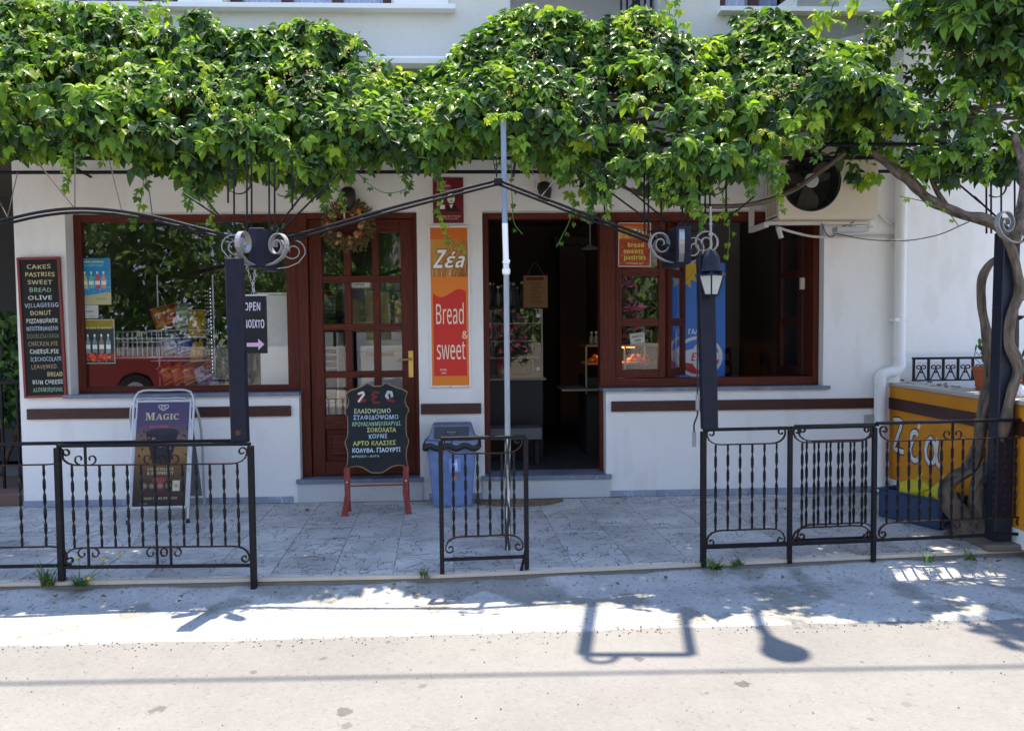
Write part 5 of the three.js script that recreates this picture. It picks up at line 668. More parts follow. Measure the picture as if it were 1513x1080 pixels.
{ const bag = (kind, px, py, w, h, rz, label, z = -0.38) => { const p = W(px, py, z), m = obj('snack_bag', bagGeo, bagMats[kind]); m.scale.set(w, h, 0.28); m.position.copy(p); m.rotation.set(-0.2, rr(-0.25, 0.25), rz); tag(m, label, 'snack bag', 'snack bags in the display window'); };
  bag('orange', 238, 470, 0.14, 0.2, 0.35, 'orange snack bag leftmost on the upper rack shelf in the window'); bag('red', 253, 466, 0.15, 0.2, 0.3, 'red snack bag on the upper rack shelf, left of the pale one'); bag('green', 270, 468, 0.15, 0.22, 0.2, 'pale green snack bag in the middle of the upper rack shelf'); bag('yellow', 290, 478, 0.15, 0.24, 0.05, 'yellow snack bag rightmost on the upper rack shelf'); bag('white', 252, 508, 0.16, 0.16, 0.4, 'white snack bag leftmost on the middle rack shelf'); bag('blue', 272, 510, 0.15, 0.16, 0.35, 'blue snack bag on the middle rack shelf'); bag('yellow', 290, 520, 0.12, 0.17, 0.05, 'yellow snack bag on the middle rack shelf beside the blue one');
  bag('red', 246, 552, 0.13, 0.17, 0.5, 'red snack bag leftmost on the bottom rack shelf'); bag('orange', 262, 553, 0.13, 0.17, 0.45, 'orange snack bag on the bottom rack shelf between red ones'); bag('red', 278, 552, 0.13, 0.17, 0.4, 'red snack bag on the bottom rack shelf next to the pale bags'); bag('white', 297, 556, 0.11, 0.16, 0.5, 'white snack bag on the bottom rack shelf near the light strip'); bag('blue', 310, 560, 0.1, 0.15, 0.5, 'blue snack bag rightmost on the bottom rack shelf');
  const t = thing('snack_rack', 'wire rack with three shelves of snack bags inside the left window', 'rack'); const z = -0.5; const a = W(232, 430, z), b = W(318, 578, z);
  obj('upright', rod(V(a.x, 0.9, z), V(a.x, 1.9, z), 0.008), M.alu, t); obj('upright', rod(V(b.x, 0.9, z), V(b.x, 1.9, z), 0.008), M.alu, t);
  for (const py of [494, 532, 578]) { const y = W(260, py, z).y; const q = []; for (let k = 0; k < 5; k++) q.push(rod(V(a.x, y, z + k * 0.045), V(b.x, y, z + k * 0.045), 0.003, 5)); q.push(rod(V(a.x, y + 0.035, z + 0.2), V(b.x, y + 0.035, z + 0.2), 0.004, 5)); obj('shelf', q, M.alu, t); }
  { const y = W(200, 490, -0.3).y, x0 = W(150, 490, -0.3).x, x1 = W(238, 490, -0.3).x, w = thing('wire_basket', 'chrome wire basket low inside the left window', 'basket'), q = []; for (let i = 0; i <= 12; i++) { const x = lerp(x0, x1, i / 12); q.push(rod(V(x, y - 0.22, -0.3), V(x, y, -0.3), 0.003, 5)); } for (const d of [0, -0.09, -0.22]) q.push(rod(V(x0, y + d, -0.3), V(x1, y + d, -0.3), 0.004, 5)); obj('wires', q, M.alu, w); obj('wires', q.map((g) => g.clone().translate(0, 0, -0.3)), M.alu, w); }
  { const t2 = thing('window_table', 'dark display table behind the left window', 'table'); obj('top', bx(-3.2, -1.62, 0.80, 0.845, -1.2, -0.26), M.woodDark, t2); obj('skirt', bx(-3.18, -1.64, 0.17, 0.799, -1.18, -0.3), M.dark, t2); }
  // light strip of small bright dots
  const s = thing('led_strip', 'upright strip of small white lights inside the left window', 'light strip'), p0 = W(310, 424, -0.3), p1 = W(314, 552, -0.3); obj('strip', bar(p0, p1, 0.012, 0.004), M.black, s);
  const em = std([0.7, 0.7, 0.85], 0.5, { emissive: rgb(0.75, 0.72, 1.0), emissiveIntensity: 0.55 }), dot = new THREE.SphereGeometry(0.0042, 6, 5); for (let i = 0; i < 24; i++) { const m = obj('led', dot, em, s); m.position.lerpVectors(p0, p1, (i + 0.5) / 24).add(V(0, 0, 0.005)); } const faint = std([0.5, 0.5, 0.6], 0.5, { emissive: rgb(0.6, 0.6, 0.9), emissiveIntensity: 0.15 }), d2 = []; for (let j = 0; j < 2; j++) for (let i = 0; i < 22; i++) d2.push(new THREE.SphereGeometry(0.003, 5, 4).translate(lerp(p0.x, p1.x, i / 22) - 0.022 - j * 0.018, lerp(p0.y, p1.y, (i + 0.5) / 22) - 0.02, -0.296)); obj('faint_leds', d2, faint, s);
  // white cabinet behind the hanging sign
  const f = thing('white_cabinet', 'white cabinet inside the window behind the open sign', 'cabinet'), q0 = W(392, 436, -0.45), q1 = W(424, 577, -0.4); obj('body', bx(q0.x - 0.05, -1.52, 0.86, q0.y, -1.1, -0.42, 0.01), M.whitePaint, f); obj('top', bx(q0.x - 0.06, -1.515, q0.y + 0.001, q0.y + 0.02, -1.11, -0.41), M.white, f); obj('plinth', bx(q0.x - 0.04, -1.53, 0.17, 0.859, -1.09, -0.44), M.paleGrey, f);
  // potted plant on the display table
  const pl = thing('potted_plant', 'leafy green plant inside the left window beside the light strip', 'plant', [W(330, 560, -0.5).x, 0.846, -0.55]); obj('pot', lathe([[0, 0], [0.05, 0], [0.065, 0.1], [0.06, 0.1], [0.056, 0.09], [0, 0.085]], 16), std([0.55, 0.5, 0.1], 0.5), pl); const lv = []; const ls = new THREE.Shape(); ls.moveTo(0, 0); ls.quadraticCurveTo(0.016, 0.03, 0, 0.075); ls.quadraticCurveTo(-0.016, 0.03, 0, 0); for (let i = 0; i < 240; i++) { const a = rr(0, 6.283), e = rr(-0.5, 1.3), r = rr(0.03, 0.17); lv.push(new THREE.ShapeGeometry(ls, 3).rotateX(-e).rotateY(a).translate(Math.cos(a) * r, 0.14 + rr(0, 0.4), Math.sin(a) * r * 0.8)); } obj('foliage', lv, std([0.10, 0.25, 0.04], 0.7, { side: THREE.DoubleSide }), pl).userData.kind = 'stuff'; obj('stem', rod(V(0, 0.08, 0), V(0.01, 0.45, 0), 0.008), M.bark, pl); }
// behind the closed door: stacked white boxes, beige stands, a basket of bags and trays
{ const z = -0.75, B = (px0, py0, px1, py1, zz, d) => { const a = W(px0, py0, zz), b = W(px1, py1, zz); return bx(a.x, b.x, b.y, a.y, zz - d, zz, 0.004); };
  const w1 = thing('white_carton', 'large white carton with beige handle slot behind the closed door', 'carton'); obj('box', B(527, 520, 596, 640, z, 0.4), M.whitePaint, w1); obj('handle_slot', B(540, 521, 582, 526, z + 0.004, 0.003), std([0.36, 0.27, 0.17], 0.7), w1);
  const w2 = thing('white_carton', 'white carton stacked on top of another behind the closed door', 'carton'); obj('box', B(526, 491, 595, 519, z, 0.4), M.whitePaint, w2); obj('flap', B(541, 491, 578, 502, z + 0.004, 0.003), std([0.45, 0.34, 0.22], 0.7), w2);
  const fl = thing('carton_stand', 'low dark stand under the white cartons behind the door', 'stand'); obj('body', B(520, 641, 602, 704, z, 0.4), M.dark, fl);
  const arch = (name, label, px0, py0, px1, py1, zz) => { const a = W(px0, py0, zz), b = W(px1, py1, zz), w = b.x - a.x, t = thing(name, label, 'display board'); const s = poly([[a.x, b.y], [b.x, b.y], [b.x, a.y - w * 0.3], [b.x - w * 0.25, a.y], [a.x + w * 0.25, a.y], [a.x, a.y - w * 0.3]]); obj('board', plate(s, 0.02, zz), std([0.5, 0.36, 0.2], 0.7), t); };
  arch('beige_board', 'rounded beige board at the left on the cartons behind the door', 514, 442, 531, 489, z - 0.05); arch('beige_board', 'rounded beige board at the right on the cartons behind the door', 583, 442, 601, 489, z - 0.05);
  const tall = thing('beige_board', 'tall beige board in the middle on the cartons behind the door', 'display board'); obj('board', B(539, 431, 576, 489, z - 0.1, 0.02), std([0.5, 0.37, 0.21], 0.7), tall);
  const gp = thing('grey_partition', 'grey partition panel behind the cartons and beige boards', 'partition'); obj('panel', B(505, 418, 592, 489.5, z - 0.2, 0.03), std([0.22, 0.21, 0.24], 0.8), gp);
  const k = thing('bag_basket', 'black wire basket holding yellow and red bags behind the door', 'basket'), q = []; const zz = -0.5; for (let i = 0; i < 5; i++) q.push(rod(W(461 + i * 10, 440, zz), W(461 + i * 10, 464, zz), 0.003, 5)); for (const y of [441, 453, 464]) q.push(rod(W(458, y, zz), W(510, y, zz), 0.003, 5)); obj('wires', q, M.black, k); obj('shelf', B(455, 464, 512, 468, zz, 0.25), M.dark, k);
  for (const [kd, px, py, l] of [['yellow', 468, 446, 'yellow bag in the black basket behind the door'], ['red', 484, 442, 'red topped bag lying in the black basket behind the door'], ['white', 486, 450, 'white bag beside the yellow one in the black basket']]) { const m = obj('snack_bag', bagGeo, bagMats[kd]); m.scale.set(0.11, 0.15, 0.25); m.position.copy(W(px, py, zz - 0.08 - (kd === 'red' ? 0.06 : 0))); tag(m, l, 'snack bag', 'bags in the basket behind the door'); }
  const tr = thing('tray_shelf', 'grey shelf unit with trays behind the lower left door panes', 'shelf unit'); obj('side', B(496, 491, 502, 640, -0.62, 0.3), M.white, tr); obj('side', B(452, 491, 456, 640, -0.62, 0.3), M.paleGrey, tr); for (const y of [514, 523, 533, 543, 553, 575, 592, 620, 640]) obj('shelf', B(457, y, 496, y + 2.2, -0.6, 0.3), M.white, tr); obj('back', B(456, 491, 496, 640, -0.9, 0.01), std([0.16, 0.15, 0.15], 0.8), tr); obj('notice', B(461, 491, 492, 512, -0.58, 0.002), M.white, tr);
  for (let i = 0; i < 4; i++) { const m = thing('storage_box', ['leftmost', 'second', 'third', 'rightmost'][i] + ' of four pale boxes on the low tray shelf behind the door', 'box', [0, 0, 0], 0, 'pale boxes on the tray shelf'); obj('box', B(458 + i * 10, 596, 466.5 + i * 10, 619, -0.61, 0.2), M.whitePaint, m); obj('lid', B(457.6 + i * 10, 594.5, 467 + i * 10, 595.9, -0.608, 0.204), M.cream, m); } }
// open doorway: glass case with bottles, notice, pendant, counter
{ const z = -1.05, a = W(712, 456, z), b = W(803, 640, z), zb = z - 0.6; const t = thing('display_case', 'glass display case with shelves just inside the open doorway', 'display case');
  const y0 = 0.166, ym = W(780, 559, z).y, y1 = W(780, 456, z).y; obj('base', bx(a.x - 0.2, b.x, y0, ym - 0.02, zb, z - 0.02), std([0.03, 0.027, 0.027], 0.6), t); obj('ledge', bx(a.x - 0.22, b.x + 0.03, ym - 0.019, ym, zb, z + 0.01), std([0.3, 0.27, 0.22], 0.5), t); obj('roof', bx(a.x - 0.2, b.x, y1, y1 + 0.03, zb, z), M.dark, t);
  obj('post', bx(b.x - 0.012, b.x, ym + 0.001, y1 - 0.001, z - 0.012, z), std([0.5, 0.45, 0.36], 0.4), t); obj('post', bx(b.x - 0.06, b.x - 0.048, ym + 0.001, y1 - 0.001, zb, zb + 0.012), std([0.3, 0.3, 0.3], 0.4), t); obj('pane', bx(a.x - 0.2, b.x - 0.013, ym + 0.001, y1 - 0.001, z - 0.006, z - 0.002, 0), M.glass, t);
  for (const py of [479, 505, 529]) { const y = W(760, py, z - 0.2).y; obj('shelf', bx(a.x - 0.19, b.x - 0.04, y, y + 0.014, zb + 0.05, z - 0.05), std([0.22, 0.2, 0.18], 0.4), t); } for (const py of [466, 545]) { const p = W(795, py, z); obj('hinge', lathe([[0, 0.008], [0.02, 0.006], [0.022, 0]], 16).rotateX(Math.PI / 2).translate(p.x, p.y, z), M.white, t); }
  const bg = lathe([[0, 0], [0.026, 0], [0.028, 0.01], [0.028, 0.12], [0.011, 0.16], [0.010, 0.20], [0.013, 0.205], [0, 0.208]], 12); const cols = [[0.10, 0.12, 0.10], [0.16, 0.17, 0.2], [0.13, 0.12, 0.16], [0.2, 0.2, 0.18], [0.06, 0.06, 0.07]], caps = lathe([[0, 0.2], [0.015, 0.2], [0.015, 0.225], [0, 0.226]], 10);
  for (let i = 0; i < 12; i++) { const px = 718 + i * 5.9, p = W(px, 455, z - 0.2); const r = thing('liqueur_bottle', 'bottle standing in the row on top of the glass display case', 'bottle', [p.x, y1 + 0.031, z - 0.15 - (i % 3) * 0.12], 0, 'bottles on the display case'); obj('bottle', bg, std(cols[i % 5], 0.2), r); obj('cap', caps, i % 2 ? M.white : M.brass, r); const s = rr(0.75, 1.1); r.scale.set(1, s, 1); }
  { const c = W(791, 431, z + 0.02), n = thing('menu_notice', 'framed tan notice with red heading hung inside the open doorway', 'notice', [c.x, c.y, z + 0.04]); const w = 0.235, h = 0.305; obj('board', bx(-w / 2, w / 2, -h / 2, h / 2, -0.01, 0.008, 0.003), std([0.2, 0.13, 0.06], 0.6), n); obj('printed_face', face(w - 0.012, h - 0.012, 0, 0, 0.009), printMat(canvasTex(240, 310, (g, W0, H0) => { g.fillStyle = '#8a6a42'; g.fillRect(0, 0, W0, H0); g.fillStyle = '#6b2318'; g.fillRect(28, 12, 176, 30); for (let i = 0; i < 9; i++) { g.fillStyle = '#5d4427'; g.fillRect(60 + (i % 3) * 8, 64 + i * 24, 120 - (i % 2) * 26, 7); } }), 0.8), n); obj('cord', tube([V(-0.08, h / 2, 0), V(0, h / 2 + 0.12, 0), V(0.08, h / 2, 0)], 0.003, 12, 5), M.rope, n); }
  { const p = W(872, 366, -1.3), tp = 2.75, n = thing('pendant_lamp', 'small pendant lamp with glass disc shade inside the open doorway', 'lamp', [p.x, p.y, -1.3]); obj('cord', rod(V(0, 0.0, 0), V(0, W(872, 328, -1.3).y - p.y, 0), 0.006), M.paleGrey, n); obj('canopy', [lathe([[0, 0], [0.032, 0.002], [0.04, 0.06], [0, 0.062]], 16).translate(0, W(872, 328, -1.3).y - p.y - 0.02, 0), rod(V(0, W(872, 328, -1.3).y - p.y + 0.03, 0), V(0, tp - p.y, 0), 0.01)], M.paleGrey, n); obj('shade', lathe([[0.012, 0.03], [0.04, 0.012], [0.092, -0.006], [0.09, -0.012], [0.03, 0.0], [0, 0.006]], 24), new THREE.MeshStandardMaterial({ color: rgb(0.42, 0.42, 0.38), roughness: 0.3, side: THREE.DoubleSide }), n); }
  { const n = thing('pale_step', 'pale low bench on the floor inside the open doorway', 'bench'), p = W(760, 632, -0.65), q = W(800, 648, -0.65); obj('top', bx(p.x - 0.4, q.x, q.y + 0.0, p.y, -0.85, -0.6), std([0.14, 0.14, 0.15], 0.6), n); obj('leg', bx(p.x - 0.38, p.x - 0.33, 0.166, q.y - 0.001, -0.8, -0.65), M.dark, n); obj('leg', bx(q.x - 0.06, q.x - 0.02, 0.166, q.y - 0.001, -0.8, -0.65), M.dark, n); }
  // counter with a warm lit pastry shelf
  const n = thing('pastry_counter', 'dark glass pastry counter with lit orange shelf behind the open window', 'counter'), cz = -1.1, x0 = W(866, 500, cz).x, x1 = W(985, 500, cz).x, yt = W(900, 506, cz).y, yl = W(900, 512, cz).y, ys = W(900, 536, cz).y;
  obj('base', bx(x0, x1 + 0.5, 0.166, ys - 0.14, cz - 0.6, cz), M.dark, n); obj('counter_edge', bx(x0 - 0.25, x1 + 0.5, W(900, 573, cz).y - 0.02, W(900, 573, cz).y, cz - 0.4, cz + 0.12), std([0.25, 0.22, 0.18], 0.5), n); obj('top_shelf', bx(x0, x1 + 0.1, yl, yl + 0.02, cz - 0.4, cz), std([0.4, 0.2, 0.06], 0.5), n); obj('pastry_shelf', bx(x0, x1 + 0.1, ys - 0.02, ys, cz - 0.4, cz), std([0.45, 0.2, 0.06], 0.5), n); for (const px of [866, 924, 953]) obj('post', bx(W(px, 500, cz).x - 0.008, W(px, 500, cz).x + 0.008, ys - 0.3, yl - 0.001, cz - 0.01, cz + 0.006), std([0.35, 0.28, 0.18], 0.4), n);
  const lt = obj('light_tube', rod(V(x0 + 0.2, yl - 0.012, cz - 0.12), V(x0 + 0.5, yl - 0.012, cz - 0.12), 0.008, 8), std([0.9, 0.6, 0.3], 0.5, { emissive: rgb(1, 0.55, 0.2), emissiveIntensity: 0.45 }), n); lt.castShadow = false;
  const pl = new THREE.PointLight(0xffa04a, 0.13, 0, 2); pl.position.set(x0 + 0.35, yl - 0.012, cz - 0.12); pl.castShadow = true; scene.add(pl);
  const cr = new THREE.SphereGeometry(1, 8, 6); const pm = [std([0.55, 0.22, 0.05], 0.6), std([0.6, 0.3, 0.08], 0.6), std([0.42, 0.14, 0.03], 0.6)];
  for (let i = 0; i < 16; i++) { const px = i < 6 ? 872 + i * 3 : 930 + (i - 6) * 3.1, p = W(px, 530, cz - 0.15), m = obj('pastry', cr, pm[i % 3]); m.scale.set(0.036, 0.024, 0.028); m.position.set(p.x, ys + 0.022 + (i % 3 === 2 ? 0.034 : 0), cz - 0.12 - (i % 2) * 0.05); m.rotation.set(rr(-0.3, 0.3), rr(0, 3), rr(-0.3, 0.3)); tag(m, 'golden pastry heaped on the lit shelf of the counter', 'pastry', 'pastries on the lit shelf'); }
  for (const px of [874, 881]) { const p = W(px, 496, cz - 0.1), r = thing('sauce_bottle', px < 878 ? 'left of two small bottles standing on the pastry counter' : 'right of two small bottles standing on the pastry counter', 'bottle', [p.x, yl + 0.021, cz - 0.1], 0, 'small bottles on the counter'); obj('bottle', bg, std([0.3, 0.27, 0.15], 0.3), r); obj('cap', caps, M.white, r); r.scale.set(0.8, 0.55, 0.8); } }
// right window: blue freezer front, stacked dark chairs, wall post
{ const z = -0.62, a = W(994, 388, z), b = W(1072, 560, z), w = b.x - a.x, t = thing('blue_fridge', 'blue drinks fridge with round milk logo inside the open right window', 'fridge', [(a.x + b.x) / 2, 0, z]); const H = a.y, y0 = 0.166;
  obj('cabinet', bx(-w / 2, w / 2, y0, H, -0.5, -0.004, 0.01), std([0.02, 0.09, 0.36], 0.45), t);
  const tex = canvasTex(512, 1120, (g, W0, H0) => { g.fillStyle = '#3277d8'; g.fillRect(0, 0, W0, H0); g.fillStyle = '#d9b514'; g.beginPath(); for (let i = 0; i < 28; i++) { const an = i / 28 * 6.283, r = i % 2 ? 190 : 130; g.lineTo(90 + r * Math.cos(an), 40 + r * Math.sin(an)); } g.closePath(); g.fill(); g.strokeStyle = '#a67f10'; g.lineWidth = 5; g.beginPath(); g.arc(90, 40, 110, 0.2, 2.4); g.stroke();
    txt(g, 'ΓΑΛΑΤΑ', 256, 585, 60, '#dfe6f2', { style: 'bold' });
    const cx = 256, cy = 800, el = (rx, ry, c) => { g.fillStyle = c; g.beginPath(); g.ellipse(cx, cy, rx, ry, 0, 0, 7); g.fill(); }; el(232, 178, '#dfe4ea'); el(200, 150, '#3277d8'); g.save(); g.beginPath(); g.ellipse(cx, cy, 200, 150, 0, 0, 7); g.clip(); g.fillStyle = '#c8202c'; g.fillRect(0, cy + 10, 512, 200); g.fillStyle = '#dfe4ea'; g.beginPath(); g.ellipse(cx, cy - 4, 210, 66, 0, 0, 7); g.fill(); g.beginPath(); g.ellipse(cx, cy, 70, 112, 0, 0, 7); g.fill(); g.restore(); txt(g, 'ΕΒΑ', cx, cy + 2, 96, '#c8202c', { style: 'bold italic' });
    g.save(); g.translate(cx, cy - 120); [...'κάθε πρωί'].forEach((c, i) => { const an = (i - 4) * 0.19; g.save(); g.translate(Math.sin(an) * 250, 230 + Math.cos(an) * 95); g.rotate(-an * 0.5); txt(g, c, 0, 0, 64, '#dfe6f2', { style: 'bold' }); g.restore(); }); g.restore(); });
  const fh = H - 0.80; obj('printed_face', face(w - 0.006, fh, 0, H - fh / 2 - 0.004, 0.001), printMat(tex, 0.35), t); obj('lower_door', bx(-w / 2 + 0.003, w / 2 - 0.003, y0 + 0.04, 0.79, -0.003, 0.006), std([0.02, 0.09, 0.36], 0.45), t); obj('handle', bx(-w / 2 + 0.02, -w / 2 + 0.035, 0.9, 1.35, 0.004, 0.03, 0.004), M.alu, t);
  const ch = (x, z2, turn, label) => { const c = thing('dark_chair', label, 'chair', [x, 0.166, z2], turn, 'dark chairs inside the right window'); obj('seat', bx(-0.2, 0.2, 0.43, 0.46, -0.2, 0.2, 0.01), M.black, c); for (const [sx, sz] of [[-1, -1], [1, -1], [-1, 1], [1, 1]]) obj('leg', rod(V(sx * 0.18, 0, sz * 0.18), V(sx * 0.17, sz < 0 ? 1.02 : 0.43, sz * 0.17 - (sz < 0 ? 0.07 : 0)), 0.016), M.black, c); for (const y of [0.68, 0.82, 0.95]) obj('back_slat', bx(-0.17, 0.17, y, y + 0.06, -0.23 - (y - 0.43) * 0.1, -0.21 - (y - 0.43) * 0.1, 0.004), M.black, c); };
  ch(2.35, -1.15, 0.5, 'dark slatted chair nearest the right window jamb'); ch(2.62, -1.7, 0.3, 'dark slatted chair further inside behind the first one'); ch(1.98, -1.55, 0.9, 'dark slatted chair beside the blue fridge');
  const wp = thing('white_wall_post', 'pale upright wall corner deep inside the right window', 'post'), p = W(1138, 400, -1.9); obj('post', bx(p.x - 0.03, p.x + 0.03, 0.167, 2.748, -1.95, -1.85), std([0.4, 0.39, 0.36], 0.8), wp); const tv = thing('wall_screen', 'black screen on the dark back wall inside the right window', 'screen'), q = W(1107, 385, -3.6); obj('screen', bx(q.x - 0.14, q.x + 0.14, q.y - 0.24, q.y + 0.24, -3.7, -3.64), M.black, tv); obj('bracket', bx(q.x - 0.05, q.x + 0.05, q.y - 0.05, q.y + 0.05, -3.799, -3.701), M.dark, tv);
  obj('grey_wall', bx(2.2, 2.895, 0.167, 2.748, -2.3, -2.2, 0), std([0.3, 0.28, 0.26], 0.9), house); }

// ---------------------------------------------------------------- crates, pots and litter on and by the orange wall
{ const blue = std([0.018, 0.045, 0.10], 0.5), t = thing('blue_crate', 'dark blue plastic crate filled with yellow bags beside the orange wall', 'crate', [3.17, 0, 0.98], 0.42); const w = 0.17, d = 0.24, h = 0.2;
  obj('side', bx(-w, w, 0.012, h, d - 0.012, d), blue, t); obj('side', bx(-w, w, 0.012, h, -d, -d + 0.012), blue, t); obj('end', bx(-w, -w + 0.012, 0.012, h, -d + 0.013, d - 0.013), blue, t); obj('end', bx(w - 0.012, w, 0.012, h, -d + 0.013, d - 0.013), blue, t); obj('bottom', bx(-w, w, 0.001, 0.011, -d, d), blue, t); const rib = []; for (let i = 0; i < 5; i++) rib.push(bx(-w + 0.05 + i * 0.06, -w + 0.062 + i * 0.06, 0.02, h - 0.03, d + 0.0005, d + 0.008)); rib.push(bx(-w - 0.012, w + 0.012, h, h + 0.012, d - 0.01, d + 0.012), bx(-w - 0.012, w + 0.012, h, h + 0.012, -d - 0.012, -d + 0.01), bx(-w - 0.012, -w + 0.01, h, h + 0.012, -d + 0.011, d - 0.011), bx(w - 0.01, w + 0.012, h, h + 0.012, -d + 0.011, d - 0.011)); obj('rim', rib, blue, t);
  const crump = (r, s) => { const g = new THREE.IcosahedronGeometry(1, 5), p = g.attributes.position, v = V(0, 0, 0); for (let i = 0; i < p.count; i++) { v.fromBufferAttribute(p, i); const a = Math.atan2(v.z, v.x), q = 1 + 0.10 * Math.sin(a * 3 + v.y * 4 + s) + 0.06 * Math.sin(v.x * 9 + s * 2) * Math.sin(v.z * 8 + v.y * 7) + 0.03 * Math.sin(v.x * 23 + v.y * 19 + s); v.multiplyScalar(q); p.setXYZ(i, v.x * r[0], v.y * r[1], v.z * r[2]); } g.computeVertexNormals(); return g; };
  const yel = new THREE.MeshPhysicalMaterial({ color: rgb(0.62, 0.55, 0.015), roughness: 0.45, transmission: 0.2 }); const b1 = W(1356, 725, 0.95), b2 = W(1392, 738, 1.15);
  for (const [p, r, l, s] of [[b1, [0.135, 0.075, 0.12], 'crumpled yellow bag at the back of the blue crate', 1], [b2, [0.10, 0.105, 0.10], 'crumpled yellow bag against the vine trunk on the blue crate', 3]]) { const b = thing('yellow_bag', l, 'bag', p); obj('bag', crump(r, s), yel, b); obj('knot', [taperTube([V(0, r[1] * 0.8, 0), V(0.01, r[1] + 0.02, 0.005), V(0.03, r[1] + 0.05, 0)], [0.02, 0.008, 0.022], 10, 8, 0.2)], yel, b); }
  const wb = thing('white_bag', 'crumpled white plastic bag on top of the orange wall', 'bag', W(1503, 578, 1.45).toArray()); obj('bag', crump([0.055, 0.05, 0.06], 5), M.white, wb); obj('knot', [taperTube([V(0, 0.04, 0), V(0.01, 0.06, 0.005), V(0.02, 0.075, 0)], [0.01, 0.006, 0.014], 8, 7, 0.2)], M.white, wb);
  const leafS = new THREE.Shape(); leafS.moveTo(0, 0); leafS.quadraticCurveTo(0.03, 0.012, 0.022, 0.045); leafS.quadraticCurveTo(0.01, 0.06, 0, 0.062); leafS.quadraticCurveTo(-0.01, 0.06, -0.022, 0.045); leafS.quadraticCurveTo(-0.03, 0.012, 0, 0);
  const pot = (label, pos, s, n, col, pc = M.terracotta) => { const t2 = thing('flower_pot', label, 'flower pot', pos); obj('pot', lathe([[0, 0], [0.075, 0], [0.10, 0.17], [0.112, 0.17], [0.112, 0.2], [0.098, 0.2], [0.093, 0.175], [0, 0.17]].map(([a, b]) => [a * s, b * s]), 22), pc, t2); obj('soil', new THREE.CircleGeometry(0.092 * s, 18).rotateX(-Math.PI / 2).translate(0, 0.177 * s, 0), M.soil, t2); const q = [], st = []; for (let i = 0; i < n; i++) { const a = rr(0, 6.283), r = rr(0.01, 0.1) * s, y = rr(0.22, 0.42) * s; st.push(tube([V(0, 0.17 * s, 0), V(Math.cos(a) * r * 0.4, y * 0.8, Math.sin(a) * r * 0.4), V(Math.cos(a) * r, y, Math.sin(a) * r)], 0.0025, 6, 4)); q.push(new THREE.ShapeGeometry(leafS, 4).scale(s, s, s).rotateX(rr(-1.6, 0.4)).rotateY(a).translate(Math.cos(a) * r, y, Math.sin(a) * r)); } obj('stem', st, M.green, t2); obj('foliage', q, std(col, 0.6, { side: THREE.DoubleSide }), t2).userData.kind = 'stuff'; return t2; };
  pot('terracotta pot with green leaves left of the vine trunk on the wall', [3.655, 0.926, 0.92], 0.85, 34, [0.05, 0.15, 0.025]); pot('red pot right of the dark post on top of the orange wall', [3.70, 0.926, 1.42], 1.2, 40, [0.04, 0.12, 0.02], std([0.36, 0.035, 0.02], 0.6));
  const dp = thing('dark_flower', 'dark purple stemmed plant in a pot behind the vine trunk', 'plant', [3.72, 0.926, 1.15]); obj('pot', lathe([[0, 0], [0.06, 0], [0.075, 0.12], [0.068, 0.12], [0, 0.11]], 18), M.terracotta, dp); const st = [], fl = []; for (let i = 0; i < 6; i++) { const a = i * 1.05, p = [V(0, 0.1, 0), V(Math.cos(a) * 0.05, 0.3, Math.sin(a) * 0.05), V(Math.cos(a) * 0.14, 0.42 + 0.04 * i, Math.sin(a) * 0.12)]; st.push(tube(p, 0.005, 10, 5)); for (let k = 0; k < 9; k++) fl.push(new THREE.ShapeGeometry(leafS, 3).scale(0.8, 0.9, 1).rotateX(-0.9).rotateY(k * 0.7).translate(p[2].x, p[2].y, p[2].z)); } obj('stem', st, M.bark, dp); obj('rosette', fl, std([0.05, 0.008, 0.02], 0.6, { side: THREE.DoubleSide }), dp);
  const litter = thing('dry_leaf_litter', 'dry fallen leaves lying on the coping of the orange wall', 'dry leaves'); const q = []; for (let i = 0; i < 36; i++) { const z = rr(-0.05, 1.25); q.push(new THREE.ShapeGeometry(leafS, 3).scale(rr(0.5, 1), rr(0.5, 1), 1).rotateX(-1.57 + rr(-0.4, 0.4)).rotateY(rr(0, 6)).translate(3.50 + rr(0, 0.2) + z * 0.052, 0.932, z)); } obj('leaves', q, std([0.16, 0.10, 0.05], 0.95, { side: THREE.DoubleSide }), litter); litter.userData.kind = 'stuff'; }
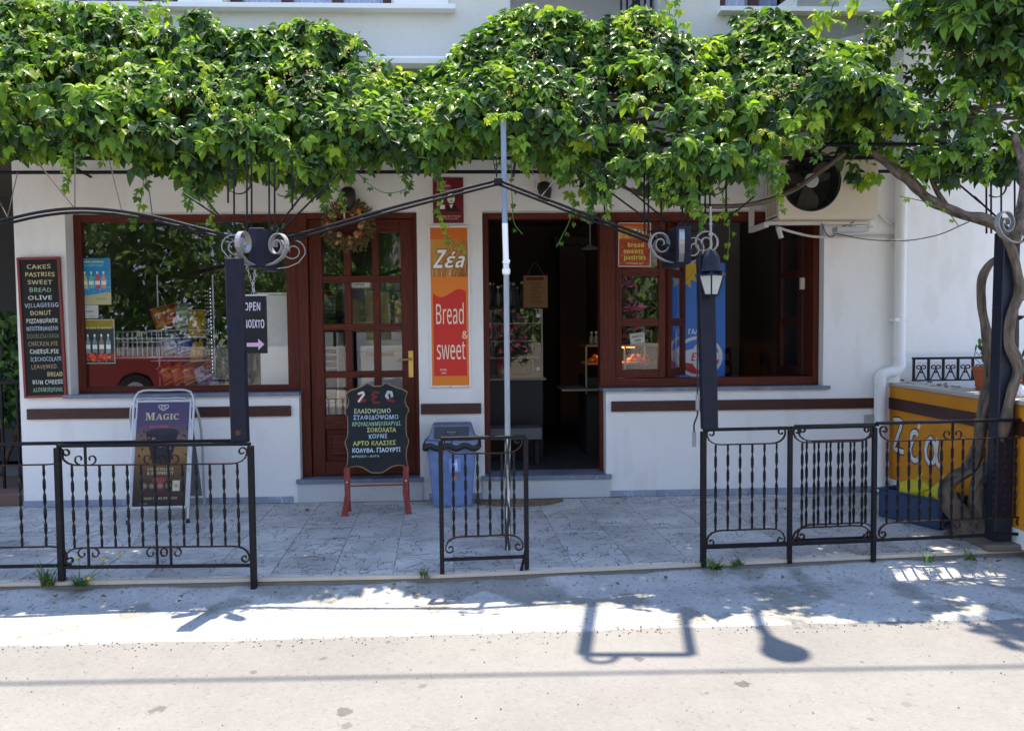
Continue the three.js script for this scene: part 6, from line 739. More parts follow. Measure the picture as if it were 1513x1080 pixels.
// weeds along the pavement's edge
{ const bl = (h, w) => { const g = new THREE.PlaneGeometry(w, h, 1, 4).translate(0, h / 2, 0), p = g.attributes.position; for (let i = 0; i < p.count; i++) { const y = p.getY(i) / h; p.setXYZ(i, p.getX(i) * (1 - y * 0.8), p.getY(i), h * 0.45 * y * y); } g.computeVertexNormals(); return g; };
  const weed = (px, py, h, n, sp, label, flower) => { const p = G(px, py, -0.01), t = thing('weed', label, 'weed', [p.x, -0.025, p.z]); const q = []; for (let i = 0; i < n; i++) { const a = rr(0, 6.283); q.push(bl(h * rr(0.5, 1), 0.010).rotateX(rr(0, sp)).rotateY(a).translate(rr(-0.03, 0.03), 0, rr(-0.015, 0.015))); } obj('blades', q, std([0.07, 0.14, 0.03], 0.7, { side: THREE.DoubleSide }), t).userData.kind = 'stuff';
    if (flower) for (const [dx, y, dz] of flower) { obj('stem', rod(V(0, 0, 0), V(dx, y, dz), 0.0018, 5), M.green, t); const f = []; for (let k = 0; k < 14; k++) f.push(new THREE.PlaneGeometry(0.006, 0.018).translate(0, 0.010, 0).rotateX(-1.1 + (k % 2) * 0.4).rotateY(k * 0.449).translate(dx, y, dz)); obj('flower', f, std([0.8, 0.55, 0.01], 0.7, { side: THREE.DoubleSide }), t); } };
  weed(70, 862, 0.15, 40, 0.5, 'upright feathery green weed at the pavement edge by the far left fence'); weed(118, 862, 0.09, 60, 1.2, 'low weed with a yellow flower at the left pavement edge', [[0.075, 0.05, 0.06], [0.12, 0.13, -0.03], [-0.03, 0.13, -0.05], [0.2, 0.15, -0.06]]); weed(629, 850, 0.09, 26, 0.8, 'small weed beside the foot of the middle fence panel'); weed(1058, 838, 0.10, 60, 1.1, 'spreading dark weed at the foot of the fence right of the entrance'); weed(1092, 832, 0.07, 30, 0.8, 'small weed growing near the spreading one under the fence'); weed(1373, 826, 0.07, 26, 0.6, 'left of two small weeds under the long right fence'); weed(1432, 824, 0.08, 30, 0.6, 'right of two small weeds under the long right fence'); weed(1480, 812, 0.05, 8, 0.9, 'tiny weed near the foot of the thick right post'); }
// ---------------------------------------------------------------- the climbing vine over the pergola
function leafletGeo(L, w, fold, droop, ang, roll, lift) {   // one leaflet from its base along +y, folded at the midrib, tip drooping
  const rows = [[0, 0.05], [0.14, 0.52], [0.36, 0.98], [0.62, 0.94], [0.84, 0.52], [1, 0.0]], pos = [], uv = [], idx = [], L0 = 0.008;
  for (const [t, k] of rows) { const y = L0 + L * t, z = -droop * L * t * t, hw = w * k; pos.push(-hw, y - hw * 0.12, z + fold * hw, 0, y, z, hw, y - hw * 0.12, z + fold * hw); uv.push(0.5 - 0.5 * k, t, 0.5, t, 0.5 + 0.5 * k, t); }
  for (let i = 0; i < rows.length - 1; i++) for (let k = 0; k < 2; k++) { const a = i * 3 + k; idx.push(a, a + 1, a + 3, a + 1, a + 4, a + 3); }
  const g = new THREE.BufferGeometry(); g.setAttribute('position', new THREE.Float32BufferAttribute(pos, 3)); g.setAttribute('uv', new THREE.Float32BufferAttribute(uv, 2)); g.setIndex(idx); g.rotateY(roll); g.rotateX(lift); g.rotateZ(ang); g.computeVertexNormals(); return g.toNonIndexed();
}
function leafGeo(v) {   // five leaflets like a hand, petiole coming from +y so that the middle leaflet hangs along -y
  const q = []; [0, 0.85, -0.85, 1.75, -1.75].forEach((a, i) => { const s = [1, 0.95, 0.95, 0.75, 0.75][i] * rr(0.88, 1.12); q.push(leafletGeo(0.098 * s, 0.031 * s * rr(0.85, 1.15), rr(0.25, 0.7), rr(0.2, 0.75), Math.PI + a + rr(-0.15, 0.15), rr(-0.45, 0.45) + Math.sign(a) * -0.25, rr(-0.35, 0.25))); });
  q.push(rod(V(0, 0, 0), V(0.004, 0.06, -0.02), 0.0018, 4).toNonIndexed()); return mergeGeometries(q.map((g) => { for (const k of Object.keys(g.attributes)) if (!['position', 'normal', 'uv'].includes(k)) g.deleteAttribute(k); return g; }), false);
}
const leafTex = canvasTex(128, 256, (g, w, h) => { g.fillStyle = '#e2e2e2'; g.fillRect(0, 0, w, h); for (let i = 0; i < 900; i++) { const k = 200 + rr(0, 55) | 0; g.fillStyle = 'rgba(' + k + ',' + k + ',' + k + ',0.4)'; g.fillRect(rr(0, w), rr(0, h), rr(2, 8), rr(2, 8)); } g.strokeStyle = '#ffffff'; g.lineWidth = 4; g.beginPath(); g.moveTo(64, 0); g.lineTo(64, h); g.stroke(); g.lineWidth = 2; for (let i = 1; i < 7; i++) for (const s of [-1, 1]) { g.beginPath(); g.moveTo(64, h - i * 34); g.lineTo(64 + s * 60, h - i * 34 - 34); g.stroke(); } });
leafTex.wrapS = leafTex.wrapT = THREE.RepeatWrapping;
const leafMat = (c, tr = 0.45) => new THREE.MeshPhysicalMaterial({ color: Array.isArray(c) ? rgb(...c) : c, map: leafTex, roughness: 0.92, transmission: tr, thickness: 0, specularIntensity: 0.4, clearcoat: 0.35, clearcoatRoughness: 0.22, side: THREE.DoubleSide });
const TONES = [[0.036, 0.095, 0.016], [0.072, 0.178, 0.018], [0.14, 0.285, 0.02], [0.235, 0.42, 0.022], [0.34, 0.54, 0.024], [0.45, 0.62, 0.028], [0.50, 0.66, 0.035], [0.58, 0.6, 0.06]];
const lookup = (tab, x) => { if (x <= tab[0][0]) return tab[0][1]; for (let i = 1; i < tab.length; i++) if (x <= tab[i][0]) return lerp(tab[i - 1][1], tab[i][1], (x - tab[i - 1][0]) / (tab[i][0] - tab[i - 1][0])); return tab[tab.length - 1][1]; };
const TOPPX = [[-300, -10], [0, -8], [60, 0], [112, 8], [132, 34], [170, 34], [205, 30], [232, 6], [250, 14], [268, 34], [292, 48], [330, 38], [370, 32], [400, 26], [440, 28], [470, 42], [510, 62], [540, 80], [560, 92], [600, 108], [640, 100], [656, 82], [680, 62], [720, 34], [752, 14], [785, 4], [830, 8], [880, 18], [912, 30], [950, 20], [980, 10], [1003, 6], [1022, 16], [1060, 44], [1100, 54], [1150, 54], [1190, 44], [1225, 8], [1258, 18], [1290, 46], [1340, 58], [1400, 66], [1425, 58], [1440, 10], [1500, -30], [1800, -60]];
const BOTPX = [[-300, 227], [0, 225], [30, 237], [60, 213], [110, 211], [150, 223], [190, 249], [230, 231], [270, 275], [300, 271], [330, 243], [380, 272], [400, 283], [440, 283], [480, 249], [500, 231], [560, 225], [600, 233], [640, 251], [660, 223], [700, 219], [740, 199], [770, 227], [800, 231], [850, 263], [880, 287], [920, 263], [960, 255], [1000, 279], [1030, 297], [1060, 272], [1100, 253], [1130, 255], [1160, 223], [1200, 215], [1222, 183], [1245, 152], [1290, 137], [1320, 172], [1380, 245], [1420, 272], [1460, 249], [1513, 255], [1800, 257]];
const FRONT = [[-5, 1.36], [-1.2, 1.40], [-0.5, 1.26], [0.2, 1.36], [0.8, 1.50], [1.2, 1.74], [2.3, 1.80], [2.8, 1.68], [4.5, 1.66]];
{
  const vine = thing('climbing_vine', 'climbing vine with glossy five-fingered leaves covering the pergola above the shop front', 'vine');
  // trunks and boughs
  const P = (list) => list.map(([x, y, z]) => W(x, y, z));
  const trunk = obj('trunk', [
    taperTube(P([[1428, 800, 1.46], [1420, 765, 1.45], [1402, 742, 1.43], [1398, 722, 1.43], [1412, 706, 1.43], [1434, 692, 1.43], [1446, 660, 1.43], [1452, 610, 1.43], [1462, 560, 1.43], [1459, 500, 1.43], [1451, 450, 1.44], [1453, 410, 1.46], [1466, 388, 1.5], [1482, 378, 1.56]]), [0.078, 0.068, 0.053, 0.045, 0.042, 0.040, 0.036, 0.032, 0.030, 0.029, 0.028, 0.027, 0.025, 0.02], 90, 12, 0.16),
    taperTube(P([[1448, 800, 1.46], [1452, 770, 1.47], [1444, 740, 1.48], [1447, 715, 1.5], [1462, 690, 1.52], [1482, 640, 1.66], [1496, 580, 1.7], [1506, 545, 1.7], [1501, 528, 1.7], [1492, 510, 1.7], [1494, 470, 1.7], [1508, 430, 1.7], [1505, 405, 1.7], [1496, 370, 1.7], [1485, 345, 1.68]]), [0.074, 0.06, 0.048, 0.042, 0.038, 0.035, 0.032, 0.030, 0.031, 0.032, 0.031, 0.029, 0.028, 0.027, 0.027], 90, 12, 0.16),
  ], M.bark, vine);
  obj('root_stump', taperTube(P([[1400, 806, 1.44], [1425, 792, 1.45], [1450, 790, 1.5], [1470, 804, 1.5]]), [0.05, 0.09, 0.085, 0.04], 24, 12, 0.25), M.bark, vine);
  obj('branch', taperTube(P([[1487, 350, 1.68], [1478, 335, 1.66], [1455, 325, 1.62], [1425, 318, 1.58], [1395, 305, 1.52], [1370, 292, 1.47], [1345, 268, 1.42], [1318, 246, 1.38], [1290, 225, 1.3]]), [0.033, 0.034, 0.032, 0.03, 0.029, 0.034, 0.033, 0.026, 0.02], 60, 12, 0.22), M.bark, vine);
  obj('branch', taperTube(P([[1500, 360, 1.72], [1508, 320, 1.72], [1515, 270, 1.7], [1500, 200, 1.6]]), [0.034, 0.03, 0.026, 0.02], 24, 10, 0.16), M.bark, vine);
  obj('branch', taperTube(P([[1400, 305, 1.52], [1385, 282, 1.48], [1376, 258, 1.44], [1372, 230, 1.4]]), [0.018, 0.017, 0.014, 0.012], 20, 9, 0.12), M.bark, vine);
  obj('branch', taperTube(P([[1250, 225, 1.1], [1215, 252, 0.95], [1170, 282, 0.85], [1120, 300, 0.85], [1050, 305, 0.9], [985, 298, 1.0], [930, 280, 1.05], [880, 250, 1.1]]), [0.015, 0.017, 0.018, 0.018, 0.017, 0.014, 0.012, 0.01], 60, 9, 0.15), M.bark, vine);
  for (let i = 0; i < 9; i++) { const y0 = rr(2.78, 3.05), z0 = rr(0.35, 0.7), pts = []; for (let k = 0; k <= 10; k++) { const x = -4 + k * 0.82; pts.push(V(x, y0 + 0.12 * Math.sin(k * 1.3 + i) + (x < 0 ? -0.02 : 0), z0 + 0.1 * Math.sin(k * 0.9 + i * 2) + (x > 0.9 ? 0.2 : 0))); } obj('bough', tube(pts, rr(0.008, 0.014), 70, 6), M.bark, vine); }
  const red = std([0.2, 0.03, 0.025], 0.9), rg = obj('support_strap', bar(W(1452, 770, 1.5), W(1478, 640, 1.6), 0.035, 0.012), red, vine);

  // leaves: collected as transforms first, then the nearest 300 become parts and the rest one mass
  const leaves = [], q = new THREE.Quaternion(), e = new THREE.Euler(), up = V(0, 1, 0);
  const add = (x, y, z, out, tone, s) => { // out: outward direction; the leaf's face turns to it, its fingers hang
    const n = out.clone().add(V(rr(-0.8, 0.8), rr(-0.45, 0.8), rr(-0.6, 0.4))).normalize();
    let down = V(rr(-0.5, 0.5), -1, rr(-0.2, 0.5)); down.addScaledVector(n, -down.dot(n)).normalize(); const right = V(0, 0, 0).crossVectors(down.clone().negate(), n);
    leaves.push({ m: new THREE.Matrix4().makeBasis(right, down.clone().negate(), n).scale(V(s, s, s)).setPosition(x, y, z), tone, z, x, y });
  };
  const profile = (x) => { const zf = lookup(FRONT, x), s = (6.40 - zf), px = 756.5 + 0; // find the picture column of this x at the vine's front
    const v = V(x, 2.8, zf).project(camera), col = (v.x * 0.5 + 0.5) * 1513; const yt = W(col, lookup(TOPPX, col), zf).y, yb = W(col, lookup(BOTPX, col), zf).y; return { zf, yt, yb, col }; };
  const dens = (x, y) => fbm(x / 16 + 0.5, y / 4, 48, 12, 3, 70);
  let tries = 0;
  while (leaves.length < 14500 && tries < 90000) {
    tries++; const x = rr(-4.3, 4.1), { zf, yt, yb, col } = profile(x), H = yt - yb; if (H < 0.1) continue;
    const t = rnd(), d = rnd();           // t: height share, d: depth share (0 on the surface)
    const bulge = Math.sqrt(Math.max(0, 1 - Math.pow(Math.abs(t - 0.48) * 1.9, 2.4)));
    const zs = 0.42 + (zf - 0.42) * (0.80 + 0.20 * bulge) * (1 - 0.62 * Math.pow(sstep(0.22, 1.0, t), 1.3)) + 0.10 * (dens(x * 1.7 + 5, t * 1.3 + 2) - 0.5); const depth = Math.pow(d, 1.7) * (zs - 0.22);
    const z = zs - depth; if (x > 2.6 && x < 3.75 && z > 0.8 && z < 1.22 && rnd() < 0.93) continue;
    const k = (6.40 - z) / (6.40 - zf), y = 1.387 + (yb + H * t - 1.387) * k; const dn = dens(x + z * 0.3, y); if (dn < 0.40 + 0.06 * (1 - t) && rnd() < 0.85) continue;
    if (t < 0.13 && rnd() < 0.5) continue; if (x > -1.35 && x < -0.35 && t < 0.9 && rnd() < 0.12) continue;
    const out = V(0.05, 0.30 + 0.65 * sstep(0.15, 0.7, t), 0.95 - 0.35 * sstep(0.3, 0.9, t));
    const young = fbm(x / 4 + 0.31, y / 2 + z * 0.4, 40, 20, 2, 74); let tone = Math.floor(rr(0, 3.6) + (young > 0.6 ? rr(0.8, 3.4) : 0)); tone = clamp(tone, 0, 6);
    add(x, y - 0.02, z, out, tone, lerp(0.38, 1.08, Math.pow(rnd(), 1.15)) * (tone > 4 ? 0.8 : 1));
  }
  // dangling shoots under the canopy and sprays above it
  const shoot = (list, n, z, s, tones, thick = 0.003, jit = 0.03) => { const pts = list.map(([x, y]) => W(x, y, z)); obj('shoot', tube(pts, thick, list.length * 6, 5), M.green, vine); const c = new THREE.CatmullRomCurve3(pts); for (let i = 0; i < n; i++) { const p = c.getPointAt((i + 0.4) / n); add(p.x + rr(-jit, jit), p.y - 0.01, p.z + rr(0, jit), V(rr(-0.4, 0.4), 0.4, 1), pick(tones), s * rr(0.7, 1.1) * (1 - 0.4 * i / n)); } };
  shoot([[215, 240], [210, 280], [205, 310], [196, 340]], 9, 1.15, 0.55, [2, 3, 3]); shoot([[1060, 270], [1075, 310], [1078, 350], [1074, 385]], 7, 1.2, 0.45, [3, 4]); shoot([[645, 250], [652, 290], [648, 320], [662, 350], [690, 372]], 13, 1.15, 0.5, [3, 4, 4]); shoot([[755, 235], [757, 300], [760, 330], [772, 346]], 6, 1.2, 0.35, [2, 3]); shoot([[848, 290], [842, 325], [830, 350], [822, 365]], 5, 1.2, 0.4, [2, 3]); shoot([[528, 255], [545, 272], [570, 285], [600, 278], [612, 255]], 5, 1.2, 0.3, [2, 1]); shoot([[1000, 290], [1025, 310], [1050, 318], [1085, 312]], 16, 1.5, 0.42, [5, 6, 7], 0.004); shoot([[1130, 190], [1165, 208], [1205, 205]], 12, 1.7, 0.4, [5, 6, 7], 0.004); shoot([[722, 176], [742, 168], [765, 172]], 14, 1.52, 0.42, [4, 5, 6], 0.003, 0.07); shoot([[1265, 180], [1278, 200], [1282, 225]], 8, 1.66, 0.5, [3, 4]); shoot([[1440, 200], [1455, 240], [1462, 275]], 10, 1.7, 0.5, [3, 4]); shoot([[235, 30], [236, 12], [232, -12]], 14, 1.1, 0.55, [2, 4, 5], 0.003, 0.09); shoot([[1222, 40], [1232, 5], [1240, -20]], 18, 1.2, 0.7, [3, 4, 5, 6], 0.003, 0.12); shoot([[990, 40], [988, 10], [975, -12]], 14, 1.2, 0.6, [3, 4, 5, 6], 0.003, 0.10); shoot([[520, 70], [528, 52], [532, 46]], 5, 1.0, 0.45, [5, 6]); shoot([[1330, 290], [1372, 300], [1405, 318], [1418, 335]], 4, 1.6, 0.3, [4, 5]); shoot([[888, 255], [895, 290], [898, 320]], 9, 1.5, 0.6, [2, 3, 4]); shoot([[985, 235], [988, 275], [992, 300]], 10, 1.62, 0.6, [3, 4, 4]); shoot([[300, 90], [310, 130], [306, 200], [300, 250]], 14, 1.2, 0.6, [4, 5, 6]); shoot([[400, 120], [410, 160], [420, 215]], 10, 1.2, 0.55, [4, 5]); shoot([[560, 180], [590, 185], [600, 170]], 8, 1.12, 0.45, [5, 6, 7]); shoot([[810, 150], [812, 180], [820, 200]], 9, 1.3, 0.5, [5, 6]);
  for (let i = 0; i < 46; i++) {   // short trailing shoots along the ragged lower edge
    const x = rr(-3.9, 3.3), p = profile(x), z = p.zf - rr(0.02, 0.25), len = rr(0.06, 0.30) * (rnd() < 0.3 ? 1.4 : 0.8), x1 = x + rr(-0.06, 0.06), y0 = 1.387 + (p.yb - 1.387) * (6.40 - z) / (6.40 - p.zf) + 0.12, pts = [V(x, y0, z), V(lerp(x, x1, 0.4) + rr(-0.02, 0.02), y0 - len * 0.5, z + 0.03), V(x1, y0 - 0.08 - len, z + rr(-0.02, 0.05))]; if (x > 2.25 && x < 3.2) continue;
    obj('shoot', tube(pts, 0.0022, 8, 4), M.green, vine); const c = new THREE.CatmullRomCurve3(pts), n = Math.ceil(len * 34) + 2, tb = pick([1, 2, 3]); for (let k = 0; k < n; k++) { const q2 = c.getPointAt((k + 0.6) / n); add(q2.x + rr(-0.025, 0.025), q2.y, q2.z + rr(0, 0.02), V(rr(-0.5, 0.5), 0.4, 1), clamp(tb + (rnd() < 0.5 ? 1 : 0), 0, 6), rr(0.35, 0.7) * (1 - 0.4 * k / n)); }
  }
  // the part that climbs on above the right end: it shades the right of the canopy and the gutter below
  for (let i = 0; i < 2500; i++) { const x = rr(2.75, 4.4), y = rr(3.1, 5.2), z = lerp(1.1, 1.6, rnd()); const lim = 3.02 + 0.35 * Math.sin(y * 3.1) * 0.3 - 0.16 * (y - 3.7); if (x < lim) continue; add(x, y, z, V(-0.3, 0.5, 0.8), Math.floor(rr(0, 3.6)), rr(0.55, 1.2)); }
  for (let i = 0; i < 260; i++) { const x = W(rr(1262, 1400), 5, -0.6).x; add(x, rr(4.0, 4.5), rr(-0.5, -0.06), V(0, 0.5, 1), pick([4, 5, 6]), rr(0.7, 1)); }
  // draw them
  const geos = [0, 1, 2].map(leafGeo), mats = TONES.map((c, i) => leafMat(c, 0.5));
  const score = (l) => { const v = V(l.x, l.y, l.z).project(camera); return Math.abs(v.x) < 1.02 && Math.abs(v.y) < 1.02 ? l.z - 0.25 * Math.abs(l.y - 2.85) + 0.35 * hash[(Math.floor((l.x + 9) * 997) + Math.floor(l.y * 7919)) & 65535] : -9; };
  const order = leaves.map((l, i) => [score(l), i]).sort((a, b) => b[0] - a[0]); const single = new Set(order.slice(0, 300).map((o) => o[1]));
  const rest = [[], [], []]; leaves.forEach((l, i) => { if (single.has(i)) { const m = finish(new THREE.Mesh(geos[i % 3], mats[l.tone])); m.name = 'leaf'; m.applyMatrix4(l.m); vine.add(m); } else rest[i % 3].push(l); });
  const mass = leafMat(0xffffff, 0.5), holder = new THREE.Group(); holder.name = 'foliage'; holder.userData.kind = 'stuff'; vine.add(holder); const col = new THREE.Color();
  rest.forEach((list, k) => { const im = new THREE.InstancedMesh(geos[k], mass, list.length); im.name = 'foliage'; im.userData.kind = 'stuff'; finish(im); list.forEach((l, i) => { im.setMatrixAt(i, l.m); const c = TONES[l.tone], f = rr(0.8, 1.25), w = rr(0.9, 1.1); im.setColorAt(i, col.setRGB(c[0] * f * w, c[1] * f, c[2] * f)); }); holder.add(im); });
  // pale flower heads among the leaves
  const fl = []; for (let i = 0; i < 70; i++) { const x = rr(-4, 3.0), p = profile(x), t = rr(0.35, 0.95), y = lerp(p.yb, p.yt, t), z = p.zf - rr(-0.02, 0.08); for (let k = 0; k < 14; k++) fl.push(new THREE.IcosahedronGeometry(rr(0.003, 0.0055), 0).translate(x + rr(-0.035, 0.035), y + rr(-0.03, 0.03), z + rr(-0.02, 0.03))); }
  const F = obj('flower_clusters', fl, std([0.42, 0.36, 0.12], 0.9), vine); F.userData.kind = 'stuff';
  // thin wires and frame that carry the vine
  const pg = thing('pergola', 'iron pergola frame that carries the vine between wall and posts', 'pergola');
  for (const [y, z] of [[2.62, 0.3], [2.66, 0.6], [2.70, 0.85]]) obj('rail', rod(V(-4.6, y, z), V(4.4, y, z), 0.014, 8), M.iron, pg); for (let i = 0; i < 8; i++) obj('cross_bar', rod(V(-4.2 + i * 1.12, 2.64, 0.02), V(-4.2 + i * 1.12, 2.72, 0.95), 0.01, 6), M.iron, pg);
}

// ---------------------------------------------------------------- things over and across the street that shade the road or stand in the glass
{ const t = thing('overhead_cable', 'overhead cable strung along the street above the pergola', 'cable'); const pts = []; for (let i = 0; i <= 12; i++) { const x = -14 + i * 2.35; pts.push(V(x, 6.0 + 0.003 * x * x, 1.30 + 0.022 * (x + 3))); } obj('cable', tube(pts, 0.013, 60, 6), M.cable, t); }
{ const t = thing('frame_shadow_caster', 'guessed airer frame out of sight, added to cast a frame shadow on the road', 'airer'); const y = 4.55, sh = (px, py) => { const g = G(px, py, -0.1), k = 4.65 / 0.9613; return V(g.x + 0.0618 * k, y, g.z - 0.2685 * k); }; const a = sh(863, 966), b = sh(1022, 966), c = V(a.x + 0.30, y, 0.1), d = V(b.x + 0.30, y, 0.1); obj('bar', [rod(a, b, 0.026, 8)], M.alu, t); obj('bar', rod(c, a, 0.036, 8), M.alu, t); obj('bar', rod(d, b, 0.028, 8), M.alu, t); obj('bar', tube([V(a.x + 0.005, y, a.z - 0.02), V(a.x + 0.02, y - 0.02, a.z + 0.08), V(a.x + 0.1, y - 0.02, a.z + 0.09), V(a.x + 0.17, y, a.z)], 0.018, 20, 8), M.alu, t); }  // unseen guessed frame, placed and thickened for the frame shadow on the road
{ const y = 4.8, g = G(1160, 962, -0.1), k = 4.9 / 0.9613, p = V(g.x + 0.0618 * k, y, g.z - 0.2685 * k), t = thing('globe_shadow_caster', 'guessed round lamp out of sight, added to cast a round shadow on the road', 'lamp', p.toArray()); obj('globe', lathe([[0, -0.11], [0.06, -0.10], [0.105, -0.05], [0.115, 0.0], [0.10, 0.06], [0.08, 0.13], [0.055, 0.22], [0.045, 0.3], [0, 0.31]], 22).rotateX(-0.8), M.paleGrey, t); obj('arm', tube([V(0, 0.19, -0.2), V(0.02, 0.24, -0.4), V(0.12, 0.1, -0.8), V(0.3, -0.2, -p.z)], 0.03, 20, 8), M.galv, t); }  // unseen guessed globe and arm, shaped for the rounded shadow on the road
// grit along the gutter's joint and a few fallen leaves
{ const n = 900, im = new THREE.InstancedMesh(new THREE.IcosahedronGeometry(1, 0), std(0xffffff, 0.95), n), m = new THREE.Matrix4(), qq = new THREE.Quaternion(), ee = new THREE.Euler(), cc = new THREE.Color(); im.name = 'gravel';
  for (let i = 0; i < n; i++) { const x = rr(-3.6, 3.8), near = rnd() < 0.7, z = near ? 2.63 - 0.0067 * x + (rnd() + rnd() - 1) * 0.10 : rr(2.05, 3.5), s = rr(0.0018, 0.006) * (near ? 1 : 0.7); m.compose(V(x, -0.1, z), qq.setFromEuler(ee.set(rr(0, 6), rr(0, 6), rr(0, 6))), V(s, s * 0.7, s)); im.setMatrixAt(i, m); const k = rr(0.12, 0.42); im.setColorAt(i, cc.setRGB(k, k * 0.94, k * 0.84)); } finish(im); scene.add(im); tag(im, 'loose grit scattered along the joint between gutter and road', 'gravel', null, 'stuff');
  const q = []; for (let i = 0; i < 46; i++) { const x = rr(-3.4, 3.2), z = rnd() < 0.6 ? edgeZ(x) + rr(0.02, 0.22) : rr(0.2, 1.7), y = z > edgeZ(x) ? -0.055 : 0.006; q.push(leafletGeo(rr(0.025, 0.05), rr(0.008, 0.014), rr(0.2, 0.9), rr(-0.4, 0.4), 0, 0, 0).rotateX(-1.5 + rr(-0.3, 0.3)).rotateY(rr(0, 6.28)).translate(x, y + 0.006, z)); } const L = obj('fallen_leaves', q, std([0.13, 0.09, 0.03], 0.9, { side: THREE.DoubleSide })); tag(L, 'small dry leaves fallen on the pavement and its edge', 'dry leaves', null, 'stuff'); }
// opposite side of the street: pavement, white wall, hedge, red pickup, trees, oleander
{ const op = struct('far_pavement', bx(-30, 30, -0.15, 0.02, 7.86, 12, 0.02), std([0.42, 0.39, 0.34], 0.9));
  const w = thing('garden_wall', 'pale garden wall across the street', 'wall'); obj('wall', bx(-26, 26, 0, 1.05, 12.3, 12.6, 0.01), std([0.5, 0.48, 0.44], 0.9), w);
  const leafS = new THREE.BufferGeometry(); leafS.setAttribute('position', new THREE.Float32BufferAttribute([0, 0, 0, 0.07, 0.11, 0.02, 0, 0.26, 0, 0, 0, 0, 0, 0.26, 0, -0.07, 0.11, 0.02], 3)); leafS.computeVertexNormals();
  const crown = (name, label, x, z, h, r, n, cols, trunkH) => { const t = thing(name, label, 'tree', [x, 0, z]); obj('trunk', taperTube([V(0, -0.1, 0), V(0.1, trunkH * 0.6, 0.05), V(-0.05, trunkH + 0.6, 0), V(0.1, h * 0.8, 0.1)], [0.18, 0.13, 0.1, 0.04], 20, 9, 0.1), M.bark, t);
    const im = new THREE.InstancedMesh(leafS, new THREE.MeshPhysicalMaterial({ color: 0xffffff, roughness: 0.9, transmission: 0.35, side: THREE.DoubleSide }), n), m = new THREE.Matrix4(), qq = new THREE.Quaternion(), ee = new THREE.Euler(), cc = new THREE.Color(); im.name = 'crown'; im.userData.kind = 'stuff'; finish(im); const blobs = []; for (let i = 0; i < 16; i++) blobs.push([rr(-1, 1) * r * 0.7, trunkH + rr(0.15, 1) * (h - trunkH), rr(-1, 1) * r * 0.6, r * rr(0.25, 0.5)]);
    for (let i = 0; i < n; i++) { const b = pick(blobs), v = V(rr(-1, 1), rr(-1, 1), rr(-1, 1)).normalize().multiplyScalar(b[3] * Math.pow(rnd(), 0.35)); m.compose(V(b[0] + v.x, b[1] + v.y, b[2] + v.z), qq.setFromEuler(ee.set(rr(0, 6), rr(0, 6), rr(0, 6))), V(1, 1, 1).multiplyScalar(rr(0.7, 1.3))); im.setMatrixAt(i, m); im.setColorAt(i, cc.setRGB(...pick(cols))); } t.add(im); };
  const G1 = [[0.10, 0.22, 0.03], [0.14, 0.28, 0.04], [0.2, 0.34, 0.05], [0.05, 0.13, 0.02]];
  crown('broadleaf_tree', 'leafy green tree across the street, far left', -12.5, 13.5, 6.5, 2.6, 5200, G1, 1.6); crown('broadleaf_tree', 'leafy green tree across the street behind the red pickup', -8.2, 13.2, 6.0, 2.5, 5200, G1, 1.5); crown('broadleaf_tree', 'leafy green tree across the street left of the shop axis', -4.4, 13.6, 5.4, 2.2, 4600, G1, 1.3); crown('broadleaf_tree', 'leafy green tree across the street right of the oleander', 7.5, 13.8, 5.5, 2.4, 4600, G1, 1.4);
  crown('oleander', 'pink flowering oleander across the street', 2.6, 11.0, 2.9, 1.3, 2600, [[0.03, 0.07, 0.02], [0.04, 0.10, 0.025], [0.62, 0.13, 0.26], [0.7, 0.2, 0.34], [0.05, 0.1, 0.03]], 0.5); crown('oleander', 'smaller pink oleander across the street', 0.2, 11.2, 2.4, 1.0, 1800, [[0.03, 0.07, 0.02], [0.04, 0.10, 0.025], [0.62, 0.13, 0.26], [0.05, 0.1, 0.03]], 0.4);
  const hedge = thing('flowering_hedge', 'dense dark hedge along the garden wall across the street', 'hedge'); { const n = 14000, im = new THREE.InstancedMesh(leafS, std(0xffffff, 0.9, { side: THREE.DoubleSide }), n), m = new THREE.Matrix4(), qq = new THREE.Quaternion(), ee = new THREE.Euler(), cc = new THREE.Color(); for (let i = 0; i < n; i++) { m.compose(V(rr(-20, 14), rr(1.0, 3.0), rr(12.7, 13.6)), qq.setFromEuler(ee.set(rr(0, 6), rr(0, 6), rr(0, 6))), V(1, 1, 1)); im.setMatrixAt(i, m); im.setColorAt(i, cc.setRGB(...pick(G1))); } im.name = 'foliage'; finish(im); hedge.add(im); hedge.userData.kind = 'stuff'; }
  { const h = thing('opposite_house', 'pale house across the street behind the trees', 'house'); obj('wall', plate(poly(rect(-6, 5.5, 0, 5.6), [rect(-4, -2.8, 3.2, 4.6), rect(-0.6, 0.6, 3.2, 4.6), rect(2.6, 3.8, 3.2, 4.6)]), 0.3, 15.2, 0.01), std([0.5, 0.48, 0.45], 0.9), h); obj('room', bx(-5.9, 5.4, 0, 5.5, 15.8, 16, 0), M.dark, h); obj('roof', bx(-6.3, 5.8, 5.6, 5.8, 14.9, 20, 0.02), M.terracotta, h); }
  // parked pickup
  const t = thing('red_pickup', 'red pickup truck with a caged load bed parked across the street', 'truck', [-8.3, -0.1, 9.6]); const red = new THREE.MeshPhysicalMaterial({ color: rgb(0.26, 0.012, 0.01), roughness: 0.4, clearcoat: 0.8, clearcoatRoughness: 0.1 });
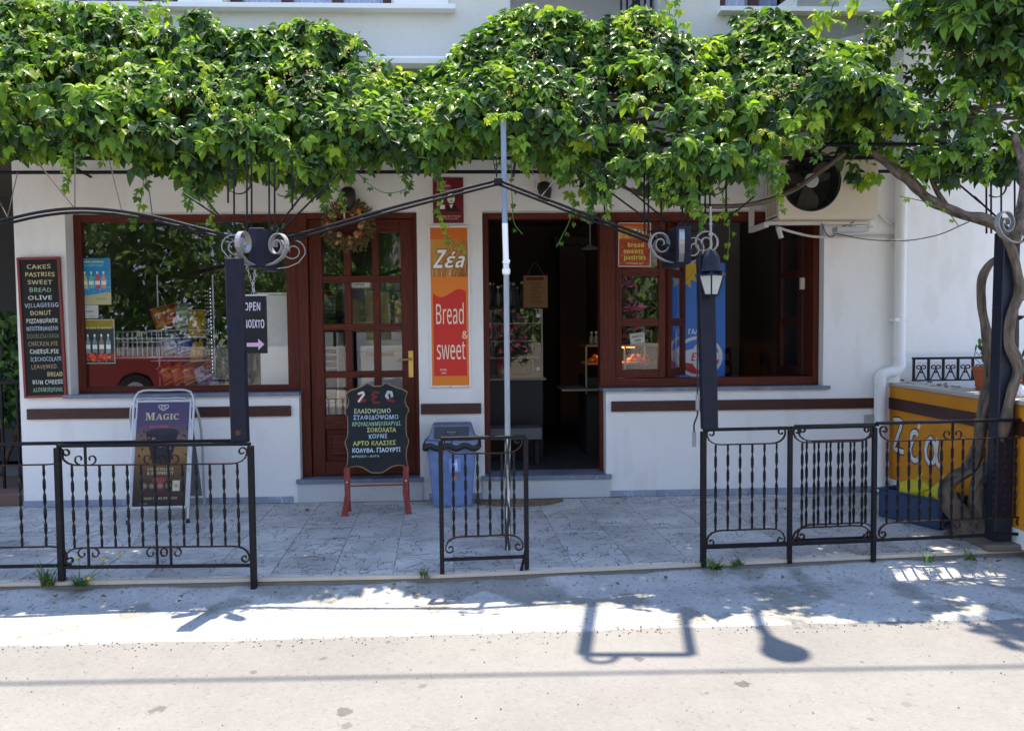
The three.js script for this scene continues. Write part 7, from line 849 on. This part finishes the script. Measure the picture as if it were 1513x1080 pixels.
  const side = poly([[-2.5, 0.42], [-2.5, 0.95], [-1.4, 1.02], [-0.9, 1.02], [0.3, 1.02], [2.45, 1.0], [2.45, 0.42], [1.95, 0.42], [1.82, 0.68], [1.55, 0.78], [1.28, 0.68], [1.15, 0.42], [-1.15, 0.42], [-1.28, 0.68], [-1.55, 0.78], [-1.82, 0.68], [-1.95, 0.42]].reverse()); obj('body', plate(side, 1.66, -0.83, 0.03), red, t);
  obj('cab', plate(poly([[-1.35, 1.02], [-0.85, 1.58], [0.15, 1.6], [0.3, 1.02]].reverse()), 1.5, -0.75, 0.04), red, t); obj('window', [plate(poly([[-1.1, 1.06], [-0.78, 1.5], [-0.35, 1.52], [-0.35, 1.06]].reverse()), 1.56, -0.78, 0.005), plate(poly([[-0.28, 1.06], [-0.28, 1.52], [0.08, 1.53], [0.18, 1.06]].reverse()), 1.56, -0.78, 0.005)], std([0.02, 0.025, 0.03], 0.1), t);
  const cage = []; for (let i = 0; i <= 8; i++) for (const z of [-0.78, 0.78]) cage.push(rod(V(0.4 + i * 0.25, 1.0, z), V(0.4 + i * 0.25, 1.4, z), 0.012, 5)); for (const y of [1.2, 1.4]) for (const z of [-0.78, 0.78]) cage.push(rod(V(0.4, y, z), V(2.4, y, z), 0.015, 5)); obj('cage', cage, M.alu, t);
  for (const x of [-1.55, 1.55]) for (const z of [-0.72, 0.72]) { const wh = obj('wheel', new THREE.CylinderGeometry(0.34, 0.34, 0.22, 28).rotateX(Math.PI / 2).translate(x, 0.36, z), M.black, t); obj('rim', new THREE.CylinderGeometry(0.2, 0.2, 0.235, 20).rotateX(Math.PI / 2).translate(x, 0.36, z), M.alu, wh); } }
// left edge: dark alley with shrubs behind a railing
{ const S = new THREE.BufferGeometry(); S.setAttribute('position', new THREE.Float32BufferAttribute([0, 0, 0, 0.03, 0.05, 0.01, 0, 0.11, 0, 0, 0, 0, 0, 0.11, 0, -0.03, 0.05, 0.01], 3)); S.computeVertexNormals(); const t = thing('alley_shrub', 'shaded green shrub in the alley left of the bakery', 'shrub', [-4.55, 0, -1.0]); const n = 2600, im = new THREE.InstancedMesh(S, new THREE.MeshPhysicalMaterial({ color: 0xffffff, roughness: 0.9, transmission: 0.3, side: THREE.DoubleSide }), n), m = new THREE.Matrix4(), qq = new THREE.Quaternion(), ee = new THREE.Euler(), cc = new THREE.Color(); for (let i = 0; i < n; i++) { m.compose(V(rr(-0.6, 0.7), rr(0.6, 1.55), rr(-0.6, 0.6)), qq.setFromEuler(ee.set(rr(0, 6), rr(0, 6), rr(0, 6))), V(1, 1, 1).multiplyScalar(rr(0.7, 1.3))); im.setMatrixAt(i, m); im.setColorAt(i, cc.setRGB(...pick([[0.04, 0.11, 0.02], [0.07, 0.17, 0.03], [0.16, 0.28, 0.06]]))); } im.name = 'foliage'; im.userData.kind = 'stuff'; finish(im); t.add(im); obj('stem', [rod(V(0, 0, 0), V(0.1, 0.9, 0), 0.03), rod(V(0, 0, 0), V(-0.25, 0.8, 0.1), 0.022), rod(V(0.02, 0, 0), V(0.3, 0.8, -0.1), 0.022)], M.bark, t);
  const f = thing('alley_railing', 'dark upright railing in the alley left of the bakery wall', 'railing'); obj('top_rail', bx(-5.0, -3.73, 0.98, 1.01, -0.31, -0.28), M.iron, f); for (let i = 0; i < 10; i++) obj('baluster', bx(-4.95 + i * 0.13, -4.93 + i * 0.13, 0.02, 0.979, -0.305, -0.285), M.iron, f);
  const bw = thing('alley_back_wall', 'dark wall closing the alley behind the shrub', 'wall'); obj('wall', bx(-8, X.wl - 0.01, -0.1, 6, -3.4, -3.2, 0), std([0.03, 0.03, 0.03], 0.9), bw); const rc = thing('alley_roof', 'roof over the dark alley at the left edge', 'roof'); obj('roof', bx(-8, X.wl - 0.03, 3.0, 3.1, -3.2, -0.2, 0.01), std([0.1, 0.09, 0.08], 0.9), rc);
  obj('step', bx(-5.4, X.wl - 0.02, 0.0, 0.10, -0.9, -0.05, 0.01), std([0.16, 0.09, 0.07], 0.9), tag(thing('alley_step', 'reddish low step in the alley left of the bakery', 'step'), null)); }

scene.traverse((o) => { if (o.isMesh && !o.name) o.name = 'part'; });
renderer.render(scene, camera);
